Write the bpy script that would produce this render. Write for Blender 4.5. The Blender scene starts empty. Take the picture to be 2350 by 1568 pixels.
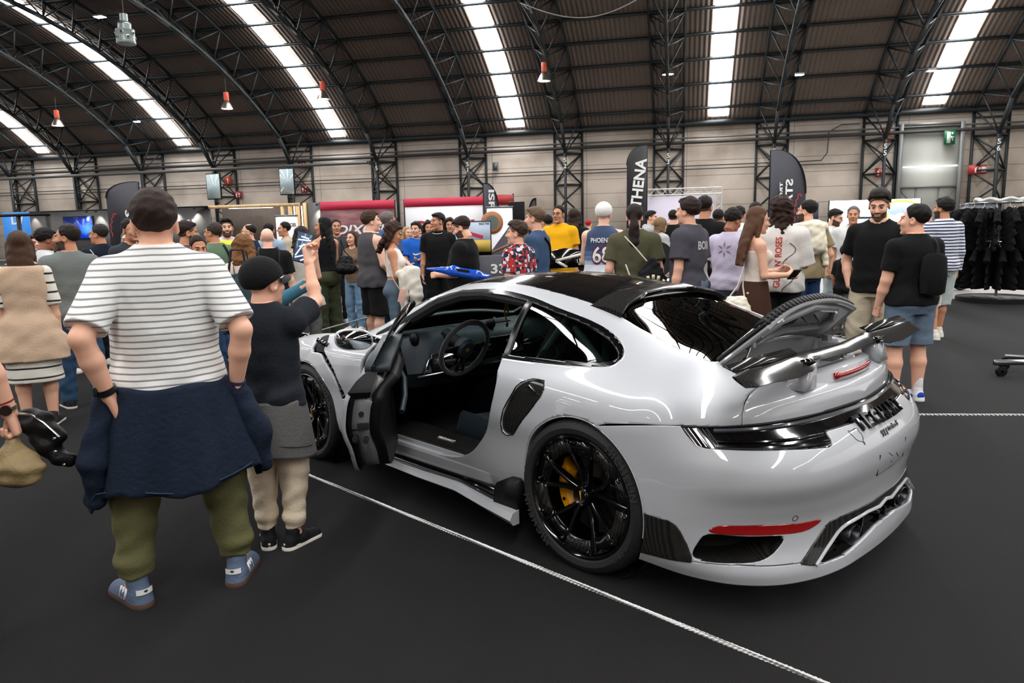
import bpy, bmesh, math, random
import numpy as np
from mathutils import Vector, Matrix
from mathutils.bvhtree import BVHTree

scene = bpy.context.scene
COL = scene.collection
PI = math.pi
rnd = random.Random(7)

# ---------------------------------------------------------------- objects
def tag(o, label=None, cat=None, group=None, kind=None):
    if label: o['label'] = label
    if cat: o['category'] = cat
    if group: o['group'] = group
    if kind: o['kind'] = kind
    return o

def empty(name, loc=(0, 0, 0), rz=0.0, label=None, cat=None, group=None, parent=None):
    o = bpy.data.objects.new(name, None); COL.objects.link(o)
    o.location = loc; o.rotation_euler = (0, 0, rz); o.empty_display_size = .1
    if parent is not None: o.parent = parent
    return tag(o, label, cat, group)

class MB:
    """mesh builder: collects shapes, builds ONE mesh object"""
    def __init__(s): s.v = []; s.f = []; s.m = []; s.n = 0; s.cur = 0
    def add(s, V, F, m=None):
        V = np.asarray(V, float).reshape(-1, 3); b = s.n
        s.v.append(V); s.n += len(V); mi = s.cur if m is None else m
        if isinstance(m, (list, np.ndarray)):
            s.m.extend(int(k) for k in m)
        else:
            s.m.extend([mi] * len(F))
        s.f.extend([tuple(int(i) + b for i in f) for f in F])
        return s
    def box(s, c, d, rz=0, R=None, m=None):
        x, y, z = d[0] / 2, d[1] / 2, d[2] / 2
        V = np.array([(-x, -y, -z), (x, -y, -z), (x, y, -z), (-x, y, -z), (-x, -y, z), (x, -y, z), (x, y, z), (-x, y, z)])
        if R is None: R = rotz(rz)
        V = V @ np.asarray(R).T + np.asarray(c, float)
        return s.add(V, [(0, 3, 2, 1), (4, 5, 6, 7), (0, 1, 5, 4), (1, 2, 6, 5), (2, 3, 7, 6), (3, 0, 4, 7)], m)
    def rbox(s, c, d, r=.01, R=None, m=None):
        """box with chamfered edges"""
        bm = bmesh.new(); bmesh.ops.create_cube(bm, size=1)
        for v in bm.verts: v.co = Vector((v.co.x * d[0], v.co.y * d[1], v.co.z * d[2]))
        bmesh.ops.bevel(bm, geom=list(bm.edges), offset=r, segments=2, affect='EDGES', profile=.7)
        V = np.array([v.co[:] for v in bm.verts]); bm.verts.index_update()
        F = [[v.index for v in f.verts] for f in bm.faces]; bm.free()
        if R is not None: V = V @ np.asarray(R).T
        return s.add(V + np.asarray(c, float), F, m)
    def beam(s, a, b, w, h=None, m=None):
        h = h or w; a = np.asarray(a, float); b = np.asarray(b, float); d = b - a; L = np.linalg.norm(d)
        if L < 1e-6: return s
        d = d / L; up = np.array([0, 0, 1.]) if abs(d[2]) < .95 else np.array([0, 1., 0])
        x = np.cross(d, up); x /= np.linalg.norm(x); y = np.cross(x, d)
        return s.box((a + b) / 2, (w, L, h), R=np.array([x, d, y]).T, m=m)
    def tube(s, pts, r, n=8, caps=True, m=None, closed=False):
        P = np.asarray(pts, float); k = len(P); r = np.broadcast_to(r, (k,)).astype(float)
        T = np.gradient(P, axis=0)
        if closed: T = np.roll(P, -1, 0) - np.roll(P, 1, 0)
        T /= np.linalg.norm(T, axis=1, keepdims=True) + 1e-12
        a = np.array([0, 0, 1.]) if abs(T[0][2]) < .9 else np.array([1., 0, 0])
        u = np.cross(T[0], a); u /= np.linalg.norm(u); V = []
        for i in range(k):
            u = u - T[i] * (u @ T[i]); u /= np.linalg.norm(u) + 1e-12; w = np.cross(T[i], u)
            for j in range(n):
                t = 2 * PI * j / n
                V.append(P[i] + r[i] * (math.cos(t) * u + math.sin(t) * w))
        F = [(i * n + j, i * n + (j + 1) % n, (i + 1) * n + (j + 1) % n, (i + 1) * n + j) for i in range(k - 1) for j in range(n)]
        if closed:
            i = k - 1; F += [(i * n + j, i * n + (j + 1) % n, (j + 1) % n, j) for j in range(n)]
        elif caps:
            F += [tuple(range(n))[::-1], tuple((k - 1) * n + j for j in range(n))]
        return s.add(V, F, m)
    def loft(s, rings, caps=True, closed=True, m=None):
        R = [np.asarray(r, float) for r in rings]; n = len(R[0]); V = np.concatenate(R)
        q = n if closed else n - 1
        F = [(i * n + j, i * n + (j + 1) % n, (i + 1) * n + (j + 1) % n, (i + 1) * n + j) for i in range(len(R) - 1) for j in range(q)]
        if caps and closed: F += [tuple(range(n))[::-1], tuple((len(R) - 1) * n + j for j in range(n))]
        return s.add(V, F, m)
    def lathe(s, prof, c=(0, 0, 0), axis='z', n=32, m=None, a0=0, a1=2 * PI):
        """profile of (radius, height) about an axis"""
        full = abs(a1 - a0 - 2 * PI) < 1e-6; V = []; k = n if full else n + 1
        for r, h in prof:
            for j in range(k):
                t = a0 + (a1 - a0) * j / n; p = (r * math.cos(t), r * math.sin(t), h)
                if axis == 'y': p = (p[0], h, p[1])
                if axis == 'x': p = (h, p[0], p[1])
                V.append(p)
        q = k if full else k - 1; K = len(prof)
        F = [(i * k + j, i * k + (j + 1) % k, (i + 1) * k + (j + 1) % k, (i + 1) * k + j) for i in range(K - 1) for j in range(q)]
        return s.add(np.asarray(V) + np.asarray(c, float), F, m)
    def ell(s, c, d, n=12, k=8, R=None, m=None):
        V = []; F = []
        for i in range(k + 1):
            p = PI * i / k
            for j in range(n):
                t = 2 * PI * j / n
                V.append((math.sin(p) * math.cos(t) * d[0], math.sin(p) * math.sin(t) * d[1], math.cos(p) * d[2]))
        V = np.array(V)
        if R is not None: V = V @ np.asarray(R).T
        F = [(i * n + j, (i + 1) * n + j, (i + 1) * n + (j + 1) % n, i * n + (j + 1) % n) for i in range(k) for j in range(n)]
        return s.add(V + np.asarray(c, float), F, m)
    def prism(s, poly, fn0, fn1, m=None):
        """polygon (a,b) list; fn maps (a,b)->xyz for the two ends"""
        n = len(poly); V = [fn0(*p) for p in poly] + [fn1(*p) for p in poly]
        F = [tuple(range(n)), tuple(range(2 * n - 1, n - 1, -1))] + [(i, i + n, (i + 1) % n + n, (i + 1) % n) for i in range(n)]
        return s.add(V, F, m)
    def xf(s, M):
        """transform everything collected so far by a 4x4"""
        M = np.asarray(M); s.v = [V @ M[:3, :3].T + M[:3, 3] for V in s.v]; return s
    def build(s, name, mats, parent=None, smooth=True, angle=40, **kw):
        V = np.concatenate(s.v) if s.v else np.zeros((0, 3))
        return mesh_obj(name, V, s.f, mats, parent, s.m, smooth, angle, **kw)

def mesh_obj(name, V, F, mats, parent=None, mi=None, smooth=True, angle=40, label=None, cat=None, group=None, kind=None):
    me = bpy.data.meshes.new(name)
    V = np.ascontiguousarray(V, dtype=np.float32)
    if isinstance(F, np.ndarray): F = [tuple(f) for f in F.tolist()]
    lens = np.fromiter((len(f) for f in F), np.int32, len(F))
    idx = np.fromiter((i for f in F for i in f), np.int32, int(lens.sum()))
    me.vertices.add(len(V)); me.vertices.foreach_set('co', V.ravel())
    me.loops.add(len(idx)); me.loops.foreach_set('vertex_index', idx)
    me.polygons.add(len(F)); st = np.zeros(len(F), np.int32); st[1:] = np.cumsum(lens)[:-1]
    me.polygons.foreach_set('loop_start', st); me.polygons.foreach_set('loop_total', lens)
    if not isinstance(mats, (list, tuple)): mats = [mats]
    for m in mats: me.materials.append(m)
    if mi is not None and len(mats) > 1: me.polygons.foreach_set('material_index', np.asarray(mi, np.int32))
    me.update(calc_edges=True); me.validate()
    if smooth:
        me.polygons.foreach_set('use_smooth', np.ones(len(me.polygons), bool))
        if angle and angle < 180: me.set_sharp_from_angle(angle=math.radians(angle))
    o = bpy.data.objects.new(name, me); COL.objects.link(o)
    if parent is not None: o.parent = parent
    tag(o, label, cat, group, kind)
    return o

def rotz(a): c, s = math.cos(a), math.sin(a); return np.array([[c, -s, 0], [s, c, 0], [0, 0, 1.]])
def rotx(a): c, s = math.cos(a), math.sin(a); return np.array([[1., 0, 0], [0, c, -s], [0, s, c]])
def roty(a): c, s = math.cos(a), math.sin(a); return np.array([[c, 0, s], [0, 1., 0], [-s, 0, c]])
def M4(R=None, t=(0, 0, 0), s=1.0):
    M = np.eye(4); M[:3, :3] = (np.eye(3) if R is None else np.asarray(R)) * s; M[:3, 3] = t; return M
def unit(v): v = np.asarray(v, float); return v / (np.linalg.norm(v) + 1e-12)

# ---------------------------------------------------------------- 2-D outlines and clipping
def curve_closed(P, n=6):
    """rounded closed outline through P"""
    P = np.asarray(P, float); k = len(P); out = []
    for i in range(k):
        p0, p1, p2, p3 = P[i - 1], P[i], P[(i + 1) % k], P[(i + 2) % k]
        for j in range(n):
            t = j / n
            out.append(.5 * (2 * p1 + (p2 - p0) * t + (2 * p0 - 5 * p1 + 4 * p2 - p3) * t * t + (3 * p1 - p0 - 3 * p2 + p3) * t**3))
    return np.array(out)
def curve_open(P, n=6):
    P = np.asarray(P, float); t = np.arange(len(P)); return hermite(t, P, np.linspace(0, len(P) - 1, (len(P) - 1) * n + 1))
def poly_sd(Q, P):
    """signed distance of points Q (n,2) to closed polygon P, positive inside"""
    Q = np.asarray(Q, float); P = np.asarray(P, float); d = np.full(len(Q), 1e9); ins = np.zeros(len(Q), bool)
    for i in range(len(P)):
        a, b = P[i], P[(i + 1) % len(P)]; e = b - a; w = Q - a
        t = np.clip((w @ e) / (e @ e + 1e-15), 0, 1); q = w - t[:, None] * e
        d = np.minimum(d, (q * q).sum(1))
        c = ((a[1] > Q[:, 1]) != (b[1] > Q[:, 1])) & (Q[:, 0] < (b[0] - a[0]) * (Q[:, 1] - a[1]) / (b[1] - a[1] + 1e-15) + a[0])
        ins ^= c
    return np.where(ins, 1, -1) * np.sqrt(d)
class Srf:
    """a piece of surface: V (n,3), U (n,2) parameters, F faces. clip() keeps g > 0 and cuts exactly on the line"""
    def __init__(s, V, U, F): s.V = V; s.U = U; s.F = F
    @staticmethod
    def grid(G, U=None):
        a, b = G.shape[:2]; i = np.arange(a * b).reshape(a, b)
        F = np.stack([i[:-1, :-1], i[1:, :-1], i[1:, 1:], i[:-1, 1:]], -1).reshape(-1, 4)
        if U is None: U = np.stack(np.meshgrid(np.arange(a), np.arange(b), indexing='ij'), -1)
        return Srf(G.reshape(-1, 3), U.reshape(-1, 2).astype(float), [tuple(f) for f in F.tolist()])
    def clip(s, g):
        V = [*s.V]; U = [*s.U]; g = list(map(float, g)); F = []; cut = {}
        def mid(a, b):
            k = (a, b) if a < b else (b, a)
            if k not in cut:
                t = g[k[0]] / (g[k[0]] - g[k[1]]); cut[k] = len(V)
                V.append(V[k[0]] * (1 - t) + V[k[1]] * t); U.append(U[k[0]] * (1 - t) + U[k[1]] * t)
            return cut[k]
        for f in s.F:
            p = [g[i] > 0 for i in f]
            if all(p): F.append(f); continue
            if not any(p): continue
            out = []
            for i in range(len(f)):
                a, b = f[i], f[(i + 1) % len(f)]
                if g[a] > 0: out.append(a)
                if (g[a] > 0) != (g[b] > 0): out.append(mid(a, b))
            if len(out) >= 3: F.append(tuple(out))
        r = Srf(np.array(V), np.array(U), F); return r.compact()
    def compact(s):
        used = sorted({i for f in s.F for i in f}); mp = {k: i for i, k in enumerate(used)}
        return Srf(s.V[used] if used else np.zeros((0, 3)), s.U[used] if used else np.zeros((0, 2)), [tuple(mp[i] for i in f) for f in s.F])
    def inside(s, poly, U=None, off=0.0): return s.clip(poly_sd(s.U if U is None else U(s), poly) - off)
    def outside(s, poly, U=None, off=0.0): return s.clip(-poly_sd(s.U if U is None else U(s), poly) - off)
    def mir(s): return Srf(s.V * [1, -1, 1], s.U, [f[::-1] for f in s.F])
    def flip(s): return Srf(s.V, s.U, [f[::-1] for f in s.F])
    def join(s, o):
        n = len(s.V); return Srf(np.concatenate([s.V, o.V]), np.concatenate([s.U, o.U]), s.F + [tuple(i + n for i in f) for f in o.F])
    def moved(s, d): return Srf(s.V + np.asarray(d), s.U, s.F)
    def normals(s):
        N = np.zeros_like(s.V)
        for f in s.F:
            a, b, c = s.V[f[0]], s.V[f[1]], s.V[f[2]]; n = np.cross(b - a, c - a)
            for i in f: N[i] += n
        return N / (np.linalg.norm(N, axis=1, keepdims=True) + 1e-12)
    def obj(s, name, mats, parent=None, thick=0.0, off=-1, rim=0, inner=0, weld=True, angle=50, **kw):
        bm_w = None
        o = mesh_obj(name, s.V, s.F, mats, parent, angle=0, **kw)
        if weld:
            bm = bmesh.new(); bm.from_mesh(o.data); bmesh.ops.remove_doubles(bm, verts=bm.verts, dist=.0004); bm.to_mesh(o.data); bm.free()
            o.data.polygons.foreach_set('use_smooth', np.ones(len(o.data.polygons), bool))
        if thick:
            md = o.modifiers.new('thickness', 'SOLIDIFY'); md.thickness = thick; md.offset = off; md.use_rim = True
            md.material_offset_rim = rim; md.material_offset = inner
        return o

# ---------------------------------------------------------------- materials
MATS = {}
def lin(c):
    """sRGB 0-255 triple -> linear"""
    return tuple(((x / 255) / 12.92 if x / 255 <= .04045 else ((x / 255 + .055) / 1.055) ** 2.4) for x in c)
def mat(name, c=(128, 128, 128), rough=.6, metal=0, coat=0, emit=0, trans=0, ior=1.5, var=0, vscale=8, bump=0, bscale=60, spec=.5, sheen=0, lincol=None, alpha=1):
    if name in MATS: return MATS[name]
    m = bpy.data.materials.new(name); m.use_nodes = True; nt = m.node_tree; N = nt.nodes; L = nt.links
    b = N['Principled BSDF']; col = (*(lincol or lin(c)), 1)
    b.inputs['Base Color'].default_value = col; b.inputs['Roughness'].default_value = rough; b.inputs['Metallic'].default_value = metal
    b.inputs['Coat Weight'].default_value = coat; b.inputs['Coat Roughness'].default_value = .03
    b.inputs['Transmission Weight'].default_value = trans; b.inputs['IOR'].default_value = ior
    b.inputs['Specular IOR Level'].default_value = spec; b.inputs['Alpha'].default_value = alpha
    if sheen: b.inputs['Sheen Weight'].default_value = sheen
    if emit:
        b.inputs['Emission Color'].default_value = col; b.inputs['Emission Strength'].default_value = emit
    if var or bump:
        tc = N.new('ShaderNodeTexCoord')
    if var:
        nz = N.new('ShaderNodeTexNoise'); nz.inputs['Scale'].default_value = vscale; nz.inputs['Detail'].default_value = 4
        mr = N.new('ShaderNodeMapRange'); mr.inputs[3].default_value = 1 - var; mr.inputs[4].default_value = 1 + var
        mx = N.new('ShaderNodeMix'); mx.data_type = 'RGBA'; mx.blend_type = 'MULTIPLY'; mx.inputs[0].default_value = 1
        mx.inputs[6].default_value = col
        L.new(tc.outputs['Object'], nz.inputs['Vector']); L.new(nz.outputs['Fac'], mr.inputs[0]); L.new(mr.outputs[0], mx.inputs[7]); L.new(mx.outputs[2], b.inputs['Base Color'])
    if bump:
        n2 = N.new('ShaderNodeTexNoise'); n2.inputs['Scale'].default_value = bscale; n2.inputs['Detail'].default_value = 3
        bp = N.new('ShaderNodeBump'); bp.inputs['Strength'].default_value = bump; bp.inputs['Distance'].default_value = .01
        L.new(tc.outputs['Object'], n2.inputs['Vector']); L.new(n2.outputs['Fac'], bp.inputs['Height']); L.new(bp.outputs[0], b.inputs['Normal'])
    MATS[name] = m; return m
def bands(m, axis, edges, cols, mapping=None):
    """colour bands along an object axis: ColorRamp CONSTANT on (coord*scale+offset) given edges in metres (sorted), cols len+1 (srgb)"""
    nt = m.node_tree; N = nt.nodes; L = nt.links; b = N['Principled BSDF']
    tc = N.new('ShaderNodeTexCoord'); sx = N.new('ShaderNodeSeparateXYZ'); L.new(tc.outputs['Object'], sx.inputs[0])
    lo, hi = edges[0] - .01, edges[-1] + .01
    mr = N.new('ShaderNodeMapRange'); mr.inputs[1].default_value = lo; mr.inputs[2].default_value = hi
    L.new(sx.outputs['XYZ'.index(axis)], mr.inputs[0])
    cr = N.new('ShaderNodeValToRGB'); cr.color_ramp.interpolation = 'CONSTANT'; el = cr.color_ramp.elements
    el[0].position = 0; el[0].color = (*lin(cols[0]), 1)
    el[1].position = (edges[0] - lo) / (hi - lo); el[1].color = (*lin(cols[1]), 1)
    for e, c in zip(edges[1:], cols[2:]):
        k = el.new((e - lo) / (hi - lo)); k.color = (*lin(c), 1)
    L.new(mr.outputs[0], cr.inputs[0]); L.new(cr.outputs[0], b.inputs['Base Color']); return m
def stripes(name, c1, c2, period, frac, axis='Z', off=0, rough=.85, soft=.06, wobble=.004):
    """horizontal stripes of c2 (share frac of period) on c1"""
    if name in MATS: return MATS[name]
    m = mat(name, c1, rough, bump=.25, bscale=25, sheen=.2); nt = m.node_tree; N = nt.nodes; L = nt.links; b = N['Principled BSDF']
    tc = N.new('ShaderNodeTexCoord'); sx = N.new('ShaderNodeSeparateXYZ'); L.new(tc.outputs['Object'], sx.inputs[0])
    nz = N.new('ShaderNodeTexNoise'); nz.inputs['Scale'].default_value = 5; L.new(tc.outputs['Object'], nz.inputs['Vector'])
    def mth(op, a, bb):
        k = N.new('ShaderNodeMath'); k.operation = op
        for i, q in enumerate((a, bb)):
            if isinstance(q, (int, float)): k.inputs[i].default_value = q
            else: L.new(q, k.inputs[i])
        return k.outputs[0]
    z = mth('ADD', sx.outputs['XYZ'.index(axis)], mth('MULTIPLY', mth('SUBTRACT', nz.outputs['Fac'], .5), wobble * 4))
    t = mth('FRACT', mth('DIVIDE', mth('ADD', z, off + 50 * period), period), 0)
    cr = N.new('ShaderNodeValToRGB'); el = cr.color_ramp.elements
    el[0].position = frac - soft * .5; el[0].color = (*lin(c2), 1); el[1].position = min(frac + soft * .5, 1); el[1].color = (*lin(c1), 1)
    L.new(t, cr.inputs[0]); L.new(cr.outputs[0], b.inputs['Base Color']); return m

# ---------------------------------------------------------------- lettering
def text_geo(txt, size=1.0, bold=0.0, shear=0.0, spacing=1.0, depth=0.0):
    """flat glyph geometry in the xy plane, centred, cap height = size"""
    cu = bpy.data.curves.new('t', 'FONT'); cu.body = txt; cu.align_x = 'CENTER'; cu.offset = bold; cu.shear = shear
    cu.space_character = spacing; cu.resolution_u = 3; cu.extrude = depth
    o = bpy.data.objects.new('t', cu); me = bpy.data.meshes.new_from_object(o)
    V = np.array([v.co[:] for v in me.vertices]) if len(me.vertices) else np.zeros((0, 3)); F = [tuple(p.vertices) for p in me.polygons]
    bpy.data.objects.remove(o); bpy.data.curves.remove(cu); bpy.data.meshes.remove(me)
    k = size / .69; V = V * [k, k, 1]
    if len(V):
        V[:, 0] -= (V[:, 0].max() + V[:, 0].min()) / 2; V[:, 1] -= size / 2
    return V, F
def text_on(mb, txt, c, right, up, size, width=None, m=None, depth=.004, **kw):
    """raised letters on a plane: c centre, right/up unit vectors"""
    V, F = text_geo(txt, size, depth=depth / 2, **kw)
    if not len(V): return mb
    if width:
        V[:, 0] *= width / (V[:, 0].max() - V[:, 0].min())
    right, up = unit(right), unit(up); n = np.cross(right, up)
    return mb.add(np.asarray(c, float) + V[:, :1] * right + V[:, 1:2] * up + V[:, 2:3] * n, F, m)
# ---------------------------------------------------------------- car body surfaces (car frame: x forward, y left, z up)
def hermite(tk, Pk, t):
    """C1 cubic through Pk (n,...) at knots tk, evaluated at t."""
    tk = np.asarray(tk, float); Pk = np.asarray(Pk, float); t = np.asarray(t, float)
    n = len(tk); h = np.diff(tk); d = (Pk[1:] - Pk[:-1]) / h.reshape((-1,) + (1,) * (Pk.ndim - 1))
    m = np.empty_like(Pk); m[0] = d[0]; m[-1] = d[-1]
    for i in range(1, n - 1):
        m[i] = (d[i - 1] * h[i] + d[i] * h[i - 1]) / (h[i - 1] + h[i])
    i = np.clip(np.searchsorted(tk, t, side='right') - 1, 0, n - 2)
    sh = t.shape + (1,) * (Pk.ndim - 1)
    hh = h[i].reshape(sh); s = ((t - tk[i]) / h[i]).reshape(sh)
    return (Pk[i] * (2 * s**3 - 3 * s**2 + 1) + m[i] * hh * (s**3 - 2 * s**2 + s)
            + Pk[i + 1] * (-2 * s**3 + 3 * s**2) + m[i + 1] * hh * (s**3 - s**2))

def net(P, nu, nv, su=0, sv=0, tu=None):
    """dense grid (nu,nv,3) through the control net P (a,b,3), then a little fairing."""
    P = np.asarray(P, float); a, b = P.shape[:2]
    if tu is None:
        tu = np.r_[0, np.cumsum(np.linalg.norm(np.diff(P, axis=0), axis=2).mean(1))]
    tv = np.r_[0, np.cumsum(np.linalg.norm(np.diff(P, axis=1), axis=2).mean(0))]
    G = hermite(tu, P, np.linspace(0, tu[-1], nu))
    G = np.swapaxes(hermite(tv, np.swapaxes(G, 0, 1), np.linspace(0, tv[-1], nv)), 0, 1)
    for _ in range(su):
        G[1:-1] = G[1:-1] * .5 + (G[:-2] + G[2:]) * .25
    for _ in range(sv):
        G[:, 1:-1] = G[:, 1:-1] * .5 + (G[:, :-2] + G[:, 2:]) * .25
    return G

SECT = {
 -.888: [(.0, .19), (.0, .30), (.0, .50), (.0, .79), (.0, .80), (.0, .805), (.0, .81), (.0, .815), (.0, .818), (.0, .82), (0, .82)],
 -.872: [(.21, .19), (.21, .30), (.21, .50), (.21, .79), (.205, .812), (.19, .828), (.175, .838), (.15, .846), (.12, .851), (.07, .854), (0, .855)],
 -.83: [(.46, .19), (.46, .30), (.46, .50), (.455, .79), (.445, .822), (.425, .848), (.385, .866), (.335, .876), (.265, .883), (.15, .888), (0, .89)],
 -.75: [(.68, .19), (.68, .30), (.68, .50), (.685, .79), (.665, .832), (.62, .866), (.55, .887), (.46, .899), (.36, .908), (.2, .914), (0, .916)],
 -.65: [(.80, .19), (.80, .30), (.82, .50), (.835, .79), (.81, .842), (.745, .884), (.65, .909), (.54, .925), (.41, .936), (.23, .944), (0, .947)],
 -.5: [(.86, .19), (.90, .30), (.93, .50), (.942, .75), (.905, .853), (.815, .908), (.69, .943), (.57, .963), (.43, .976), (.25, .986), (0, .99)],
 -.3: [(.86, .19), (.92, .30), (.951, .52), (.952, .72), (.912, .842), (.795, .922), (.675, .977), (.56, 1.018), (.43, 1.048), (.25, 1.07), (0, 1.08)],
 -.05: [(.86, .19), (.925, .30), (.95, .52), (.95, .70), (.915, .835), (.79, .932), (.685, 1.022), (.57, 1.086), (.435, 1.128), (.25, 1.156), (0, 1.165)],
 .2: [(.85, .19), (.905, .30), (.93, .52), (.935, .70), (.90, .832), (.785, .93), (.69, 1.045), (.58, 1.143), (.455, 1.197), (.26, 1.228), (0, 1.238)],
 .5: [(.83, .19), (.875, .30), (.89, .52), (.905, .69), (.872, .825), (.775, .925), (.695, 1.06), (.598, 1.178), (.482, 1.24), (.27, 1.275), (0, 1.287)],
 1.0: [(.82, .19), (.862, .30), (.872, .52), (.882, .68), (.852, .82), (.765, .915), (.695, 1.06), (.608, 1.19), (.495, 1.256), (.28, 1.292), (0, 1.304)],
 1.5: [(.82, .19), (.865, .30), (.88, .52), (.888, .68), (.86, .81), (.755, .905), (.69, 1.01), (.61, 1.112), (.505, 1.186), (.29, 1.235), (0, 1.25)],
 1.8: [(.825, .19), (.875, .30), (.89, .52), (.90, .68), (.875, .80), (.75, .893), (.70, .955), (.635, 1.02), (.535, 1.075), (.31, 1.12), (0, 1.135)],
 2.05: [(.84, .19), (.895, .30), (.908, .52), (.915, .68), (.885, .80), (.755, .88), (.695, .905), (.62, .928), (.52, .95), (.3, .982), (0, .993)],
 2.45: [(.86, .19), (.915, .30), (.925, .52), (.925, .68), (.89, .80), (.775, .868), (.66, .868), (.56, .852), (.45, .85), (.25, .862), (0, .87)],
 2.8: [(.85, .19), (.90, .30), (.915, .50), (.905, .65), (.86, .755), (.75, .815), (.65, .812), (.55, .792), (.45, .785), (.25, .795), (0, .80)],
 3.15: [(.76, .19), (.80, .30), (.81, .45), (.795, .57), (.75, .65), (.67, .695), (.59, .70), (.5, .695), (.4, .69), (.22, .695), (0, .70)],
 3.36: [(.50, .19), (.53, .28), (.535, .38), (.525, .46), (.49, .52), (.44, .55), (.39, .56), (.32, .565), (.25, .57), (.14, .575), (0, .58)],
 3.45: [(.0, .19), (.0, .28), (.0, .36), (.0, .41), (.0, .44), (.0, .45), (.0, .455), (.0, .46), (.0, .462), (.0, .464), (0, .465)],
}
def main_net():
    xs = sorted(SECT)
    P = np.array([[(x, y, z) for y, z in SECT[x]] for x in xs])
    dz = np.interp(xs, [-.5, -.3, -.05, .2, .5, 1.0, 1.5, 1.8, 2.05, 2.3], [0, -.025, -.026, -.022, -.018, -.006, -.018, -.022, -.01, 0])
    P[:, :, 2] += dz[:, None] * np.array([0, 0, 0, 0, 0, 0, .5, .8, 1, 1, 1])
    return P

def main_grid(nu=420, nv=170):
    P = main_net()
    tu = np.r_[0, np.cumsum(np.linalg.norm(np.diff(P, axis=0), axis=2).mean(1))]
    # knots: keep tail and nose stations a little apart so that the ends round off
    return net(P, nu, nv, 10, 8, tu)

# rear bumper: rows top -> bottom, columns side -> centre ; (x, y, z)
BCOL = [
 [(-.10, .952, .715), (-.10, .953, .69), (-.10, .953, .65), (-.10, .953, .60), (-.10, .953, .54), (-.10, .953, .45), (-.10, .95, .36), (-.10, .94, .26), (-.10, .925, .18), (-.10, .91, .12)],
 [(-.34, .95, .762), (-.34, .954, .735), (-.34, .956, .69), (-.34, .957, .63), (-.34, .957, .56), (-.34, .957, .46), (-.345, .955, .37), (-.35, .948, .27), (-.355, .935, .18), (-.36, .915, .12)],
 [(-.526, .928, .79), (-.535, .936, .75), (-.545, .945, .70), (-.555, .952, .64), (-.56, .952, .57), (-.555, .946, .47), (-.55, .94, .38), (-.55, .935, .28), (-.56, .925, .18), (-.565, .905, .12)],
 [(-.642, .84, .79), (-.662, .855, .75), (-.685, .872, .70), (-.705, .887, .64), (-.712, .888, .57), (-.695, .872, .47), (-.685, .862, .38), (-.69, .862, .28), (-.71, .87, .18), (-.715, .855, .12)],
 [(-.735, .72, .79), (-.765, .74, .75), (-.80, .762, .70), (-.828, .78, .64), (-.838, .782, .57), (-.815, .762, .47), (-.80, .75, .38), (-.81, .755, .28), (-.835, .77, .18), (-.84, .755, .12)],
 [(-.80, .575, .79), (-.838, .592, .75), (-.885, .612, .70), (-.92, .63, .64), (-.932, .632, .57), (-.908, .612, .47), (-.89, .60, .38), (-.90, .605, .28), (-.925, .62, .18), (-.93, .605, .12)],
 [(-.84, .42, .79), (-.882, .43, .75), (-.935, .445, .70), (-.972, .455, .64), (-.985, .456, .57), (-.962, .445, .47), (-.945, .438, .38), (-.955, .44, .28), (-.975, .448, .18), (-.98, .438, .12)],
 [(-.868, .25, .79), (-.912, .255, .75), (-.963, .262, .70), (-1.0, .266, .64), (-1.01, .266, .57), (-.992, .262, .47), (-.978, .258, .38), (-.985, .26, .28), (-1.0, .262, .18), (-1.0, .258, .12)],
 [(-.886, .0, .79), (-.93, .0, .75), (-.98, .0, .70), (-1.015, .0, .64), (-1.024, .0, .57), (-1.005, .0, .47), (-.995, .0, .38), (-1.0, .0, .28), (-1.012, .0, .18), (-1.01, .0, .12)],
]
def bumper_grid(nu=300, nv=150):
    P = np.array(BCOL)
    P[:, 7:, 2] += [.012, .025, .042]
    # mirror so the centre is smooth, then keep the left half
    Q = np.concatenate([P, P[-2::-1] * [1, -1, 1]])
    G = net(Q, 2 * nu - 1, nv, 10, 6)
    return G[:nu]
# ---------------------------------------------------------------- camera
CP, CR, CF, CH = .1563, .0222, 1670., 1.579
fwd = np.array([0, math.cos(CP), -math.sin(CP)]); rt0 = np.array([1., 0, 0]); dn0 = np.cross(fwd, rt0)
rt = rt0 * math.cos(CR) + dn0 * math.sin(CR); dn = -rt0 * math.sin(CR) + dn0 * math.cos(CR)
cam = bpy.data.cameras.new('camera'); cam.sensor_width = 36; cam.lens = 36 * CF / 2350; cam.clip_end = 300; cam.clip_start = .05
camo = bpy.data.objects.new('camera', cam); COL.objects.link(camo)
camo.matrix_world = Matrix(((rt[0], -dn[0], -fwd[0], 0), (rt[1], -dn[1], -fwd[1], 0), (rt[2], -dn[2], -fwd[2], CH), (0, 0, 0, 1)))
scene.camera = camo

# ---------------------------------------------------------------- hall frame: u along the back wall, v towards it
WY = -.235
RW = rotz(WY)
def hw(u, v, z=0): return tuple(RW @ np.array([u, v, z]))
def hrot(o): o.rotation_euler = (0, 0, WY); return o

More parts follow.
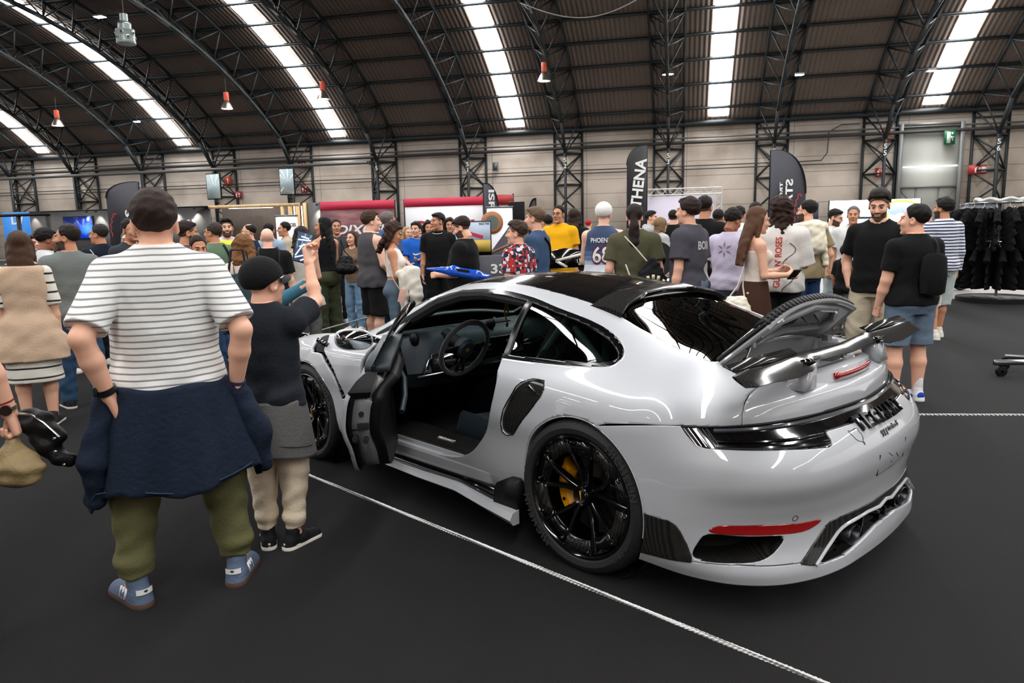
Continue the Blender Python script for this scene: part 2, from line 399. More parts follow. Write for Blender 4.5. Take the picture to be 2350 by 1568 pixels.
m_steel = mat('dark_green_steel', (24, 31, 34), .55, var=.2, vscale=2)
m_roof = mat('corrugated_roof', (118, 104, 95), .8, var=.22, vscale=.6)
def _corr():
    nt = m_roof.node_tree; N = nt.nodes; L = nt.links; tc = N.new('ShaderNodeTexCoord')
    w = N.new('ShaderNodeTexWave'); w.wave_type = 'BANDS'; w.bands_direction = 'X'; w.inputs['Scale'].default_value = 1.25; w.inputs['Distortion'].default_value = 0
    bp = N.new('ShaderNodeBump'); bp.inputs['Strength'].default_value = .9; bp.inputs['Distance'].default_value = .08
    L.new(tc.outputs['Object'], w.inputs['Vector']); L.new(w.outputs['Fac'], bp.inputs['Height']); L.new(bp.outputs[0], N['Principled BSDF'].inputs['Normal'])
_corr()
m_sky = mat('bright_skylight', (250, 250, 250), .5, emit=12)
m_wall = mat('concrete_wall', (196, 186, 176), .85, bump=.1, bscale=6)
def _wall():
    nt = m_wall.node_tree; N = nt.nodes; L = nt.links; tc = N.new('ShaderNodeTexCoord'); b = N['Principled BSDF']
    n1 = N.new('ShaderNodeTexNoise'); n1.inputs['Scale'].default_value = .35; n1.inputs['Detail'].default_value = 6; L.new(tc.outputs['Object'], n1.inputs['Vector'])
    r1 = N.new('ShaderNodeValToRGB'); r1.color_ramp.elements[0].position = .3; r1.color_ramp.elements[0].color = (*lin((160, 146, 132)), 1)
    r1.color_ramp.elements[1].position = .6; r1.color_ramp.elements[1].color = (*lin((214, 200, 186)), 1); L.new(n1.outputs['Fac'], r1.inputs[0])
    br = N.new('ShaderNodeTexBrick'); br.offset = 0; br.inputs['Scale'].default_value = 1; br.inputs['Mortar Size'].default_value = .018; br.inputs['Brick Width'].default_value = 6.1; br.inputs['Row Height'].default_value = .88
    br.inputs['Color1'].default_value = (1, 1, 1, 1); br.inputs['Color2'].default_value = (.93, .93, .94, 1); br.inputs['Mortar'].default_value = (.45, .43, .42, 1)
    sx = N.new('ShaderNodeSeparateXYZ'); cb = N.new('ShaderNodeCombineXYZ'); L.new(tc.outputs['Object'], sx.inputs[0]); L.new(sx.outputs[0], cb.inputs[0]); L.new(sx.outputs[2], cb.inputs[1]); L.new(cb.outputs[0], br.inputs['Vector'])
    mx = N.new('ShaderNodeMix'); mx.data_type = 'RGBA'; mx.blend_type = 'MULTIPLY'; mx.inputs[0].default_value = 1
    L.new(r1.outputs[0], mx.inputs[6]); L.new(br.outputs['Color'], mx.inputs[7]); L.new(mx.outputs[2], b.inputs['Base Color'])
_wall()
m_carpet = mat('black_carpet', (27, 26, 26), .93, var=.18, vscale=1.6, bump=.5, bscale=260, spec=.25)
m_conc = mat('grey_concrete_floor', (150, 147, 142), .55, var=.12, vscale=.8)

# floor
hrot(MB().box((-12, 17, -.06), (120, 62, .12)).build('floor', m_conc, smooth=False, kind='structure'))
mb = MB()
def poly_slab(pts, z0, z1): mb.prism(pts, lambda a, b: (a, b, z1), lambda a, b: (a, b, z0))
poly_slab([(-60, -13), (20, -13), (20, 15.7), (1.4, 15.7), (-2.5, 19.5), (-5, 42), (-60, 42)], 0, .006)
hrot(mb.build('floor_carpet', m_carpet, smooth=False, kind='structure'))

# arch profile (v, z) by arc length from the eave
AC, AR = np.array([27.06, -16.31]), 30.78
A0 = math.atan2(46.5 - AC[0], 7.55 - AC[1]); LA = AR * A0
def arch(s, off=0.0):
    """point on the roof line at arc length s, pushed inwards by off; (v, z)"""
    tot = 2 * LA + 18
    mirror = s > tot / 2
    if mirror: s = tot - s
    if s < LA:
        a = A0 - s / AR; r = AR - off; p = (AC[0] + r * math.sin(a), AC[1] + r * math.cos(a))
    else: p = (AC[0] - (s - LA), AC[1] + AR - off)
    return (36.0 - p[0], p[1]) if mirror else p
TOT = 2 * LA + 18
NODE = 1.9
mb = MB(); ss = np.linspace(-.25, TOT + .25, 60)
us = [-75, 45]
V = [(u, *arch(s, -.08)) for u in us for s in ss]; n = len(ss)
mb.add(V, [(i, i + 1, n + i + 1, n + i) for i in range(n - 1)])
hrot(mb.build('ceiling', m_roof, kind='structure', angle=180))
mb = MB(); mb.box((-15, 46.75, 3.8), (120, .3, 7.6)); hrot(mb.build('wall_back', m_wall, smooth=False, kind='structure'))
hrot(MB().box((-15, -10.9, 3.8), (120, .3, 7.6)).build('wall_front', m_wall, smooth=False, kind='structure'))
# skylight strips
for k, u in enumerate((-58.6, -46.6, -34.55, -22.7, -10.5, 1.8, 13.3, 25.3)):
    mb = MB(); ss = np.linspace(.35, TOT - .35, 50); V = [(du, *arch(s, -.02)) for du in (-.53, .53) for s in ss]; n = len(ss)
    mb.add(V, [(i, i + 1, n + i + 1, n + i) for i in range(n - 1)])
    o = mb.build('window_%d' % (k + 1), m_sky, kind='structure', angle=180); hrot(o); o.location = hw(u, 0, 0)
# purlins
mb = MB(); mb.box((-15, 0, 0), (120, .09, .16)); pur = None
k = 0; s = 1.15
while s < TOT:
    v, z = arch(s, .08)
    if pur is None: o = pur = mb.build('trim_1', m_steel, smooth=False, kind='structure')
    else: o = pur.copy(); o.name = 'trim_%d' % (k + 1); COL.objects.link(o)
    o.location = hw(0, v, z); o.rotation_euler = (0, 0, WY); k += 1; s += NODE
# eave beam and long pipes along the wall
mb = MB(); mb.box((-15, 46.4, 7.45), (120, .25, .3)); hrot(mb.build('trim_%d' % (k + 1), m_steel, smooth=False, kind='structure'))

# lattice arch with its three-legged column
def truss_mb():
    mb = MB(); W = .87
    def low(s):
        if s < 1.2: return np.array([0, 45.3 - .1 * s, 6.0 + .55 * s])
        v, z = arch(s, 1.45); return np.array([0, v, z])
    def up(s, d): v, z = arch(s, .2); return np.array([d * W, v, z])
    N_ = int((TOT - 2.4) // NODE); S = [1.15 + NODE * i for i in range(N_)]
    pl = [np.array([0, 45.3, 6.0])] + [low(s + NODE / 2) for s in S]
    for a, b in zip(pl[:-1], pl[1:]): mb.beam(a, b, .17)
    for d in (-1, 1):
        pu = [np.array([d * W, 46.5, 7.4])] + [up(s, d) for s in S]
        for a, b in zip(pu[:-1], pu[1:]): mb.beam(a, b, .15)
        for i in range(len(pu)):
            mb.beam(pu[i], pl[i], .07)
            if i + 1 < len(pu): mb.beam(pl[i], pu[i + 1], .07)
    for i in range(1, len(pl)): mb.beam(up(S[i - 1], -1), up(S[i - 1], 1), .08)
    # column
    F_ = lambda z: np.array([0, 45.3, z])
    mb.beam(F_(0), F_(6.0), .15)
    for d in (-1, 1):
        B = lambda z: np.array([d * W, 46.5, z]); mb.beam(B(0), B(7.5), .13)
        for z in (.3, 2.2, 4.1): mb.beam(B(z), F_(z + .95), .08); mb.beam(F_(z + .95), B(z + 1.9), .08)
        mb.beam(B(4.1), F_(4.1), .09); mb.beam(B(6.0), F_(6.0), .09)
    for z in (2.2, 4.1, 6.0, 7.0): mb.beam((-W, 46.5, z), (W, 46.5, z), .09)
    for z in (4.1,): mb.beam((-W, 46.5, z), (W, 46.5, z + 1.9), .06); mb.beam((W, 46.5, z), (-W, 46.5, z + 1.9), .06)
    return mb
TU = [-61, -54.9, -48.9, -43.25, -37.51, -31.71, -25.79, -19.63, -13.46, -7.24, -1.07, 4.87, 10.71, 16.31, 22.2]
t0 = truss_mb().build('roof_truss', m_steel, smooth=False); t0['kind'] = 'structure'
m_numw = mat('white_paint', (225, 225, 220), .7)
for i, u in enumerate(TU):
    o = t0 if i == 0 else t0.copy()
    if i: COL.objects.link(o)
    o.location = hw(u, 0, 0); o.rotation_euler = (0, 0, WY)
    num = {7: '5', 8: '51', 9: '52', 10: '53', 11: '54', 12: '55', 13: '56'}.get(i)
    if num:
        mb = MB()
        for j, ch in enumerate(num): text_on(mb, ch, (0, 45.21, 5.55 - .36 * j), (1, 0, 0), (0, 0, 1), .26, bold=.02)
        mb.build('column_number', m_numw, o, smooth=False)

# conduits along the wall
m_pipe = mat('grey_conduit', (92, 92, 90), .5, metal=.4); m_dpipe = mat('dark_pipe', (48, 46, 44), .6)
def pipe(u0, u1, v, z, r, m, label, extra=()):
    mb = MB(); mb.tube([(u0, v, z), (u1, v, z)], r, 8)
    for e in extra: mb.tube(e, r, 8)
    hrot(mb.build('wall_pipe', m, label=label, cat='pipe'))
pipe(-60, 30, 46.3, 6.62, .05, m_pipe, 'thin grey conduit running along the back wall, topmost pipe')
pipe(-60, 30, 46.25, 6.35, .1, m_dpipe, 'thick dark pipe along the back wall just under the thin conduit')
pipe(-60, -20.1, 44.9, 5.9, .11, m_pipe, 'grey pipe across the column fronts that stops at the column marked 5', [[(-20.1, 44.9, 5.9), (-20.1, 46.4, 5.9)]])
pipe(-60, 6.5, 46.35, 4.98, .03, m_dpipe, 'upper black cable along the back wall at mid height', [[(6.5, 46.35, 4.98), (7.6, 46.35, 5.0), (7.9, 46.35, 5.4), (7.95, 46.35, 6.6), (8.6, 46.35, 6.95), (9.6, 46.35, 6.95)]])
pipe(-60, 9.6, 46.35, 4.78, .03, m_dpipe, 'lower black cable along the back wall at mid height')

# roller door, its light bar, signs
m_door = mat('pale_grey_shutter', (176, 176, 168), .6, var=.05)
mb = MB(); mb.box((13.3, 46.52, 3.3), (2.95, .16, 6.6)); d_ = mb.build('door_1', m_door, smooth=False, kind='structure'); hrot(d_)
m_dframe = mat('grey_door_frame', (120, 122, 120), .55, metal=.3)
mb = MB()
for u in (11.75, 14.85): mb.box((u, 46.35, 3.4), (.2, .3, 6.8))
mb.box((13.3, 46.35, 3.3), (2.95, .12, .1)); mb.box((13.3, 46.35, 6.75), (3.2, .2, .12))
for u in (12.7, 13.9): mb.box((u, 46.38, 1.65), (.06, .08, 3.3))
mb.beam((11.9, 46.38, 3.2), (12.65, 46.38, 2.2), .06); mb.beam((14.7, 46.38, 3.2), (13.95, 46.38, 2.2), .06)
mb.build('door_frame', m_dframe, d_, smooth=False)
hrot(MB().box((13.3, 46.2, 4.42), (2.75, .06, .07)).build('light_bar', mat('white_tube_light', (240, 244, 250), emit=3), smooth=False, label='white light bar across the grey shutter door', cat='light'))
m_green = mat('exit_green', (20, 110, 70), .5); m_red = mat('sign_red', (168, 38, 38), .5); m_or = mat('sign_orange', (200, 70, 30), .5)
def wsign(name, u, v, z, w, h, m, label, cat, glyph):
    t = empty(name, hw(u, v, z), WY, label, cat)
    MB().box((0, 0, 0), (w, .05, h)).build('plate', m, t, smooth=False)
    g = MB(); glyph(g, w, h); g.build('symbol', m_numw, t, smooth=False)
def g_exit(g, w, h):
    g.box((-.1 * w, -.03, 0), (.34 * w, .01, .8 * h)); g.beam((.1 * w, -.03, .1 * h), (.3 * w, -.03, -.25 * h), .04); g.beam((.1 * w, -.03, 0), (.38 * w, -.03, .02), .05); g.ell((.22 * w, -.03, .3 * h), (.06, .01, .06), 8, 5)
def g_fire(g, w, h):
    g.box((-.2 * w, -.03, -.1 * h), (.2 * w, .01, .5 * h)); g.beam((-.2 * w, -.03, .2 * h), (0, -.03, .32 * h), .04); g.box((.22 * w, -.03, .1 * h), (.22 * w, .01, .3 * h)); g.box((.22 * w, -.03, -.25 * h), (.1 * w, .01, .2 * h))
wsign('exit_sign', 14.17, 46.1, 5.94, .55, .75, m_green, 'green emergency exit sign above the shutter door', 'sign', g_exit)
wsign('fire_sign', 10.78, 46.4, 4.2, .5, .5, m_red, 'red fire sign left of the shutter door', 'sign', g_fire)
wsign('fire_sign', 15.7, 46.2, 4.15, .9, .5, m_red, 'wide red fire sign right of the shutter door', 'sign', lambda g, w, h: (g_fire(g, w * .5, h), g.box((.3, -.03, 0), (.25, .01, .3))))
wsign('fire_sign', -31.4, 46.4, 5.2, .55, .6, m_or, 'orange fire sign behind the left hanging screen', 'sign', lambda g, w, h: g.box((0, -.03, 0), (.1, .01, .4)))
wsign('fire_sign', -30.7, 46.4, 4.22, .5, .5, m_red, 'red fire sign low beside the left hanging screen', 'sign', g_fire)
wsign('fire_sign', -25.6, 46.4, 6.1, .55, .4, m_red, 'red fire sign above the right hanging screen', 'sign', g_fire)
wsign('fire_sign', -25.5, 46.3, 4.45, .45, .5, m_red, 'red fire sign low beside the right hanging screen', 'sign', g_fire)
wsign('alarm_sign', 11.0, 46.3, 6.3, .4, .8, m_or, 'orange panel on the column left of the shutter door', 'sign', lambda g, w, h: g.box((0, -.03, 0), (.1, .01, .2)))
t = empty('junction_box', hw(-11.9, 46.2, 5.4), WY, 'small grey junction box on the wall cables', 'electrical box')
MB().rbox((0, 0, 0), (.36, .16, .55), .02).build('box', m_dframe, t); MB().box((0, -.09, 0), (.28, .02, .45)).build('lid', m_pipe, t, smooth=False)

# lamps
m_lor = mat('orange_lamp_housing', (190, 62, 24), .45); m_bell = mat('aluminium_bell', (150, 140, 132), .3, metal=.9); m_glow = mat('warm_lamp_glow', (255, 226, 205), emit=9)
def pendant(u, v, z, label):
    t = empty('pendant_lamp', hw(u, v, z), WY, label, 'lamp', 'orange pendant lamps under the roof trusses')
    MB().lathe([(.0, .72), (.13, .72), (.14, .7), (.14, .25), (.1, .22)], n=20).build('housing', m_lor, t)
    MB().lathe([(.1, .25), (.16, .2), (.24, .05), (.32, -.12), (.36, -.22), (.34, -.22), (.22, .02), (.12, .17)], n=28).build('reflector', m_bell, t)
    MB().lathe([(0, -.16), (.3, -.17), (.3, -.19), (0, -.19)], n=24).build('bulb', m_glow, t)
    MB().tube([(0, 0, .72), (0, 0, 1.5)], .012, 6).build('cable', m_dpipe, t)
pendant(-37.5, 38.5, 8.5, 'orange pendant lamp furthest left under the roof')
pendant(-25.8, 38.6, 8.85, 'orange pendant lamp second from the left, right of the round air diffuser')
pendant(-19.63, 38.4, 9.0, 'orange pendant lamp close to the second skylight strip')
pendant(-7.24, 38.7, 9.2, 'orange pendant lamp above the column marked 52')
pendant(-1.07, 42.6, 9.85, 'orange pendant lamp above the column marked 53')
m_led = mat('cold_led', (225, 240, 255), emit=40)
def led(u, v, z, label, s=1.0):
    t = empty('led_floodlight', hw(u, v, z), WY, label, 'light', 'small led floodlights under the roof')
    MB().rbox((0, 0, .05), (.42 * s, .3 * s, .08), .01).build('housing', m_dframe, t); MB().box((0, 0, 0), (.38 * s, .26 * s, .03)).build('diffuser', m_led, t, smooth=False)
    MB().tube([(0, 0, .09), (0, 0, .5)], .012, 6).build('bracket', m_dpipe, t)
led(-30, 34.3, 12.9, 'bright bluish floodlight beside the round air diffuser', 1.3)
led(-36, 43.5, 9.1, 'small bluish floodlight left of the long left skylight', .9)
led(-15.5, 44.4, 9.6, 'dim floodlight in the bay left of the column marked 51', .9)
led(5.3, 39.4, 8.6, 'white floodlight on the arch above the right feather flag')
led(12.2, 43.2, 9.05, 'white floodlight beside the rightmost skylight')
m_alu = mat('galvanised_duct', (128, 136, 134), .4, metal=.85, var=.06)
t = empty('air_diffuser', hw(-25.8, 31, 10.5), WY, 'round metal air diffuser drum hanging from the roof', 'air vent')
MB().lathe([(0, -.02), (.72, -.02), (.74, .02), (.74, .18), (.72, .2), (.7, .95), (.72, 1.0), (.72, 1.08), (.5, 1.15), (.5, 1.5), (.52, 1.52), (.5, 1.6), (.3, 1.75), (.3, 2.3)], n=40).build('drum', m_alu, t)
mb = MB(); mh = MB()
for k in range(10):
    a = 2 * PI * k / 10; z = .45 if k % 2 else .78
    R = rotz(a)
    for q, b, pr in ((mb, m_alu, [(.1, 0), (.17, 0), (.17, .05), (.1, .07)]), (mh, None, [(0, .02), (.1, .03)])):
        n0 = len(q.v); q.lathe(pr, axis='x', n=14); q.v[-1] = (q.v[-1] + [.69, 0, z]) @ R.T
mb.build('nozzle_rings', m_alu, t); mh.build('nozzle_holes', m_dpipe, t)
mb = MB(); mb.tube([(0, 0, 1.75), (0, 0, 6)], .03, 8); mb.build('hanger', m_dpipe, t); t.scale = (.58,) * 3
# loose cable slung between the trusses
mb = MB(); P = [(-7.3 + 6.3 * q, 33.5, 11.4 - 1.0 * math.sin(PI * q) + .3 * q) for q in np.linspace(0, 1, 18)]
mb.tube(P, .025, 6); hrot(mb.build('hanging_cable', mat('pale_cable', (150, 148, 140), .6), label='pale cable sagging between two roof trusses in the middle', cat='cable'))
mb = MB(); P = [(-.9 + 3.4 * q, 33.1, 11.7 - .4 * math.sin(PI * q) + .4 * q) for q in np.linspace(0, 1, 14)]
mb.tube(P, .025, 6); hrot(mb.build('hanging_cable', MATS['pale_cable'], label='pale cable sagging right of the middle truss beside the skylight', cat='cable'))

# ---------------------------------------------------------------- light
w = bpy.data.worlds.new('world'); scene.world = w; w.use_nodes = True
w.node_tree.nodes['Background'].inputs[0].default_value = (1, .97, .93, 1); w.node_tree.nodes['Background'].inputs[1].default_value = .45
scene.view_settings.view_transform = 'Standard'; scene.view_settings.look = 'None'; scene.view_settings.gamma = 1; scene.view_settings.exposure = 1.25
scene.cycles.use_denoising = True; scene.cycles.max_bounces = 6; scene.cycles.diffuse_bounces = 3; scene.cycles.glossy_bounces = 4; scene.cycles.transmission_bounces = 6
scene.cycles.caustics_reflective = False; scene.cycles.caustics_refractive = False; scene.cycles.sample_clamp_indirect = 6
# ================================================================ the white sports car
CARX, CARY, CARTH = .9497, 3.8008, 2.3467
def cw(x, y, z=0):
    c, s = math.cos(CARTH), math.sin(CARTH); return (CARX + c * x - s * y, CARY + s * x + c * y, z)
car = empty('sports_car', cw(0, 0, 0), CARTH, 'pale grey sports coupe with open driver door, raised engine lid and carbon rear wing', 'car')
m_paint = mat('chalk_paint', (175, 177, 181), .38, coat=1, spec=.5)
m_black = mat('gloss_black', (7, 7, 8), .12, coat=.6)
m_trim = mat('black_trim', (13, 13, 14), .5, spec=.25)
m_dark = mat('matt_black_lining', (9, 9, 9), .85)
m_rub = mat('tyre_rubber', (24, 23, 23), .72, bump=.15, bscale=120)
m_chrome = mat('bright_metal', (190, 190, 192), .18, metal=1)
m_gun = mat('gunmetal', (60, 60, 63), .35, metal=.9)
m_slate = mat('slate_blue_leather', (38, 49, 56), .5, bump=.2, bscale=180)
m_gpaint = mat('inner_grey_paint', (128, 129, 130), .35, coat=.5)
def carbon_mat():
    m = mat('carbon_fibre', (14, 13, 13), .13, spec=.35); nt = m.node_tree; N = nt.nodes; L = nt.links; b = N['Principled BSDF']
    tc = N.new('ShaderNodeTexCoord'); mp = N.new('ShaderNodeMapping'); mp.inputs['Rotation'].default_value = (.6, .5, .78); ck = N.new('ShaderNodeTexChecker'); ck.inputs['Scale'].default_value = 190
    ck.inputs['Color1'].default_value = (.004, .004, .004, 1); ck.inputs['Color2'].default_value = (.03, .028, .026, 1)
    L.new(tc.outputs['Object'], mp.inputs[0]); L.new(mp.outputs[0], ck.inputs['Vector']); L.new(ck.outputs['Color'], b.inputs['Base Color']); return m
m_carbon = carbon_mat()
def glass_mat(name, tint, rough=0.0):
    if name in MATS: return MATS[name]
    m = bpy.data.materials.new(name); m.use_nodes = True; nt = m.node_tree; N = nt.nodes; L = nt.links; N.clear()
    o = N.new('ShaderNodeOutputMaterial'); mx = N.new('ShaderNodeMixShader'); t = N.new('ShaderNodeBsdfTransparent'); g = N.new('ShaderNodeBsdfGlossy'); f = N.new('ShaderNodeFresnel')
    t.inputs[0].default_value = (*tint, 1); g.inputs['Roughness'].default_value = rough; f.inputs[0].default_value = 1.55
    L.new(f.outputs[0], mx.inputs[0]); L.new(t.outputs[0], mx.inputs[1]); L.new(g.outputs[0], mx.inputs[2]); L.new(mx.outputs[0], o.inputs[0]); MATS[name] = m; return m
m_gl_rear = glass_mat('privacy_glass', (.035, .04, .04)); m_gl_side = glass_mat('tinted_side_glass', (.2, .25, .24)); m_gl_front = glass_mat('windscreen_glass', (.55, .66, .64))

GM = main_grid(); GB = bumper_grid()
M = Srf.grid(GM).flip(); M.U = M.V.copy()          # parameters: x, y, z
def P(s, a, b): return s.U[:, [a, b]]
def XZ(s): return s.U[:, [0, 2]]
def XY(s): return s.U[:, [0, 1]]
# wheel arches, bumper shut line
M = M.clip(np.hypot(M.U[:, 0], M.U[:, 2] - .361) - .378)
M = M.clip(np.hypot(M.U[:, 0] - 2.45, M.U[:, 2] - .343) - .362)
def shut(x): return np.interp(x, [-.95, -.524, -.36, -.168, -.12, -.02, .2], [.79, .79, .769, .737, .72, .2, .15])
bumpM = M
M = M.clip(M.U[:, 2] - shut(M.U[:, 0]) - .002)
# outlines
DLO = curve_closed([(1.66, .895), (1.591, .996), (1.53, 1.08), (1.44, 1.145), (1.241, 1.19), (1.039, 1.211), (.849, 1.211), (.634, 1.188), (.432, 1.147), (.231, 1.105), (.106, 1.07), (.019, 1.035), (-.048, .998), (-.06, .975), (-.01, .962), (.206, .945), (.495, .932), (.8, .926), (1.2, .913), (1.6, .885)], 5)
DOORP = curve_closed([(1.74, .90), (1.2, .93), (.70, .945), (.648, .925), (.612, .86), (.585, .80), (.598, .70), (.621, .615), (.66, .54), (.712, .472), (.798, .39), (.912, .341), (1.1, .311), (1.279, .296), (1.5, .281), (1.68, .273), (1.76, .30), (1.79, .45), (1.80, .65), (1.785, .80)], 4)
ROOF = np.array([(1.33, -.1), (1.33, .36), (1.30, .43), (1.18, .437), (1.06, .442), (.86, .457), (.58, .471), (.29, .479), (.17, .49), (.17, -.1)])
SCREEN = np.array([(1.335, -.1), (1.335, .40), (1.40, .478), (1.6, .56), (1.85, .625), (2.0, .65), (2.035, .62), (2.06, .3), (2.065, -.1)])
RGLASS = np.array([(.165, -.1), (.165, .478), (-.03, .507), (-.254, .522), (-.43, .538), (-.452, .52), (-.435, .3), (-.425, -.1)])
CAV = curve_closed([(-.46, .515), (-.53, .552), (-.60, .58), (-.655, .575), (-.69, .48), (-.71, .25), (-.715, 0), (-.71, -.2), (-.44, -.2), (-.44, 0), (-.447, .3)], 3)
VENT = curve_closed([(.532, .573), (.52, .638), (.482, .722), (.432, .80), (.369, .842), (.29, .856), (.243, .842), (.243, .788), (.319, .696), (.407, .60), (.45, .562), (.49, .55), (.52, .555)], 4)
FVENT = curve_closed([(2.43, .868), (2.343, .872), (2.255, .836), (2.235, .80), (2.18, .764), (2.069, .671), (1.983, .533), (2.0, .505), (2.03, .51), (2.081, .633), (2.205, .732), (2.268, .775), (2.368, .775), (2.40, .825)], 3)
def tail_x(y): return np.interp(y, [.5, .56, .597, .666, .725, .754, .80], [-.668, -.672, -.676, -.678, -.688, -.697, -.712])

paint = M
roof = paint.inside(ROOF, XY).clip_z(1.1) if hasattr(Srf, 'clip_z') else None
def zcut(s, z): return s.clip(s.U[:, 2] - z)
roof = zcut(paint, 1.1).inside(ROOF, XY)
wsc = zcut(paint, .9).inside(SCREEN, XY)
rgl = zcut(paint, .9).inside(RGLASS, XY)
for poly in (ROOF, SCREEN, RGLASS): paint = paint.outside(poly, XY)
paint = paint.outside(CAV, XY)
tail = paint.clip(tail_x(paint.U[:, 1]) - paint.U[:, 0] - .002)
paint = paint.clip(paint.U[:, 0] - tail_x(paint.U[:, 1]) - .002)
frame = zcut(paint, .85).inside(DLO, XZ, -.02).outside(DLO, XZ, .0)
glassL = zcut(paint, .85).inside(DLO, XZ, .0)
shell = paint.outside(DLO, XZ, .02)
ventp = shell.inside(VENT, XZ); shell = shell.outside(VENT, XZ)
fventp = shell.inside(FVENT, XZ); shell = shell.outside(FVENT, XZ)
right = shell.mir().outside(DOORP, XZ, -.0018).join(shell.mir().inside(DOORP, XZ, .0018))
left = shell.outside(DOORP, XZ)
doorskin = shell.inside(DOORP, XZ, .003)
left.join(right).obj('body_shell', [m_paint, m_dark], car, thick=.022, rim=0, inner=1)
tail.join(tail.mir()).obj('tail_panel', [m_paint, m_dark], car, thick=.02, rim=0, inner=1)
roof.join(roof.mir()).obj('roof_panel', [m_black, m_dark], car, thick=.012, inner=1)
wsc.join(wsc.mir()).moved((0, 0, -.004)).obj('windscreen', [m_gl_front], car)
rgl.join(rgl.mir()).moved((0, 0, -.004)).obj('rear_window', [m_gl_rear], car)
# quarter windows with their black frame; the door opening keeps only the upper frame
bp = lambda s: s.U[:, 0]
q = glassL.clip(.598 - bp(glassL)); ql = q.moved((0, -.006, -.003))
ql.obj('quarter_window', [m_gl_side], car); q.mir().moved((0, .006, -.003)).obj('quarter_window', [m_gl_side], car)
g = glassL.clip(bp(glassL) - .638); g.mir().moved((0, .006, -.003)).obj('door_window', [m_gl_side], car)
pil = glassL.clip(.638 - bp(glassL)); pil = pil.clip(bp(pil) - .598)
fr = frame.join(pil)
frl = fr.outside(DOORP, XZ)
frl.join(fr.mir()).obj('window_trim', [mat('satin_black_trim', (8, 8, 9), .16, spec=.35), m_dark], car, thick=.02, inner=1, label='gloss black window surround')
# side intake scoops and fender louvres
def recess(s, d, m, name, sides=(1, -1)):
    for k in sides:
        t = s if k > 0 else s.mir(); t.moved((0, -d * k, 0)).obj(name, [m], car)
recess(ventp, .012, m_carbon, 'side_intake')
recess(fventp, .03, m_dark, 'fender_louvre')
mb = MB()
for k in range(9):
    x = 2.19 - k * .024; z = .755 - k * .027 - .0008 * k * k
    mb.box((x - .01, .895, z - .012), (.055, .02, .008), R=roty(.7))
for k in range(3): mb.box((2.33 - .05 * k, .838 + .01 * k, .835 - .005 * k), (.012, .10, .03), R=rotx(.5))
mb.build('louvre_slats', m_black, car, smooth=False)
# dark edging of the intake
def on_left(x, z):
    i = np.argmin((GM[:, :, 0] - x) ** 2 + (GM[:, :, 2] - z) ** 2 + 100 * (GM[:, :, 2] > 1.1)); a, b = np.unravel_index(i, GM.shape[:2]); return GM[a, b]
mb = MB(); mb.tube([on_left(x, z) for x, z in VENT[::2]], .003, 6, closed=True); mb.build('intake_edge', m_black, car)
mb = MB(); mb.rbox((.30, .885, .80), (.10, .03, .016), .005, R=roty(-.5)); mb.build('intake_vane', m_carbon, car)

# ---------------------------------------------------------------- rear bumper
B = Srf.grid(GB).flip(); B.U = np.stack([np.repeat(np.arange(300.), 150), B.V[:, 2], B.V[:, 0]], 1)
UZ = lambda s: s.U[:, :2]
B = B.clip(np.where(B.U[:, 2] > -.7, np.hypot(B.U[:, 2], B.U[:, 1] - .361) - .378, 1.0))
LAMP = np.array([(84, .82), (87, .786), (91, .757), (97, .724), (104, .713), (129, .709), (163, .702), (194, .69), (204, .685), (210, .69), (212, .706), (212, .724), (214, .733), (245, .733), (283, .731), (330, .731), (330, .82)])
REFL = curve_closed([(106, .377), (110, .392), (116, .401), (130, .402), (146, .401), (175, .392), (197, .388), (194, .370), (179, .353), (156, .358), (130, .362), (111, .366)], 3)
POCK = curve_closed([(93, .262), (98, .32), (106, .362), (130, .358), (160, .351), (163, .335), (158, .305), (150, .276), (138, .258), (115, .25), (98, .25)], 3)
FIN = np.array([(40, .20), (40, .398), (63, .397), (74, .397), (81, .385), (85, .36), (90, .31), (93, .257), (92, .236), (75, .225), (40, .205)])
TRIM = np.array([(174, .236), (190, .301), (203, .352), (209, .366), (220, .372), (263, .372), (330, .385), (330, .352), (300, .352), (285, .338), (262, .346), (228, .336), (216, .312), (190, .222), (186, .22)])
OPEN = np.array([(193, .224), (218, .312), (229, .328), (262, .337), (285, .329), (300, .343), (330, .343), (330, .262), (300, .262), (277, .258), (256, .24), (224, .214), (200, .214)])
lamp = B.inside(LAMP, UZ, .0); refl = B.inside(REFL, UZ); pock = B.inside(POCK, UZ); fin = B.inside(FIN, UZ); trimp = B.inside(TRIM, UZ)
bp_ = B
for poly, o in ((LAMP, .0), (REFL, .0), (POCK, .0), (FIN, .0), (TRIM, .0), (OPEN, .0)): bp_ = bp_.outside(poly, UZ, o)
# lower lip splits off along a seam
seam = lambda s: s.U[:, 1] - np.interp(s.U[:, 0], [90, 93, 128, 175, 190, 196, 224, 256, 277, 299], [.236, .239, .247, .240, .22, .215, .212, .238, .256, .26])
up_ = bp_.clip(seam(bp_) - .0015); lo_ = bp_.clip(-seam(bp_) - .0015)
both = lambda s: s.join(s.mir())
both(up_).obj('rear_bumper', [m_paint, m_dark], car, thick=.02, inner=1)
both(lo_).obj('bumper_lip', [m_paint, m_dark], car, thick=.02, inner=1)
m_lens = mat('smoked_lens', (10, 9, 10), .08, coat=1)
both(lamp.moved((.006, -.002, 0))).obj('tail_light', [m_lens], car, thick=.01)
m_red = MATS['sign_red']; m_reflr = mat('red_reflector', (150, 12, 14), .15, coat=1)
def sides(s, name, m, d=(0, 0, 0), **k):
    s.moved(d).obj(name, [m], car, **k); s.mir().moved((d[0], -d[1], d[2])).obj(name, [m], car, **k)
sides(refl, 'reflector', m_reflr, (-.002, 0, 0), thick=.012)
sides(fin, 'corner_flick', m_carbon, (0, .004, 0), thick=.02)
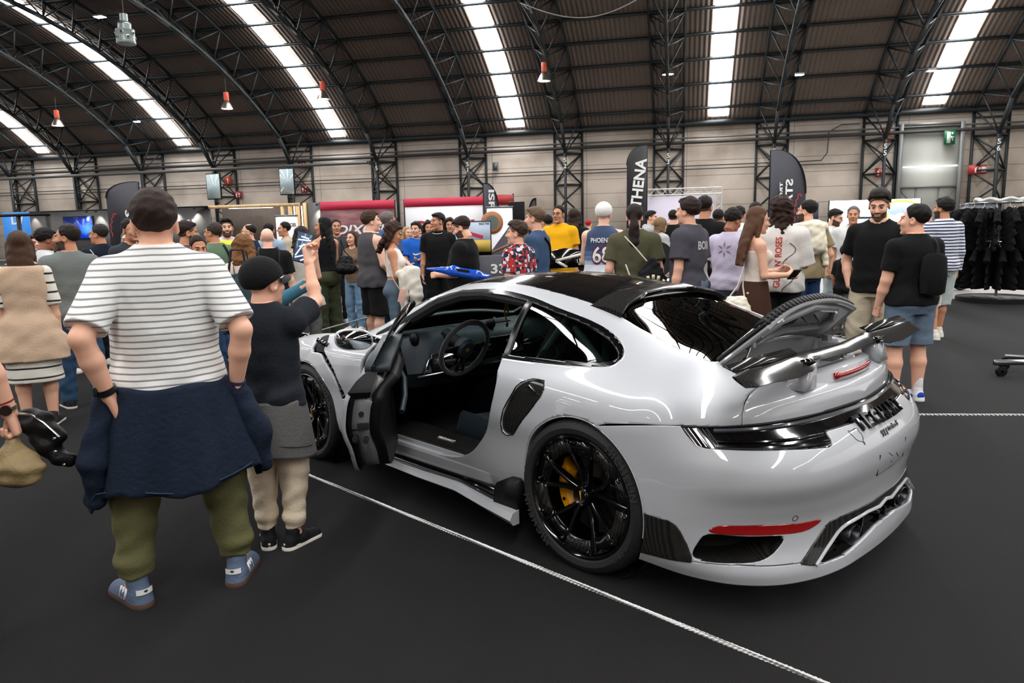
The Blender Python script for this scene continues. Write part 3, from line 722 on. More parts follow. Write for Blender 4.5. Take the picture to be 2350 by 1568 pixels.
both(trimp).moved((-.004, 0, 0)).obj('diffuser_trim', [m_carbon], car, thick=.015)
pk = pock.moved((.16, -.10, -.01)); sides(pk, 'duct_back', m_dark)
# the duct's walls: loft from the outline to the pushed-in outline
def Bpt(u, z):
    u = min(max(u, 0), 299); i = int(u); t = u - i; k = min(i + 1, 299); out = 0
    for q, w_ in ((i, 1 - t), (k, t)):
        zz = GB[q, ::-1, 2]; out = out + w_ * np.array([np.interp(z, zz, GB[q, ::-1, c]) for c in (0, 1)])
    return np.array([out[0], out[1], z])
for sg in (1, -1):
    mb = MB(); r0 = np.array([Bpt(*p) for p in POCK]); r1 = r0 + [.16, -.10, -.01]
    mb.loft([r0 * [1, sg, 1], r1 * [1, sg, 1]], caps=False); mb.build('duct', m_carbon, car)
# mirrored tailpipe pair inside the black centre opening
Bfull = both(B); bvhB = BVHTree.FromPolygons([Vector(v) for v in Bfull.V], Bfull.F)
def Bhit(y, z, off=0):
    h, n, i, d = bvhB.ray_cast(Vector((-2, y, z)), Vector((1, 0, 0)))
    if h is None: return np.array([-.95, y, z]), np.array([-1., 0, 0])
    if n[0] > 0: n = -n
    return np.array(h), np.array(n)
mb = MB(); mb.box((-.72, 0, .29), (.02, 1.1, .22)); mb.box((-.82, 0, .21), (.2, .9, .01)); mb.box((-.80, 0, .39), (.18, .9, .01)); mb.build('diffuser_recess', m_dark, car, smooth=False)
for sg in (1, -1):
    t = []; tt = []
    for h, f in ((0, 1), (.10, 1)): pass
    mb = MB(); R_ = lambda x, a, b: [(x, sg * (.30 + .018 * 0) + a * math.cos(q), .268 + b * math.sin(q)) for q in np.linspace(0, 2 * PI, 28, endpoint=False)]
    mb.loft([R_(-.80, .062, .04), R_(-.975, .066, .043), R_(-.982, .063, .04), R_(-.975, .058, .036), R_(-.82, .052, .032)], caps=False)
    e = mb.build('exhaust_tip', m_gun, car)
    MB().loft([R_(-.84, .05, .03), R_(-.83, .01, .005)], caps=True).build('exhaust_bore', m_dark, e)
    MB().rbox((-.95, sg * .20, .285), (.05, .012, .10), .004, R=rotx(sg * .3)).build('diffuser_vane', m_black, car)
mb = MB()
for y in (-.42, -.32, -.22, -.1, .1, .22, .32, .42): mb.beam((-.72, y, .215), (-.955 + abs(y) * .12, y, .215), .012, .06)
mb.build('diffuser_fins', m_black, car, smooth=False)
# white rim line between trim and opening
rim = [Bpt(u, z) + [-.004, 0, 0] for u, z in [(188, .22), (200, .262), (216, .313), (222, .325), (229, .332), (262, .341), (285, .333), (299, .347)]]
rim = rim + [p * [1, -1, 1] for p in rim[-2::-1]]
MB().tube(rim, .008, 8).build('diffuser_rim', m_paint, car)
# tail light detail: light blades along the lens, fins at the outer end
def lampline(u0, u1, z0, z1, off, r, name, m, n=40, mir=True):
    mb = MB(); L_ = [Bpt(u, z) for u, z in zip(np.linspace(u0, u1, n), np.linspace(z0, z1, n))]
    L_ = np.array(L_); c = np.array([-.4, 0, 0]); d = L_ - c; d[:, 2] = 0; d /= np.linalg.norm(d, axis=1, keepdims=True); L_ = L_ + d * off
    if u1 > 290: return mb.tube(np.concatenate([L_, L_[-2::-1] * [1, -1, 1]]), r, 6).build(name, m, car)
    for sg in (1, -1): MB().tube(L_ * [1, sg, 1], r, 6).build(name, m, car)
m_smoke = mat('smoked_grey_lens', (74, 76, 82), .12, coat=1)
lampline(112, 299, .776, .776, -.001, .0085, 'light_bar', m_smoke)
lampline(112, 208, .738, .727, -.002, .006, 'light_blade', m_black)
lampline(112, 208, .722, .703, -.002, .008, 'light_blade', m_black)
lampline(87, 299, .789, .789, .0, .0035, 'lamp_seal', m_trim)
mb = MB()
for k in range(6):
    a = Bpt(89 + 3.6 * k, .785); b = Bpt(98 + 3.4 * k, .722 - .001 * k); dd = np.array([-.006, .006, 0])
    for sg in (1, -1): mb.tube([(a + dd * .6) * [1, sg, 1], (b + dd * .6) * [1, sg, 1]], .0022, 5)
mb.build('lamp_fins', m_smoke, car)
# lettering on the tail
def tail_text(mb, txt, yc, zc, h, width, depth, slope=0.0, **kw):
    V, F = text_geo(txt, h, depth=depth / 2, **kw); V[:, 0] *= width / (V[:, 0].max() - V[:, 0].min()); out = []
    for a, b, d in V:
        p, n = Bhit(yc - a, zc + b + slope * a); out.append(p + n * (d + depth * .5 + .001))
    mb.add(out, F)
mb = MB()
for k, ch in enumerate('TECHART'): tail_text(mb, ch, .225 - .075 * k, .725, .046, .056, .014, bold=.03)
mb.build('rear_lettering', MATS['satin_black_trim'], car, smooth=False, label='gloss black block letters')
mb = MB(); tail_text(mb, '911', .075, .668, .024, .062, .004, bold=.02, shear=.2); tail_text(mb, 'turbo S', -.035, .676, .02, .13, .004, bold=.012, shear=.35); mb.build('model_badge', m_black, car, smooth=False, label='small black script badge')
# outline sticker of a race track
TR = [(.0, .95), (.05, 1.0), (.2, .93), (.35, .97), (.62, .94), (.66, 1.0), (.8, .98), (.98, .95), (.93, .75), (1.0, .62), (.95, .5), (.88, .38), (.78, .3), (.75, .2), (.82, .14), (.74, .05), (.76, 0), (.70, .12), (.66, .22), (.5, .28), (.3, .36), (.16, .5), (.12, .68), (.02, .8)]
mb = MB(); L_ = []
for a, b in TR: p, n = Bhit(.325 - .072 * a, .655 + .062 * b); L_.append(p + n * .0008)
mb.tube(L_, .0014, 4, closed=True); mb.build('track_sticker', m_trim, car)
# plate recess lines
mb = MB()
def bl(pts, r):
    L_ = []
    for y, z in pts: p, n = Bhit(y, z); L_.append(p + n * .0005)
    mb.tube(L_, r, 5)
bl([(.165, .592), (.16, .497)], .0035); bl([(-.15, .60), (-.15, .51)], .003); bl([(.16, .497), (0, .50), (-.15, .51)], .0015)
bl([(.07, .58), (.02, .555)], .0015); bl([(-.02, .56), (-.07, .53)], .0018); bl([(.03, .535), (.005, .52)], .001)
mb.build('plate_mount', m_trim, car)
for sg in (1, -1):
    mb = MB(); p, n = Bhit(sg * .645, .418); n = n / np.linalg.norm(n); a = np.cross(n, [0, 0, 1.]); a /= np.linalg.norm(a); b = np.cross(n, a)
    mb.tube([p + n * .0005 + .012 * (math.cos(t) * a + math.sin(t) * b) for t in np.linspace(0, 2 * PI, 20, endpoint=False)], .0012, 4, closed=True); mb.build('parking_sensor', m_trim, car)

# ---------------------------------------------------------------- rear lid, its well, strut, wing
mb = MB()
well = np.array([(-.46, .515), (-.53, .552), (-.60, .58), (-.655, .575), (-.69, .48), (-.71, .25), (-.715, 0)])
well = np.concatenate([well, well[-2::-1] * [1, -1]])
def zdeck(x, y):
    i = np.argmin((GM[:, :, 0] - x) ** 2 + (GM[:, :, 1] - abs(y)) ** 2 + 10 * (GM[:, :, 2] < .75)); a, b = np.unravel_index(i, GM.shape[:2]); return GM[a, b, 2]
ringA = np.array([(x, y, zdeck(x, y) - .004) for x, y in well]); front = np.array([(-.44, y, zdeck(-.44, y) - .004) for y in (-.3, 0, .3)])
ringA = np.concatenate([ringA, front]); ctr = ringA.mean(0)
r1 = ringA * [1, .97, 1] - [0, 0, .03]; r2 = ringA * [1, .86, 1]; r2[:, 2] = np.minimum(ringA[:, 2] - .10, .86); r3 = r2 * [1, .9, 0] + [0, 0, .80]
mb.loft([ringA, r1, r2, r3], caps=False); mb.add(r3, [tuple(range(len(r3)))]); mb.build('engine_bay_well', m_gpaint, car, angle=30)
mb = MB()
for sg in (1, -1):
    mb.rbox((-.585, sg * .36, .92), (.12, .05, .10), .02); mb.rbox((-.53, sg * .44, .93), (.05, .03, .12), .01, R=rotz(.5 * sg))
mb.rbox((-.56, 0, .86), (.16, .52, .06), .02); mb.build('hinge_brackets', m_gpaint, car)
mb = MB(); mb.box((-.60, 0, .845), (.16, .9, .01)); mb.build('engine_cover', m_trim, car, smooth=False)
# lid (open), a curved panel hinged at the foot of the rear window
lid = empty('engine_lid', (0, 0, 0), parent=car)
def lidp(a, b, off=0.0):
    hx = np.array([-.455 + .02 * (1 - a * a), .515 * a, .978 + .055 * (1 - a * a)]); rr = np.array([-.64 + .006 * (1 - a * a), .468 * a, 1.143 + .07 * (1 - abs(a) ** 2.3)])
    p = hx * (1 - b) + rr * b; bul = math.sin(PI * b) * .02; n = unit(np.array([.62, 0, .66]))
    return p + n * (bul * (1 - a * a) + off)
def lidgrid(b0, b1, off, na=31, nb=9): return np.array([[lidp(a, b, off) for b in np.linspace(b0, b1, nb)] for a in np.linspace(-1, 1, na)])
Srf.grid(lidgrid(0, 1, .012)).flip().obj('lid_panel', [m_black], lid, thick=.008)
Srf.grid(lidgrid(0, 1, -.014)).obj('lid_underside', [m_gpaint], lid, thick=.008)
edge = lambda off: [lidp(-1, b, off) for b in np.linspace(0, 1, 8)] + [lidp(a, 1, off) for a in np.linspace(-1, 1, 31)[1:-1]] + [lidp(1, b, off) for b in np.linspace(1, 0, 8)]
MB().tube(edge(-.012), .013, 8).build('lid_rim', m_gpaint, lid)
MB().tube(edge(.008), .011, 8).build('lid_seal', m_trim, lid)
mb = MB()
for k in range(27):
    a = .96 - 1.92 * k / 26; p = lidp(a, .98, .012); q = lidp(a, 1.0, .03); d = unit(lidp(min(a + .02, 1), 1, 0) - lidp(max(a - .02, -1), 1, 0))
    mb.beam(lidp(a, .80, .024), lidp(a, 1.02, .024), .026, .016); mb.beam(lidp(a, 1.01, .026), lidp(a, 1.03, -.004), .024, .014)
for k in range(9):
    a = 1.0; b = .35 + .07 * k
mb.build('grille_slats', m_trim, lid, smooth=False)
mb = MB(); fr_ = [lidp(a, b, -.03) for a, b in [(-.72, .25), (-.78, .6), (-.62, .85), (0, .92), (.62, .85), (.78, .6), (.72, .25), (0, .22)]]
mb.tube(fr_, .018, 8, closed=True); mb.build('lid_inner_frame', m_gpaint, lid)
mb = MB(); mb.tube([lidp(-.15, .55, -.03), lidp(-.15, .55, -.075), lidp(-.3, .58, -.085), lidp(-.38, .58, -.07), lidp(-.38, .60, -.03)], .0045, 6); mb.build('latch_hoop', m_chrome, lid)
mb = MB(); mb.box(lidp(.1, .6, -.028), (.10, .16, .012), R=roty(.85)); mb.build('lid_opening', m_dark, lid, smooth=False)
mb = MB(); s0 = np.array([-.545, .50, .93]); s1 = lidp(.80, .42, -.03); mid_ = s0 * .5 + s1 * .5
mb.tube([s0, mid_], .011, 10); mb.build('gas_strut', m_trim, car); MB().tube([mid_, s1], .005, 8).build('strut_rod', m_chrome, car)
MB().rbox(s1, (.03, .025, .04), .006).build('strut_bracket', m_paint, lid)
# roof edge spoiler
mb = MB(); R_ = []
for a in np.linspace(-1, 1, 41):
    y = .50 * a; e = 1 - abs(a) ** 3
    xf = .30 - .02 * a * a; xr = .10 + .05 * e - .02 * abs(a) + (.012 if abs(a) < .42 else 0); zf = float(np.interp(abs(y), [0, .25, .42, .5], [1.248, 1.24, 1.207, 1.182])); zr = float(np.interp(abs(y), [0, .25, .42, .5], [1.222, 1.212, 1.178, 1.138]))
    R_.append([(xf, y, zf - .004), (.5 * (xf + xr), y, .5 * (zf + zr) + .018), (xr, y, zr + .016), (xr - .004, y, zr + .008), (xr + .01, y, zr - .012), (.5 * (xf + xr), y, .5 * (zf + zr) - .012)])
mb.loft(R_); mb.build('roof_spoiler', m_carbon, car, angle=35)
# rear wing
def wing():
    mb = MB(); rings = []
    for a in np.linspace(-1, 1, 61):
        t = abs(a); y = .955 * a
        ch = np.interp(t, [0, .36, .46, .62, .9, .97, 1], [.08, .08, .11, .115, .09, .08, .055]); xl = np.interp(t, [0, .5, 1], [-.742, -.725, -.755]); zl = np.interp(t, [0, .3, .5, .85, 1], [1.012, 1.018, 1.028, 1.03, 1.022])
        dr = np.interp(t, [0, .36, .46, .62, 1], [.022, .022, .052, .055, .034]); th = np.interp(t, [0, .4, .9, 1], [.012, .014, .011, .008])
        o = []
        for f, k in ((0, 0), (.12, .8), (.35, 1), (.7, .6), (1, .1), (1, -.1), (.7, -.35), (.35, -.5), (.12, -.4)):
            o.append((xl - ch * f, y, zl - dr * f + th * k))
        rings.append(o)
    mb.loft(rings); return mb
wing().build('rear_wing', m_carbon, car, angle=40)
for sg in (1, -1):
    mb = MB(); mb.loft([[(-.72 - dx, sg * (y + w_), z), (-.72 - dx, sg * (y - w_), z), (-.80 - dx, sg * (y - w_), z), (-.80 - dx, sg * (y + w_), z)] for z, y, w_, dx in ((.89, .42, .055, .02), (.94, .40, .045, .015), (.985, .385, .04, .01))])
    mb.build('wing_pylon', m_paint, car, smooth=False)
for sg in (1, -1): mb = MB(); mb.loft([[(-.73, sg * (.385 + w_), z), (-.73, sg * (.385 - w_), z), (-.815, sg * (.385 - w_), z), (-.815, sg * (.385 + w_), z)] for z, w_ in ((.985, .042), (1.012, .06))]); mb.build('pylon_mount', m_black, car, smooth=False)
for sg in (1, -1): mb = MB(); mb.loft([[(-.70, sg * y, z), (-.715, sg * y, z + .006), (-.70 - c, sg * y, z - .012), (-.70 - c, sg * y, z - .018)] for y, z, c in ((.40, 1.045, .05), (.70, 1.052, .06), (.93, 1.05, .05))]); mb.build('wing_flap', m_carbon, car, smooth=False)
# painted spoiler base with the third brake light
mb = MB(); rings = []
for a in np.linspace(-1, 1, 33):
    y = .50 * a; e = 1 - a * a; x0 = -.815 - .02 * e + .14 * abs(a) ** 2.5
    rings.append([(x0 + .10, y, .905 + .03 * e), (x0 + .03, y, .925 + .03 * e), (x0, y, .915 + .026 * e), (x0 - .012, y, .880 + .012 * e), (x0 + .05, y, .86)])
mb.loft(rings); mb.build('spoiler_base', m_paint, car, angle=35)
mb = MB(); mb.loft([[(x + o, y, z0), (x + o, y, z1)] for o, y, x, z0, z1 in [(0, y, -.838 + .14 * abs(y / .5) ** 2.5 + .02 * (y / .5) ** 2 * 1 - .004, .897, .925) for y in np.linspace(-.2, .2, 13)]], caps=False, closed=False)
o = mb.build('brake_light', m_reflr, car); md = o.modifiers.new('t', 'SOLIDIFY'); md.thickness = .02; md.offset = 0

# ---------------------------------------------------------------- underbody, arch liners, skirts
mb = MB(); mb.box((1.22, 0, .17), (1.7, 1.5, .05)); mb.box((-.56, 0, .20), (.45, 1.1, .04)); mb.build('underbody', m_dark, car, smooth=False)
for x, z, r in ((0, .361, .40), (2.45, .343, .385)):
    for sg in (1, -1):
        mb = MB(); pr = [(r, sg * .875), (r, sg * .60), (.02, sg * .58)]
        mb.lathe(pr, c=(x, 0, z), axis='y', n=40); mb.build('wheel_arch_liner', m_dark, car)
# arch lips: painted returns round the wheel openings
for x, z, r, y0 in ((0, .361, .374, .945), (2.45, .343, .358, .92)):
    for sg in (1, -1):
        mb = MB(); rr = []
        for t in np.linspace(-.28, PI + .22, 60):
            px, pz = x + r * math.cos(t), z + r * math.sin(t); yb = y0
            try: yb = on_left(px + .012 * math.cos(t), pz + .012 * math.sin(t))[1] if (pz > .79 or px > -.15) else Bpt(np.interp(-px, [.1, .34, .53], [2, 43, 86]), max(pz, .17))[1]
            except Exception: pass
            rr.append([(px, sg * (yb + .001), pz), (px - .004 * math.cos(t), sg * yb, pz - .004 * math.sin(t)), (px - .004 * math.cos(t), sg * (yb - .05), pz - .004 * math.sin(t)), (px + .006 * math.cos(t), sg * (yb - .05), pz + .006 * math.sin(t)), (px + .006 * math.cos(t), sg * (yb - .004), pz + .006 * math.sin(t))])
        mb.loft(rr); mb.build('arch_lip', m_paint, car)
for sg in (1, -1):
    mb = MB(); rr = []
    for x, y, z, w_, h in ((2.02, .87, .20, .02, .02), (1.68, .895, .178, .04, .024), (1.2, .905, .178, .05, .026), (.85, .91, .185, .055, .03), (.6, .935, .168, .055, .036), (.38, .965, .155, .03, .045)):
        rr.append([(x, sg * (y + w_ * .5 + .02), z + .004), (x, sg * (y + w_ * .5), z + h * .8), (x, sg * (y - w_), z + h), (x, sg * (y - w_), z - h * .6), (x, sg * (y + w_ * .4), z - h * .6)])
    mb.loft(rr); mb.build('side_skirt', m_paint, car, angle=30)
    mb = MB(); mb.loft([[(x, sg * (y), z1), (x, sg * (y - .05), z1), (x, sg * (y - .05), z0), (x, sg * (y + .012), z0)] for x, y, z0, z1 in ((2.02, .885, .19, .24), (1.5, .885, .19, .235), (.9, .885, .2, .24), (.56, .92, .19, .25))]); mb.build('skirt_black_strip', m_black, car, smooth=False)  # gloss black strip between the sill and the skirt blade
    mb = MB(); mb.prism([(.556, .18), (.548, .268), (.53, .305), (.47, .338), (.40, .346), (.385, .335), (.385, .18)], lambda a, b: (a, sg * (.945 - .02 * (b - .18)), b), lambda a, b: (a, sg * .86, b)); mb.build('skirt_winglet', m_trim, car, smooth=False)

# ---------------------------------------------------------------- wheels
m_yel = mat('yellow_caliper', (222, 150, 8), .35, coat=.5); m_disc = mat('brake_disc_metal', (70, 68, 66), .45, metal=.9)
m_tyretxt = mat('tyre_lettering', (46, 45, 45), .6)
def wheel(x, z, yo, sg, R, W, rr, front):
    w_ = empty('wheel', (x, sg * yo, z), 0 if sg > 0 else PI, parent=car)
    k = rr / .285
    mb = MB(); mb.lathe([(rr - .004, -.012), (rr + .012, .004), (rr + .035, .009), (R - .022, .0), (R - .006, -.018), (R, -.045)] + [(R, -.06), (R - .007, -.062), (R - .007, -.07), (R, -.072), (R, -.12), (R - .008, -.122), (R - .008, -.132), (R, -.134), (R, -.2), (R - .008, -.202), (R - .008, -.212), (R, -.214)] + [(R - .003, -W + .05), (R - .03, -W), (rr, -W)], axis='y', n=80)
    ty = mb.build('tyre', m_rub, w_, angle=30)
    mb = MB()
    for i in range(64):
        a = 2 * PI * i / 64; c, s_ = math.cos(a), math.sin(a)
        mb.beam((c * (R - .016), -.006, s_ * (R - .016)), (c * (R + .0005), -.05, s_ * (R + .0005)), .0035, .004)
    mb.build('tread_sipes', m_dark, ty, smooth=False)
    # raised sidewall letters
    mb = MB()
    def arc_text(txt, a0, h, rad, bold=.03):
        a = a0
        for ch in txt:
            V, F = text_geo(ch, h, bold=bold, depth=.0012) if ch.strip() else (np.zeros((0, 3)), [])
            wd = (V[:, 0].max() - V[:, 0].min()) if len(V) else h * .4
            a -= (wd * .62) / rad
            if len(V):
                t = a - V[:, 0] / rad; rad_ = rad + V[:, 1]
                mb.add(np.stack([rad_ * np.cos(t), .0085 + V[:, 2], rad_ * np.sin(t)], 1), F)
            a -= (wd * .62 + .004) / rad
    # seen from outside x runs to the left, so clockwise text means decreasing... handled by mirrored x below
    for ar_ in (('MICHELIN', math.radians(58), .034 * k, rr + .037), ('MICHELIN', math.radians(238), .034 * k, rr + .037), ('315/30 ZR 21', math.radians(-18), .016 * k, rr + .034, .01)):
        mb = MB(); arc_text(*ar_); mb.v = [v * [-1, 1, 1] for v in mb.v]; mb.f = [f[::-1] for f in mb.f]; mb.build('tyre_letters', m_tyretxt, ty, smooth=False)
    mb = MB(); mb.lathe([(rr, -.01), (rr + .002, .0), (rr - .006, .002), (rr - .012, -.006), (rr - .018, -.03), (rr - .024, -.075), (rr - .04, -.24)], axis='y', n=72)
    for i in range(10):                                   # ten spokes in five pairs
        a = 2 * PI * (i // 2) / 5 + (.17 if i % 2 else -.17) + .3; b = 2 * PI * (i // 2) / 5 + (.30 if i % 2 else -.30) + .3
        ri = []
        for r_, an, y_, w2, h2 in ((.045, a * .4 + b * .6 * 0 + .6 * a, -.062, .012, .03), (.10 * k, a, -.05, .013, .026), (.17 * k, .5 * (a + b), -.032, .012, .024), (rr - .02, b, -.02, .016, .022)):
            c, s_ = math.cos(an), math.sin(an); p = np.array([c * r_, y_, s_ * r_]); q = np.array([-s_, 0, c])
            ri.append([p + q * w2, p + q * w2 * .5 + [0, .010, 0], p - q * w2 * .5 + [0, .010, 0], p - q * w2, p - q * w2 - [0, h2, 0], p + q * w2 - [0, h2, 0]])
        mb.loft(ri)
    mb.build('rim', m_black, w_, angle=35)
    mb = MB()                                             # bolted aero ring in ten plates
    for i in range(10):
        a0 = 2 * PI * i / 10 + .05; a1 = a0 + 2 * PI / 10 - .02; ri = (.205 if i % 2 else .196) * k; ro = rr - (.014 if i % 2 else .020); hh = -.010 if i % 2 else -.014
        T = np.linspace(a0, a1, 8); top = [(ro * math.cos(t), hh, ro * math.sin(t)) for t in T] + [(ri * math.cos(t), hh - .006, ri * math.sin(t)) for t in T[::-1]]
        n = len(top); V = top + [(x_, y_ - .012, z_) for x_, y_, z_ in top]
        mb.add(V, [tuple(range(n)), tuple(range(2 * n - 1, n - 1, -1))] + [(j, j + n, (j + 1) % n + n, (j + 1) % n) for j in range(n)], i % 2)
        c, s_ = math.cos(a0 + .07), math.sin(a0 + .07); mb.lathe([(0, .006), (.006, .006), (.008, .0), (.008, -.02)], c=((ro - .014) * c, hh, (ro - .014) * s_), axis='y', n=10, m=0)
    mb.build('aero_ring', [m_black, m_carbon], w_, smooth=False)
    mb = MB(); mb.lathe([(0, -.022), (.028, -.022), (.033, -.018), (.036, -.024), (.043, -.02), (.047, -.026), (.05, -.05), (.055, -.09)], axis='y', n=30); hb = mb.build('hub', m_black, w_)
    MB().box((0, -.0205, 0), (.005, .002, .05), R=roty(.12)).build('hub_mark', m_yel, hb, smooth=False)
    mb = MB(); mb.lathe([(.06, -.135), (.203 * k, -.135), (.203 * k, -.165), (.06, -.165)], axis='y', n=60); mb.build('brake_disc', m_disc, w_)
    mb = MB(); da = 0 if not front else PI; da = da if sg > 0 else PI - da
    A = np.linspace(da - .62, da + .62, 12)
    mb.loft([[(r_ * math.cos(t), y_, r_ * math.sin(t)) for r_, y_ in ((.122 * k, -.115), (.15 * k, -.088), (.19 * k, -.088), (.212 * k, -.115), (.212 * k, -.18), (.12 * k, -.18))] for t in A])
    cal = mb.build('brake_caliper', m_yel, w_, angle=35)
    mb = MB()
    for t in (da - .42, da + .42): mb.lathe([(0, .004), (.008, .004), (.01, 0), (.01, -.01)], c=(.172 * k * math.cos(t), -.088, .172 * k * math.sin(t)), axis='y', n=10)
    mb.build('caliper_bolts', m_chrome, cal)
for sg in (1, -1):
    wheel(0, .361, .937, sg, .361, .315, .285, False); wheel(2.45, .343, .915, sg, .343, .255, .268, True)

# ---------------------------------------------------------------- interior
mb = MB(); mb.box((1.2, 0, .23), (2.0, 1.56, .06)); mb.box((.16, 0, .55), (.05, 1.4, .6)); mb.box((1.95, 0, .55), (.06, 1.5, .6)); mb.build('cabin_floor', m_dark, car, smooth=False)
mb = MB(); mb.box((1.0, -.80, .55), (1.6, .04, .62)); mb.build('door_card', m_trim, car, smooth=False)
mb = MB()
# sill: painted steps under a black tread plate
mb.loft([[(x, .868, .30), (x, .862, .315), (x, .835, .318), (x, .83, .338), (x, .79, .342), (x, .75, .34), (x, .75, .22), (x, .86, .22)] for x in (.66, 1.0, 1.4, 1.80)]); mb.build('sill', m_paint, car, angle=25)
mb = MB(); mb.loft([[(x, .822, .348), (x, .64, .372), (x, .60, .36), (x, .60, .26), (x, .80, .26)] for x in (.70, 1.2, 1.72)]); sp = mb.build('sill_plate', m_carbon, car, angle=25)
mb = MB(); nr = unit(np.cross([-1., 0, 0], [0, -.18, .024])); text_on(mb, 'TECHART', (1.17, .74, .3615), (-1, 0, 0), unit((0, -.18, .024)), .02, .15, depth=.003, bold=.02); mb.build('sill_lettering', m_numw, sp, smooth=False)
# seats
def seat(y, name):
    s = empty(name, (0, 0, 0), parent=car)
    mb = MB(); mb.loft([[(x, y - .25, z), (x, y - .22, z + .09), (x, y - .13, z + .05), (x, y, z + .035), (x, y + .13, z + .05), (x, y + .22, z + .09), (x, y + .25, z), (x, y + .2, z - .12), (x, y - .2, z - .12)] for x, z in ((1.18, .40), (1.15, .425), (1.0, .415), (.85, .39), (.70, .38))]); mb.build('seat_cushion', m_slate, s, angle=50)
    mb = MB(); mb.loft([[(x + .0, y - w_, z), (x + .06, y - w_ * .8, z), (x + .02, y - w_ * .5, z), (x + .01, y, z), (x + .02, y + w_ * .5, z), (x + .06, y + w_ * .8, z), (x, y + w_, z), (x - .11, y + w_ * .8, z), (x - .12, y - w_ * .8, z)] for x, z, w_ in ((.72, .40, .24), (.66, .55, .25), (.58, .75, .25), (.53, .92, .2), (.50, 1.02, .14), (.49, 1.09, .12))]); mb.build('seat_back', m_trim, s, angle=50)
    mb = MB()
    for k in range(4): mb.box((.78 + .09 * k, y, .437 + .005 * k), (.008, .24, .006))
    mb.build('seat_stitching', m_dark, s, smooth=False)
seat(.40, 'driver_seat'); seat(-.40, 'passenger_seat')
# dashboard
mb = MB(); mb.loft([[(1.52 + bx, y, .60), (1.44 + bx, y, .70), (1.47 + bx, y, .80), (1.5 + bx, y, .86 + h), (1.58, y, .905 + h), (1.75, y, .90 + h * .5), (1.94, y, .90), (1.94, y, .55)] for y, h, bx in ((-.74, 0, .08), (-.5, .005, .02), (-.1, .005, .0), (.15, .02, .0), (.42, .045, 0), (.62, .02, .02), (.74, 0, .08))]); ds = mb.build('dashboard', m_slate, car, angle=40)
mb = MB(); mb.box((1.462, -.05, .74), (.03, 1.3, .14)); mb.box((1.45, -.02, .80), (.03, .34, .12)); mb.build('dash_fascia', m_black, ds, smooth=False)
mb = MB(); mb.box((1.444, .1, .69), (.01, 1.25, .01)); mb.box((1.455, .64, .74), (.012, .02, .11), R=rotx(.5)); mb.build('dash_strip', m_chrome, ds, smooth=False)
mb = MB(); mb.ell((1.56, .0, .93), (.035, .035, .035)); mb.lathe([(.03, .0), (.035, .01), (.03, .02), (0, .02)], c=(1.6, 0, .905)); mb.build('dash_clock', m_trim, ds)
mb = MB(); mb.rbox((1.74, .28, .915), (.10, .26, .012), .004); mb.rbox((1.74, -.15, .907), (.10, .34, .012), .004); mb.build('demister_grille', m_dark, ds)
mb = MB(); mb.rbox((1.15, 0, .42), (1.1, .2, .3), .03); mb.build('centre_console', m_trim, car)
mb = MB(); mb.beam((1.42, .105, .62), (.95, .105, .565), .008); mb.build('console_edge', m_chrome, car)
# steering wheel
st = empty('steering_wheel', (1.35, .42, .838), parent=car); st.rotation_euler = (0, math.radians(-22), 0)
mb = MB(); mb.tube([(0, .182 * math.cos(t), .182 * math.sin(t)) for t in np.linspace(0, 2 * PI, 48, endpoint=False)], .0165, 12, closed=True); mb.build('wheel_rim', mat('black_suede', (17, 17, 18), .9, sheen=.4), st)
mb = MB(); mb.lathe([(0, -.03), (.05, -.028), (.068, -.01), (.066, .03)], axis='x', n=28); mb.build('airbag_boss', m_slate, st)
mb = MB(); 
for a in (.05, PI - .05): mb.loft([[(.01 - .02 * (1 - f), math.cos(a) * r_ , math.sin(a) * r_ + w_), (-.012 * (1 - f) , math.cos(a) * r_, math.sin(a) * r_ + w_ * .6), (-.012 * (1 - f), math.cos(a) * r_, math.sin(a) * r_ - w_), (.012, math.cos(a) * r_, math.sin(a) * r_ - w_)] for r_, w_, f in ((.06, .03, 0), (.12, .018, .5), (.172, .014, 1))])
for d in (-.018, .018): mb.beam((0, d, -.06), (.0, d * 1.5, -.17), .012, .014)
mb.build('wheel_spokes', m_gun, st, smooth=False)
mb = MB(); mb.lathe([(0, -.034), (.014, -.034), (.015, -.03)], axis='x', n=16); mb.build('wheel_crest', mat('crest_gold', (190, 120, 40), .35, metal=.6), st)
mb = MB(); mb.tube([(0, 0, 0), (.2, 0, .0)], .04, 12); mb.build('steering_column', m_trim, st)
# roll bars, rear-view mirror, A pillar lining
mb = MB(); m_cage = mat('pale_green_tube', (150, 178, 165), .3, coat=.6)
mb.tube([(.34, .30, .62), (.30, .34, 1.08), (.34, .20, 1.14), (.34, -.20, 1.14), (.30, -.34, 1.08), (.34, -.30, .62)], .022, 10); mb.build('roll_bar', m_cage, car)
for sg in (1, -1):
    for a, b in (((.375, .56, 1.115), (.57, .57, .88)), ((.33, .56, 1.07), (.12, .57, .88))): MB().tube([(a[0], sg * a[1], a[2]), (b[0], sg * b[1], b[2])], .02, 10).build('roll_bar_strut', m_cage, car)
mb = MB(); mb.rbox((1.42, 0, 1.13), (.03, .22, .06), .012); mb.tube([(1.43, 0, 1.15), (1.45, 0, 1.23)], .01, 8); mb.build('rear_view_mirror', m_trim, car)
mb = MB(); mb.tube([(1.40, .0, 1.10), (1.41, .01, 1.02), (1.40, .0, .95)], .006, 6); mb.ell((1.40, 0, .94), (.008, .012, .02)); mb.tube([(1.40, -.012, 1.08), (1.405, -.016, 1.0)], .007, 6); mb.build('hanging_charm', mat('brass_charm', (170, 140, 90), .35, metal=.7), car)
mb = MB()
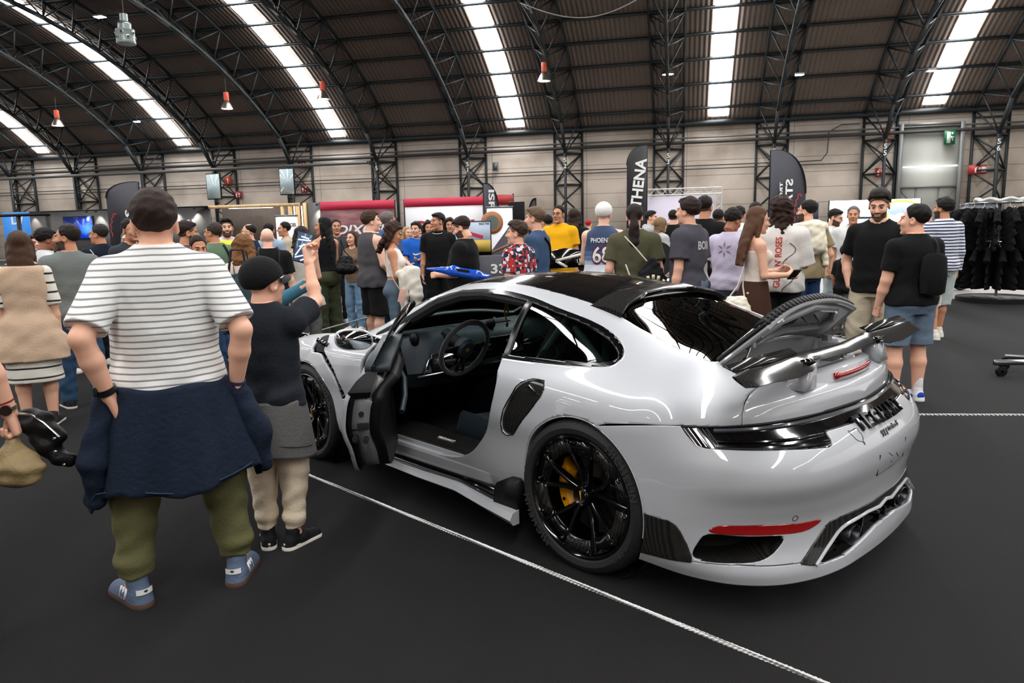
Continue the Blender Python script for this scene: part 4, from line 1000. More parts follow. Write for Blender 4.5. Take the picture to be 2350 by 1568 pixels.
for sg in (1, -1): mb.tube([(1.86, sg * .70, .90), (1.6, sg * .635, 1.02), (1.40, sg * .56, 1.13), (1.2, sg * .54, 1.185), (1.0, sg * .545, 1.2), (.62, sg * .56, 1.17)], [.03, .035, .04, .035, .03, .025], 8)
mb.build('pillar_lining', m_dark, car)
MB().ell((1.55, .655, .905), (.035, .03, .045)).build('tweeter', m_trim, car)
mb = MB(); mb.loft([[(x, y, z) for y, z in ((-.46, z0 - .05), (0, z0), (.46, z0 - .05), (.46, z0 - .07), (0, z0 - .02), (-.46, z0 - .07))] for x, z0 in ((1.30, 1.235), (1.0, 1.262), (.5, 1.245), (.2, 1.19))]); mb.build('headliner', m_dark, car)
# B pillar / jamb block behind the opening so that the edge has depth
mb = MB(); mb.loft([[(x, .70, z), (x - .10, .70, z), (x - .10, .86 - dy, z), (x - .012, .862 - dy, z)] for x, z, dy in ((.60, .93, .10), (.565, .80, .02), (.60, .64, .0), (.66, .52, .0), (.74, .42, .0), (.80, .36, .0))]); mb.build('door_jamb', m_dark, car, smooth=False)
# headlights
for sg in (1, -1):
    mb = MB(); mb.ell((2.98, sg * .66, .70), (.12, .12, .13), 20, 12, R=roty(-.6)); mb.build('headlight', m_gl_front if False else m_lens, car)

# ---------------------------------------------------------------- driver door, swung open
dr = empty('door', (1.74, .83, 0), 0, parent=car); dr.rotation_euler = (0, 0, math.radians(-38.5))
def dshift(s): return Srf(s.V - [1.74, .83, 0], s.U, s.F)
ds_ = dshift(doorskin)
ds_.obj('door_skin', [m_paint, m_trim], dr, thick=.02, rim=0, inner=1)
rim2 = dshift(shell.inside(DOORP, XZ, .016)).moved((0, -.022, 0)); rim2.obj('door_seal', [m_trim], dr, thick=.02)
inner = dshift(shell.inside(DOORP, XZ, .03)).moved((0, -.04, 0)); inner.obj('door_frame', [m_gpaint], dr, thick=.085)
card = dshift(shell.inside(DOORP, XZ, .028)).clip_u if False else dshift(shell.inside(DOORP, XZ, .03)).moved((0, -.125, 0)); card.obj('door_card', [m_trim], dr, thick=.05)
gfront = dshift(glassL.clip(bp(glassL) - .638)).moved((0, -.012, 0)); gfront.obj('door_window', [m_gl_side], dr, thick=.005)
D0 = np.array([1.74, .83, 0])
MB().loft([[(x, y, .90) - D0, (x, y - .12, .905) - D0, (x, y - .12, .945) - D0, (x, y, .94) - D0] for x, y in ((1.70, .765), (1.2, .775), (.68, .785))]).build('window_sill_trim', m_slate, dr, smooth=False)
MB().tube([np.array(p) - D0 for p in ((1.35, .66, .80), (1.32, .63, .74), (1.22, .625, .66), (1.1, .64, .60))], .016, 8).build('door_pull', m_slate, dr)
mb = MB(); mb.rbox(np.array((.618, .80, .66)) - D0, (.02, .055, .03), .006); mb.build('latch_slot', m_dark, dr)
mb = MB()
for y, z in ((.805, .72), (.84, .60), (.79, .59)): mb.lathe([(0, -.03), (.013, -.03), (.013, .02)], c=np.array((.63 + (.01 if z > .7 else 0), y, z)) - D0, axis='x', n=14)
mb.build('latch_bolts', m_dark, dr)
mb = MB(); mb.loft([[(x, y0, z) - D0, (x, y1, z) - D0, (x + .03, y1, z) - D0, (x + .03, y0, z) - D0] for x, y0, y1, z in ((.60, .84, .76, .80), (.585, .86, .75, .83), (.60, .82, .735, .88), (.64, .775, .72, .915))]); mb.build('seal_block', m_trim, dr)
# exterior mirror on the door
mr = empty('door_mirror', tuple(np.array((1.60, .93, .93)) - D0), parent=dr); mr.rotation_euler = (0, 0, math.radians(14))
mb = MB(); rings = []
for f, sx in ((0, .93), (.012, 1.0), (.05, .98), (.09, .80), (.12, .45), (.13, .1)):
    rings.append([(f, (.115 * sx) * math.copysign(abs(math.cos(t)) ** .75, math.cos(t)) - .02 * f * 4, (.066 * sx) * math.copysign(abs(math.sin(t)) ** .8, math.sin(t)) + .01 * math.cos(t)) for t in np.linspace(0, 2 * PI, 36, endpoint=False)])
mb.loft(rings); mb.build('mirror_housing', m_paint, mr)
mb = MB(); mb.add([(-.002, .104 * math.copysign(abs(math.cos(t)) ** .75, math.cos(t)), .056 * math.copysign(abs(math.sin(t)) ** .8, math.sin(t)) + .01 * math.cos(t)) for t in np.linspace(0, 2 * PI, 36, endpoint=False)], [tuple(range(36))]); o = mb.build('mirror_glass', mat('mirror_silver', (200, 206, 208), .02, metal=1), mr); md = o.modifiers.new('t', 'SOLIDIFY'); md.thickness = .004
mb = MB(); mb.loft([[(.03, -.10, -.02), (.09, -.10, -.02), (.09, -.10, .02), (.03, -.10, .02)], [(.04, -.2, -.06), (.13, -.2, -.06), (.13, -.2, -.03), (.04, -.2, -.03)]]); mb.build('mirror_arm', m_black, mr, smooth=False)
# ================================================================ people: smooth implicit surfaces meshed by surface nets
class SDF:
    def __init__(s, lo, hi, h):
        s.lo = np.asarray(lo, np.float32); s.h = h; n = np.ceil((np.asarray(hi) - lo) / h).astype(int) + 1; s.n = n
        s.ax = [(s.lo[i] + h * np.arange(n[i])).astype(np.float32) for i in range(3)]
        s.f = np.full(n, 1.0, np.float32)
    def _sl(s, lo, hi):
        sl = []
        for i in range(3):
            a = int(max(0, math.floor((lo[i] - s.lo[i]) / s.h))); b = int(min(s.n[i], math.ceil((hi[i] - s.lo[i]) / s.h) + 1))
            if a >= b: return None, None
            sl.append(slice(a, b))
        return tuple(sl), np.meshgrid(*[s.ax[i][sl[i]] for i in range(3)], indexing='ij', sparse=True)
    def op(s, fn, lo, hi, k=.02, sub=False):
        m = k + 3 * s.h; sl, G = s._sl(np.asarray(lo) - m, np.asarray(hi) + m)
        if sl is None: return s
        d = fn(*G); a = s.f[sl]
        if sub: d = -d; h = np.clip(.5 - .5 * (a - d) / k, 0, 1); s.f[sl] = a * (1 - h) + d * h + k * h * (1 - h)
        else: h = np.clip(.5 + .5 * (a - d) / k, 0, 1); s.f[sl] = a * (1 - h) + d * h - k * h * (1 - h)
        return s
    def cap(s, a, b, r1, r2, k=.02, cut=None, sub=False, sx=None):
        a = np.asarray(a, np.float32); b = np.asarray(b, np.float32); d = b - a; L2 = float(d @ d) + 1e-9; r = max(r1, r2)
        def fn(X, Y, Z):
            px, py, pz = X - a[0], Y - a[1], Z - a[2]
            t = np.clip((px * d[0] + py * d[1] + pz * d[2]) / L2, 0, 1)
            q = np.sqrt((px - t * d[0]) ** 2 + (py - t * d[1]) ** 2 + (pz - t * d[2]) ** 2) - (r1 + (r2 - r1) * t)
            if cut is not None:
                for c, n in cut: q = np.maximum(q, (X - c[0]) * n[0] + (Y - c[1]) * n[1] + (Z - c[2]) * n[2])
            return q
        return s.op(fn, np.minimum(a, b) - r, np.maximum(a, b) + r, k, sub)
    def ell(s, c, r, k=.02, R=None, sub=False, cut=None):
        c = np.asarray(c, np.float32); r = np.asarray(r, np.float32); m = r.max() if R is not None else r
        def fn(X, Y, Z):
            px, py, pz = X - c[0], Y - c[1], Z - c[2]
            if R is not None: px, py, pz = (R[0, 0] * px + R[1, 0] * py + R[2, 0] * pz, R[0, 1] * px + R[1, 1] * py + R[2, 1] * pz, R[0, 2] * px + R[1, 2] * py + R[2, 2] * pz)
            k0 = np.sqrt((px / r[0]) ** 2 + (py / r[1]) ** 2 + (pz / r[2]) ** 2); k1 = np.sqrt((px / r[0] ** 2) ** 2 + (py / r[1] ** 2) ** 2 + (pz / r[2] ** 2) ** 2) + 1e-6
            q = k0 * (k0 - 1) / k1
            if cut is not None:
                for cc, n in cut: q = np.maximum(q, (X - cc[0]) * n[0] + (Y - cc[1]) * n[1] + (Z - cc[2]) * n[2])
            return q
        return s.op(fn, c - m, c + m, k, sub)
    def loft(s, T, k=.02, grow=0.0, z0=None, z1=None, p=2.0):
        """stack of ellipses: rows (z, half width, half depth, centre y[, centre x])"""
        T = np.asarray(T, float); z0 = T[0, 0] if z0 is None else z0; z1 = T[-1, 0] if z1 is None else z1
        zz = np.linspace(T[0, 0], T[-1, 0], 200); C = hermite(T[:, 0], T[:, 1:], zz)
        def fn(X, Y, Z):
            q = np.clip(Z, T[0, 0], T[-1, 0]).ravel(); sh = Z.shape
            a, b, cy = [np.interp(q, zz, C[:, i]).astype(np.float32).reshape(sh) for i in range(3)]
            cx = np.interp(q, zz, C[:, 3]).astype(np.float32).reshape(sh) if C.shape[1] > 3 else 0
            a = a + grow; b = b + grow; u, v = np.abs((X - cx) / a), np.abs((Y - cy) / b)
            e = (u ** p + v ** p) ** (1 / p); d = (e - 1) * np.minimum(a, b)
            return np.maximum(np.maximum(d, Z - z1), z0 - Z)
        w = T[:, 1].max() + abs(grow) + (np.abs(T[:, 4]).max() if T.shape[1] > 4 else 0); dp = T[:, 2].max() + abs(grow) + np.abs(T[:, 3]).max()
        return s.op(fn, (-w, -dp, z0), (w, dp, z1), k)
    def cut(s, fn):
        G = np.meshgrid(*s.ax, indexing='ij', sparse=True); s.f = np.maximum(s.f, fn(*G)); return s
    def warp(s, amp, fr=1.0, seed=0.0, mask=None):
        X, Y, Z = np.meshgrid(*s.ax, indexing='ij', sparse=True); q = seed * 7.3
        n = np.sin(fr * (21 * X + 9 * Z) + q + 1.6 * np.sin(fr * (13 * Z + 8 * Y) + q)) * np.sin(fr * (31 * Z - 12 * X) + 2 * q + 1.3 * np.sin(fr * 17 * Y + q)) + .5 * np.sin(fr * (47 * Z + 23 * Y) + q) * np.sin(fr * (38 * X - 14 * Z) - q)
        s.f = s.f + amp * n * (1 if mask is None else mask(X, Y, Z)); return s
    def mesh(s):
        f = s.f; f = np.pad(f, 1, constant_values=1.0); sg = f < 0; nx, ny, nz = f.shape
        c = [sg[i:nx - 1 + i, j:ny - 1 + j, k:nz - 1 + k] for i in (0, 1) for j in (0, 1) for k in (0, 1)]
        cnt = sum(x.astype(np.uint8) for x in c); act = (cnt > 0) & (cnt < 8); I = np.argwhere(act)
        if not len(I): return np.zeros((0, 3)), np.zeros((0, 4), int)
        idx = np.full(act.shape, -1, np.int64); idx[tuple(I.T)] = np.arange(len(I))
        P = np.zeros((len(I), 3)); W = np.zeros(len(I))
        O = [(i, j, k) for i in (0, 1) for j in (0, 1) for k in (0, 1)]
        val = {o: f[I[:, 0] + o[0], I[:, 1] + o[1], I[:, 2] + o[2]] for o in O}
        for a in O:
            for ax in range(3):
                if a[ax]: continue
                b = list(a); b[ax] = 1; b = tuple(b); fa, fb = val[a], val[b]; m = (fa < 0) != (fb < 0)
                t = np.where(m, fa / np.where(m, fa - fb, 1), 0)
                for q in range(3): P[:, q] += np.where(m, a[q] + (t if q == ax else 0), 0)
                W += m
        V = (I + P / W[:, None] - 1) * s.h + s.lo
        Q = []
        for ax in range(3):
            A, Bx = [(1, 2), (2, 0), (0, 1)][ax]
            s0 = [slice(1, n - 1) for n in f.shape]; s1 = list(s0); s0[ax] = slice(0, f.shape[ax] - 1); s1[ax] = slice(1, f.shape[ax])
            s0, s1 = tuple(s0), tuple(s1); e0, e1 = sg[s0], sg[s1]; E = np.argwhere(e0 != e1)
            if not len(E): continue
            fl = e0[tuple(E.T)]; base = E + 1; base[:, ax] -= 1
            def at(da, db):
                c_ = base.copy(); c_[:, A] -= da; c_[:, Bx] -= db; return idx[c_[:, 0], c_[:, 1], c_[:, 2]]
            q = np.stack([at(1, 1), at(0, 1), at(0, 0), at(1, 0)], 1); q[~fl] = q[~fl][:, ::-1]; Q.append(q)
        return V, np.concatenate(Q)

def keep(V, F, m):
    """faces whose vertices all satisfy m"""
    F = F[m[F].all(1)]; u = np.unique(F); mp = np.full(len(V), -1); mp[u] = np.arange(len(u)); return V[u], mp[F]

# ---------------------------------------------------------------- head and hand templates (built once)
HEADS = {}
def head_template(sex):
    """head at 1.75 m scale, origin at head centre, +y is the face; returns V, F, face zone (0 skin 1 lip 2 eye 3 brow 4 beard area 5 eye white)"""
    if sex in HEADS: return HEADS[sex]
    f = sex == 'f'; s = SDF((-.11, -.14, -.27), (.11, .15, .135), .0038)
    s.ell((0, -.018, .03), (.074, .094, .085), .01); s.ell((0, .028, -.035), (.060 if f else .063, .068, .08), .03)
    s.ell((0, .034, -.088), (.040 if f else .046, .046, .034), .03); s.ell((0, .075, -.108), (.020 if f else .026, .022, .016), .02)
    for q in (1, -1):
        s.ell((q * .036, .066, -.03), (.025, .022, .024), .02); s.cap((q * .012, .088, .026), (q * .045, .076, .026), .010, .010, .012)
        s.ell((q * .030, .097, .004), (.017, .014, .011), .01, sub=True); s.ell((q * .030, .078, .003), (.0145, .0135, .0125), .004)
        s.ell((q * .076, -.012, -.012), (.010, .022, .033), .008, R=rotz(-q * .35)); s.ell((q * .083, -.006, -.008), (.006, .011, .018), .006, R=rotz(-q * .35), sub=True)
    s.cap((0, .090, .012), (0, .112, -.026), .0085, .0125, .012); s.ell((0, .104, -.032), (.018, .012, .009), .008)
    s.ell((0, .088, -.060), (.026, .014, .0075), .006); s.ell((0, .087, -.072), (.022, .014, .008), .006)
    s.cap((0, -.022, -.09), (0, -.045, -.24), .047 if f else .056, .049 if f else .062, .03)
    V, F = s.mesh(); C = V[F].mean(1); x, y, z = np.abs(C[:, 0]), C[:, 1], C[:, 2]; zone = np.zeros(len(F), int)
    zone[((y > .02) & (z < -.080) & (z > -.135)) | ((z < -.028 - .25 * np.clip(y - .02, 0, 1)) & (z > -.115) & (y > .0) & (x > .040)) | ((y > .085) & (z < -.043) & (z > -.056) & (x < .030)) | ((x > .024) & (x < .045) & (z < -.05) & (y > .05))] = 4
    zone[(y > .088) & (x < .025) & (z < -.053) & (z > -.079)] = 1
    zone[(y > .06) & (x > .018) & (x < .043) & (z > -.003) & (z < .008)] = 5; zone[(y > .06) & (x > .0255) & (x < .0365) & (z > -.004) & (z < .009)] = 2; zone[(y > .06) & (x > .017) & (x < .046) & (z > .008) & (z < .0115)] = 3
    zone[(y > .055) & (x > .012) & (x < .050) & (z > .024) & (z < .0325)] = 3
    HEADS[sex] = (V, F, zone); return HEADS[sex]
HANDS = {}
def hand_template(kind):
    """right hand: origin at the wrist, fingers along +x, thumb side +y, palm faces -z"""
    if kind in HANDS: return HANDS[kind]
    s = SDF((-.05, -.075, -.10), (.20, .10, .05), .0042)
    s.cap((-.045, 0, 0), (.0, 0, 0), .027, .025, .02); 
    for y in (-.026, -.009, .009, .026): s.cap((.0, y * .7, 0), (.082 - abs(y - .006) * .25, y, -.002), .015, .0135, .012)
    c1, c2, c3 = dict(relaxed=(.35, .4, .3), grip=(1.1, 1.25, .7), flat=(.08, .1, .08), hold=(.55, .9, .5))[kind]
    for i, (y, L) in enumerate(((.028, .072), (.010, .080), (-.008, .074), (-.025, .058))):
        p = np.array([.082 - abs(y - .006) * .25, y, -.002]); a = 0; sp = .10 * (i - 1.3) * (-1 if kind != 'grip' else -.2)
        a_ = np.array([math.cos(sp), math.sin(sp), 0]); r = .0095 if i < 3 else .0082
        for f, c in ((.45, c1), (.30, c2), (.25, c3)):
            a += c + .06 * i; q = p + L * f * (a_ * math.cos(a) + np.array([0, 0, -1]) * math.sin(a)); s.cap(p, q, r, r * .92, .004); p = q; r *= .93
    b = np.array([.018, .026, -.006]); m = b + [.030, .030, -.012 if kind != 'grip' else -.022]; e = m + ([.030, .014, -.006] if kind in ('relaxed', 'flat') else [.030, -.006, -.020])
    s.cap(b, m, .0155, .012, .012); s.cap(m, e, .0118, .0095, .005)
    V, F = s.mesh(); HANDS[kind] = (V, F); return HANDS[kind]

ARM = {  # (upper arm direction, forearm direction) in the person's frame: x outward, y forward, z up; hand kind, palm hint
 'down': ((.16, -.03, -1), (.06, .16, -1), 'relaxed'),
 'downb': ((.22, -.12, -1), (.10, .22, -1), 'relaxed'),
 'pocket': ((.30, -.28, -1), (-.22, .42, -.9), None),
 'hips': ((.55, -.35, -.9), (-.50, .10, -.95), 'relaxed'),
 'phone': ((.12, .18, -1), (-.35, .95, .22), 'hold'),
 'fold': ((.16, .20, -1), (-.88, .55, .05), 'relaxed'),
 'fwd': ((.14, .25, -1), (-.05, .95, -.25), 'relaxed'),
 'strap': ((.2, .15, -1), (-.45, .55, .75), 'grip'),
 'back': ((.15, -.45, -1), (-.3, -.1, -1), 'relaxed'),
}
SK = {'light': (226, 172, 145), 'fair': (232, 184, 160), 'tan': (196, 138, 106), 'brown': (150, 98, 72)}
def m_skin(k): return mat('skin_' + k, SK[k], .52, var=.06, vscale=14, spec=.4)
def fab(c, rough=.88, **k):
    return mat('fabric_%d_%d_%d' % tuple(c), c, rough, var=.07, vscale=9, bump=.35, bscale=70, spec=.22, **k)
def hairm(c):
    n = 'hair_%d_%d_%d' % tuple(c)
    if n in MATS: return MATS[n]
    m = mat(n, c, .62, spec=.22); nt = m.node_tree; N = nt.nodes; L = nt.links; b = N['Principled BSDF']
    tc = N.new('ShaderNodeTexCoord'); mp = N.new('ShaderNodeMapping'); mp.inputs['Scale'].default_value = (160, 160, 14); nz = N.new('ShaderNodeTexNoise'); nz.inputs['Scale'].default_value = 1; nz.inputs['Detail'].default_value = 3
    L.new(tc.outputs['Object'], mp.inputs[0]); L.new(mp.outputs[0], nz.inputs['Vector']); bp = N.new('ShaderNodeBump'); bp.inputs['Strength'].default_value = .8; bp.inputs['Distance'].default_value = .008
    L.new(nz.outputs['Fac'], bp.inputs['Height']); L.new(bp.outputs[0], b.inputs['Normal'])
    mr = N.new('ShaderNodeMapRange'); mr.inputs[3].default_value = .45; mr.inputs[4].default_value = 1.35; mx = N.new('ShaderNodeMix'); mx.data_type = 'RGBA'; mx.blend_type = 'MULTIPLY'; mx.inputs[0].default_value = 1; mx.inputs[6].default_value = (*lin(c), 1)
    L.new(nz.outputs['Fac'], mr.inputs[0]); L.new(mr.outputs[0], mx.inputs[7]); L.new(mx.outputs[2], b.inputs['Base Color']); return m

TORSO = {
 'm': [(.80, .13, .105, 0), (.88, .163, .118, -.012), (.95, .166, .118, -.01), (1.05, .153, .108, 0), (1.15, .155, .112, 0), (1.28, .170, .12, 0), (1.36, .170, .112, -.006), (1.425, .145, .088, -.016), (1.47, .088, .068, -.02), (1.505, .058, .06, -.015)],
 'f': [(.80, .125, .105, 0), (.88, .172, .122, -.012), (.95, .165, .115, -.008), (1.06, .126, .094, .004), (1.15, .128, .096, .006), (1.28, .148, .112, .014), (1.36, .148, .098, .0), (1.425, .125, .078, -.012), (1.47, .075, .06, -.018), (1.505, .048, .05, -.015)],
}
def person(x, y, H, face, label, sex='m', girth=1.0, skin='light', hair=('short', (35, 26, 22)), beard=False, yaw=0, pitch=0, top=('tee', (200, 200, 200)), bottom=('jeans', (50, 70, 100)),
           R='down', L='down', shoes=(230, 228, 222), h=.0125, stance=.10, stride=0.0, kid=1.0, group=None, lean=0.0, glasses=False, headh=None, hem=None, sleeve=None, belly=0.0, toe=.18, legk=1.0, ct=None, collar=0.0, neck=.012):
    """one person as an Empty at the feet with body, hair and clothes; face = degrees turned from 'back to the camera', clockwise seen from above"""
    seed = (x * 13.7 + y * 7.1) % 6.28
    va = math.atan2(y, x); fw_ = va - math.radians(face)
    root = empty('person', (x, y, 0), fw_ - PI / 2, label, 'person', group)
    S = H / (1.75 - neck); sex_t = 'f' if sex == 'f' else 'm'
    T = np.array(TORSO[sex_t], float); T[:, 1] *= girth; T[:, 2] *= girth
    if belly: T[:, 2] += belly * np.exp(-((T[:, 0] - 1.08) / .12) ** 2); T[:, 3] += belly * .7 * np.exp(-((T[:, 0] - 1.08) / .12) ** 2); T[:, 1] += belly * .5 * np.exp(-((T[:, 0] - 1.08) / .14) ** 2)
    sw = (.176 if sex_t == 'm' else .148) * (.5 + .5 * girth); LT = lean
    if LT: T[:, 3] += LT * np.clip((T[:, 0] - .95), 0, 1)
    sy = LT * .47 - .012
    Sh = {1: np.array([sw, sy, 1.388]), -1: np.array([-sw, sy, 1.388])}; arms = {}
    for k, po in ((1, R), (-1, L)):
        u, f, hk = ARM[po] if isinstance(po, str) else po
        u = unit(np.array(u) * [k, 1, 1]); f = unit(np.array(f) * [k, 1, 1]); E = Sh[k] + .295 * u; W = E + .255 * f; arms[k] = (E, W, f, hk)
    # legs
    leg = {}
    for k in (1, -1):
        ft = np.array([k * stance, stride * k, .085]); hp = np.array([k * (.09 + .22 * max(stance - .10, 0)), -.005, .90]); kn = (hp + ft) / 2 + [k * .01, .02 + abs(stride) * .1, .01]; leg[k] = (hp, kn, ft)
    g2 = (.5 + .5 * girth) * legk; ar = (1.0 if sex_t == 'm' else .84) * (.45 + .55 * girth)
    lo = (-.62, -.55, -.01); hi = (.62, .70, 1.56)
    mx = max(max(abs(a[1][0]), abs(a[0][0])) for a in arms.values()) + .12; my = max(max(a[1][1], a[0][1]) for a in arms.values()) + .12; mn = min(min(a[1][1], a[0][1]) for a in arms.values()) - .12
    mz = max(1.56, max(max(a[1][2], a[0][2]) for a in arms.values()) + .1)
    lo = (-max(mx, .32, stance + .14), min(-.26, mn, -abs(stride) - .16), -.01); hi = (max(mx, .32, stance + .14), max(.30, my, abs(stride) + .16), mz)
    # --- body
    B_ = SDF(lo, hi, h); B_.loft(T, .03)
    for k in (1, -1):
        E, W, f, hk = arms[k]; hp, kn, ft = leg[k]
        B_.ell(Sh[k] + [0, 0, -.012], (.052 * ar, .054 * ar, .056 * ar), .04); B_.cap((k * .045, sy - .01, 1.455), Sh[k] + [0, -.005, .012], .042, .036 * ar, .03); B_.cap(Sh[k], E, .052 * ar, .041 * ar, .03); B_.cap(E, E * .62 + W * .38, .040 * ar, .041 * ar, .015); B_.cap(E * .62 + W * .38, W, .041 * ar, .027 * ar, .015)
        B_.cap(hp, kn, .088 * g2, .056 * g2, .03); B_.cap(kn, kn * .65 + ft * .35 + [0, -.012, 0], .055 * g2, .057 * g2, .02); B_.cap(kn * .65 + ft * .35 + [0, -.012, 0], ft, .057 * g2, .036 * g2, .02); B_.cap(ft, ft + rotz(-k * toe) @ np.array([0, .08, -.05]), .033, .026, .02)
    if sex_t == 'f' :
        for k in (1, -1): B_.ell((k * .068, .085 + LT * .33, 1.27), (.062, .055, .06), .03)
    for k in (1, -1): B_.ell((k * .072, -.062, .90), (.085 * girth, .078, .085), .03)
    V, F = B_.mesh(); parts = [V]; faces = [F]; zone = [np.zeros(len(F), int)]; n = len(V)
    hs = (headh or 1.0) * kid; hc = np.array([0, sy + LT * .1 + .012 + .02 * hs, 1.75 - neck - .113 * hs]); Rh = rotz(-math.radians(yaw)) @ rotx(-math.radians(pitch))
    hV, hF, hz = head_template(sex_t); hv = (hV * hs) @ Rh.T + hc; neckm = hV[:, 2] < -.13
    hv[neckm] = hv[neckm] * .35 + (hV[neckm] * hs + hc) * .65
    parts.append(hv); faces.append(hF + n); zone.append(hz); n += len(hv)
    for k in (1, -1):
        E, W, f, hk = arms[k]
        if not hk: continue
        q, qf = hand_template(hk); q = q * (1, k, 1) if False else q.copy()
        if k < 0: q[:, 1] *= -1
        X_ = f; hint = np.array([0, 1.0, 0]) if abs(f[1]) < .7 else np.array([-k * .3, 0, 1.0])
        Y_ = unit(hint - X_ * (hint @ X_)); Z_ = np.cross(X_, Y_) * (1 if k > 0 else -1) * (1); Z_ = np.cross(X_, Y_) if k > 0 else -np.cross(X_, Y_)
        if k < 0: M_ = np.array([X_, -Y_, Z_])
        else: M_ = np.array([X_, Y_, Z_])
        # the palm turns towards the body
        if k > 0: M_ = np.array([X_, Y_, np.cross(X_, Y_)]); qq = (q * hs) @ M_ + W
        else: M_ = np.array([X_, -Y_, np.cross(X_, -Y_)]); qq = (q * hs) @ M_ + W
        fq = qf if np.linalg.det(M_) > 0 else qf[:, ::-1]
        if k < 0: fq = fq[:, ::-1]
        parts.append(qq); faces.append(fq + n); zone.append(np.zeros(len(fq), int)); n += len(qq)
    ms = m_skin(skin); hcol = hair[1]
    if sex_t == 'f': mlip = mat('lips_rose', (176, 96, 90), .4)
    else: mlip = mat('lips_' + skin, tuple(int(c * .82) for c in SK[skin]), .5)
    mbeard = mat('beard_%d_%d_%d' % hcol, tuple(int(c * .75 + SK[skin][i] * .25) for i, c in enumerate(hcol)), .8, bump=.6, bscale=200) if beard else ms
    mats = [ms, mlip, mat('dark_iris', (38, 26, 20), .2), mat('brow_%d' % min(hcol), tuple(int(c * .8) for c in hcol) if max(hcol) < 150 else (110, 95, 80), .8), mbeard, mat('eye_white', (168, 158, 152), .4)]
    mesh_obj('body', np.concatenate(parts) * S, np.concatenate(faces), mats, root, np.concatenate(zone), angle=0)
    # --- hair
    st = hair[0]; hm = hairm(hcol)
    if st not in ('bald',):
        big = st in ('curly', 'wavy', 'long', 'bob', 'ponytail'); hh = min(h, .009)
        vol = dict(short=.010, buzz=.004, thick=.020, fade=.012, quiff=.018, curly=.030, wavy=.018, long=.012, bob=.016, ponytail=.010, under=.004, balding=.006)[st]
        s = SDF((-.20, -.24, -.55 if big else -.13), (.20, .17, .17), hh)
        s.ell((0, -.027, .042), (.0745 + vol, .0915 + vol, .081 + vol), .02)
        if st in ('thick', 'quiff', 'fade'): s.ell((0, .035, .085), (.060, .055, .035), .03)
        if st == 'quiff': s.ell((0, .008, .102), (.070, .085, .046), .02)
        if st == 'wavy': s.ell((0, .045, .08), (.07, .06, .04), .03)
        hy = [-.14, -.06, -.02, .022, .05, .10]; hzv = [-.075, -.062, -.022, -.012, .058, .066]
        if st in ('fade', 'quiff', 'buzz'): hzv = [-.045, -.035, .01, .02, .058, .068]
        if st == 'balding': hzv = [-.06, -.05, .0, .03, .10, .2]
        if big: hzv = [-.6, -.6, -.3, .0, .060, .066]
        def hl(X, Y, Z): return (np.interp(np.clip(Y, -.14, .10).ravel(), hy, hzv).reshape(Y.shape).astype(np.float32) - Z)
        if st in ('long', 'ponytail', 'curly', 'bob', 'wavy'):
            ln = dict(long=-.46, ponytail=-.42, curly=-.30, bob=-.20, wavy=-.20)[st]
            if st == 'ponytail': s.cap((0, -.105, .0), (0, -.13, -.10), .035, .045, .02); s.cap((0, -.13, -.10), (0, -.125, -.26), .05, .06, .02); s.cap((0, -.125, -.26), (0, -.115, ln + .03), .06, .035, .02)
            else:
                w_ = dict(long=.10, curly=.125, bob=.105, wavy=.12)[st]
                s.loft([(ln, w_ * .86, .026, -.105), (ln * .6, w_, .042, -.10), (-.10, w_ * 1.0, .058, -.072), (-.02, .09 + vol * .5, .075, -.045), (.05, .075, .07, -.03)], .02)
                for k in (1, -1): s.cap((k * (.078 + vol * .5), -.005, .02), (k * (.085 + vol * .7), -.015, max(ln * .7, -.2)), .022 + vol * .4, .022 + vol * .3, .02)
        if st in ('curly', 'wavy'): s.warp(.009 if st == 'curly' else .006, 2.2, seed)
        elif big: s.warp(.003, 1.3, seed, lambda X, Y, Z: 1.0 + 0 * Z)
        else: s.warp(.005 if st in ('thick', 'quiff') else .003, 2.8, seed)
        kk = vol + (.008 if st == 'fade' else .016) + (.014 if st in ('quiff', 'thick', 'wavy') else 0)
        X3, Y3, Z3 = np.meshgrid(*s.ax, indexing='ij', sparse=True); rp = np.clip((Z3 + hl(X3, Y3, Z3 * 0) * -1) / .034, 0, 1); s.f = s.f + kk * (1 - rp * rp * (3 - 2 * rp))
        s.cut(hl)
        if big: s.cut(lambda X, Y, Z: np.minimum(np.minimum(Y - .012 - .9 * np.clip(Z - .02, 0, 1), .07 - Z), 9) + 0 * X)
        if st == 'balding': s.ell((0, -.02, .13), (.055, .08, .05), .01, sub=True)
        v, fc = s.mesh(); mesh_obj('hair', ((v * hs) @ Rh.T + hc) * S, fc, hm, root, angle=0)
        if st in ('fade', 'under', 'quiff'):
            s = SDF((-.12, -.15, -.12), (.12, .15, .15), .008); s.ell((0, -.018, .03), (.0785, .0985, .0885), .02); s.cut(lambda X, Y, Z: np.interp(np.clip(Y, -.14, .10).ravel(), [-.14, -.06, -.015, .03, .065, .10], [-.085, -.075, -.01, .012, .06, .07]).reshape(Y.shape).astype(np.float32) - Z)
            v, fc = s.mesh(); mesh_obj('hair_sides', ((v * hs) @ Rh.T + hc) * S, fc, mat('shaved_%d' % min(hcol), tuple(int(c * .6 + SK[skin][i] * .32) for i, c in enumerate(hcol)), .7), root, angle=0)
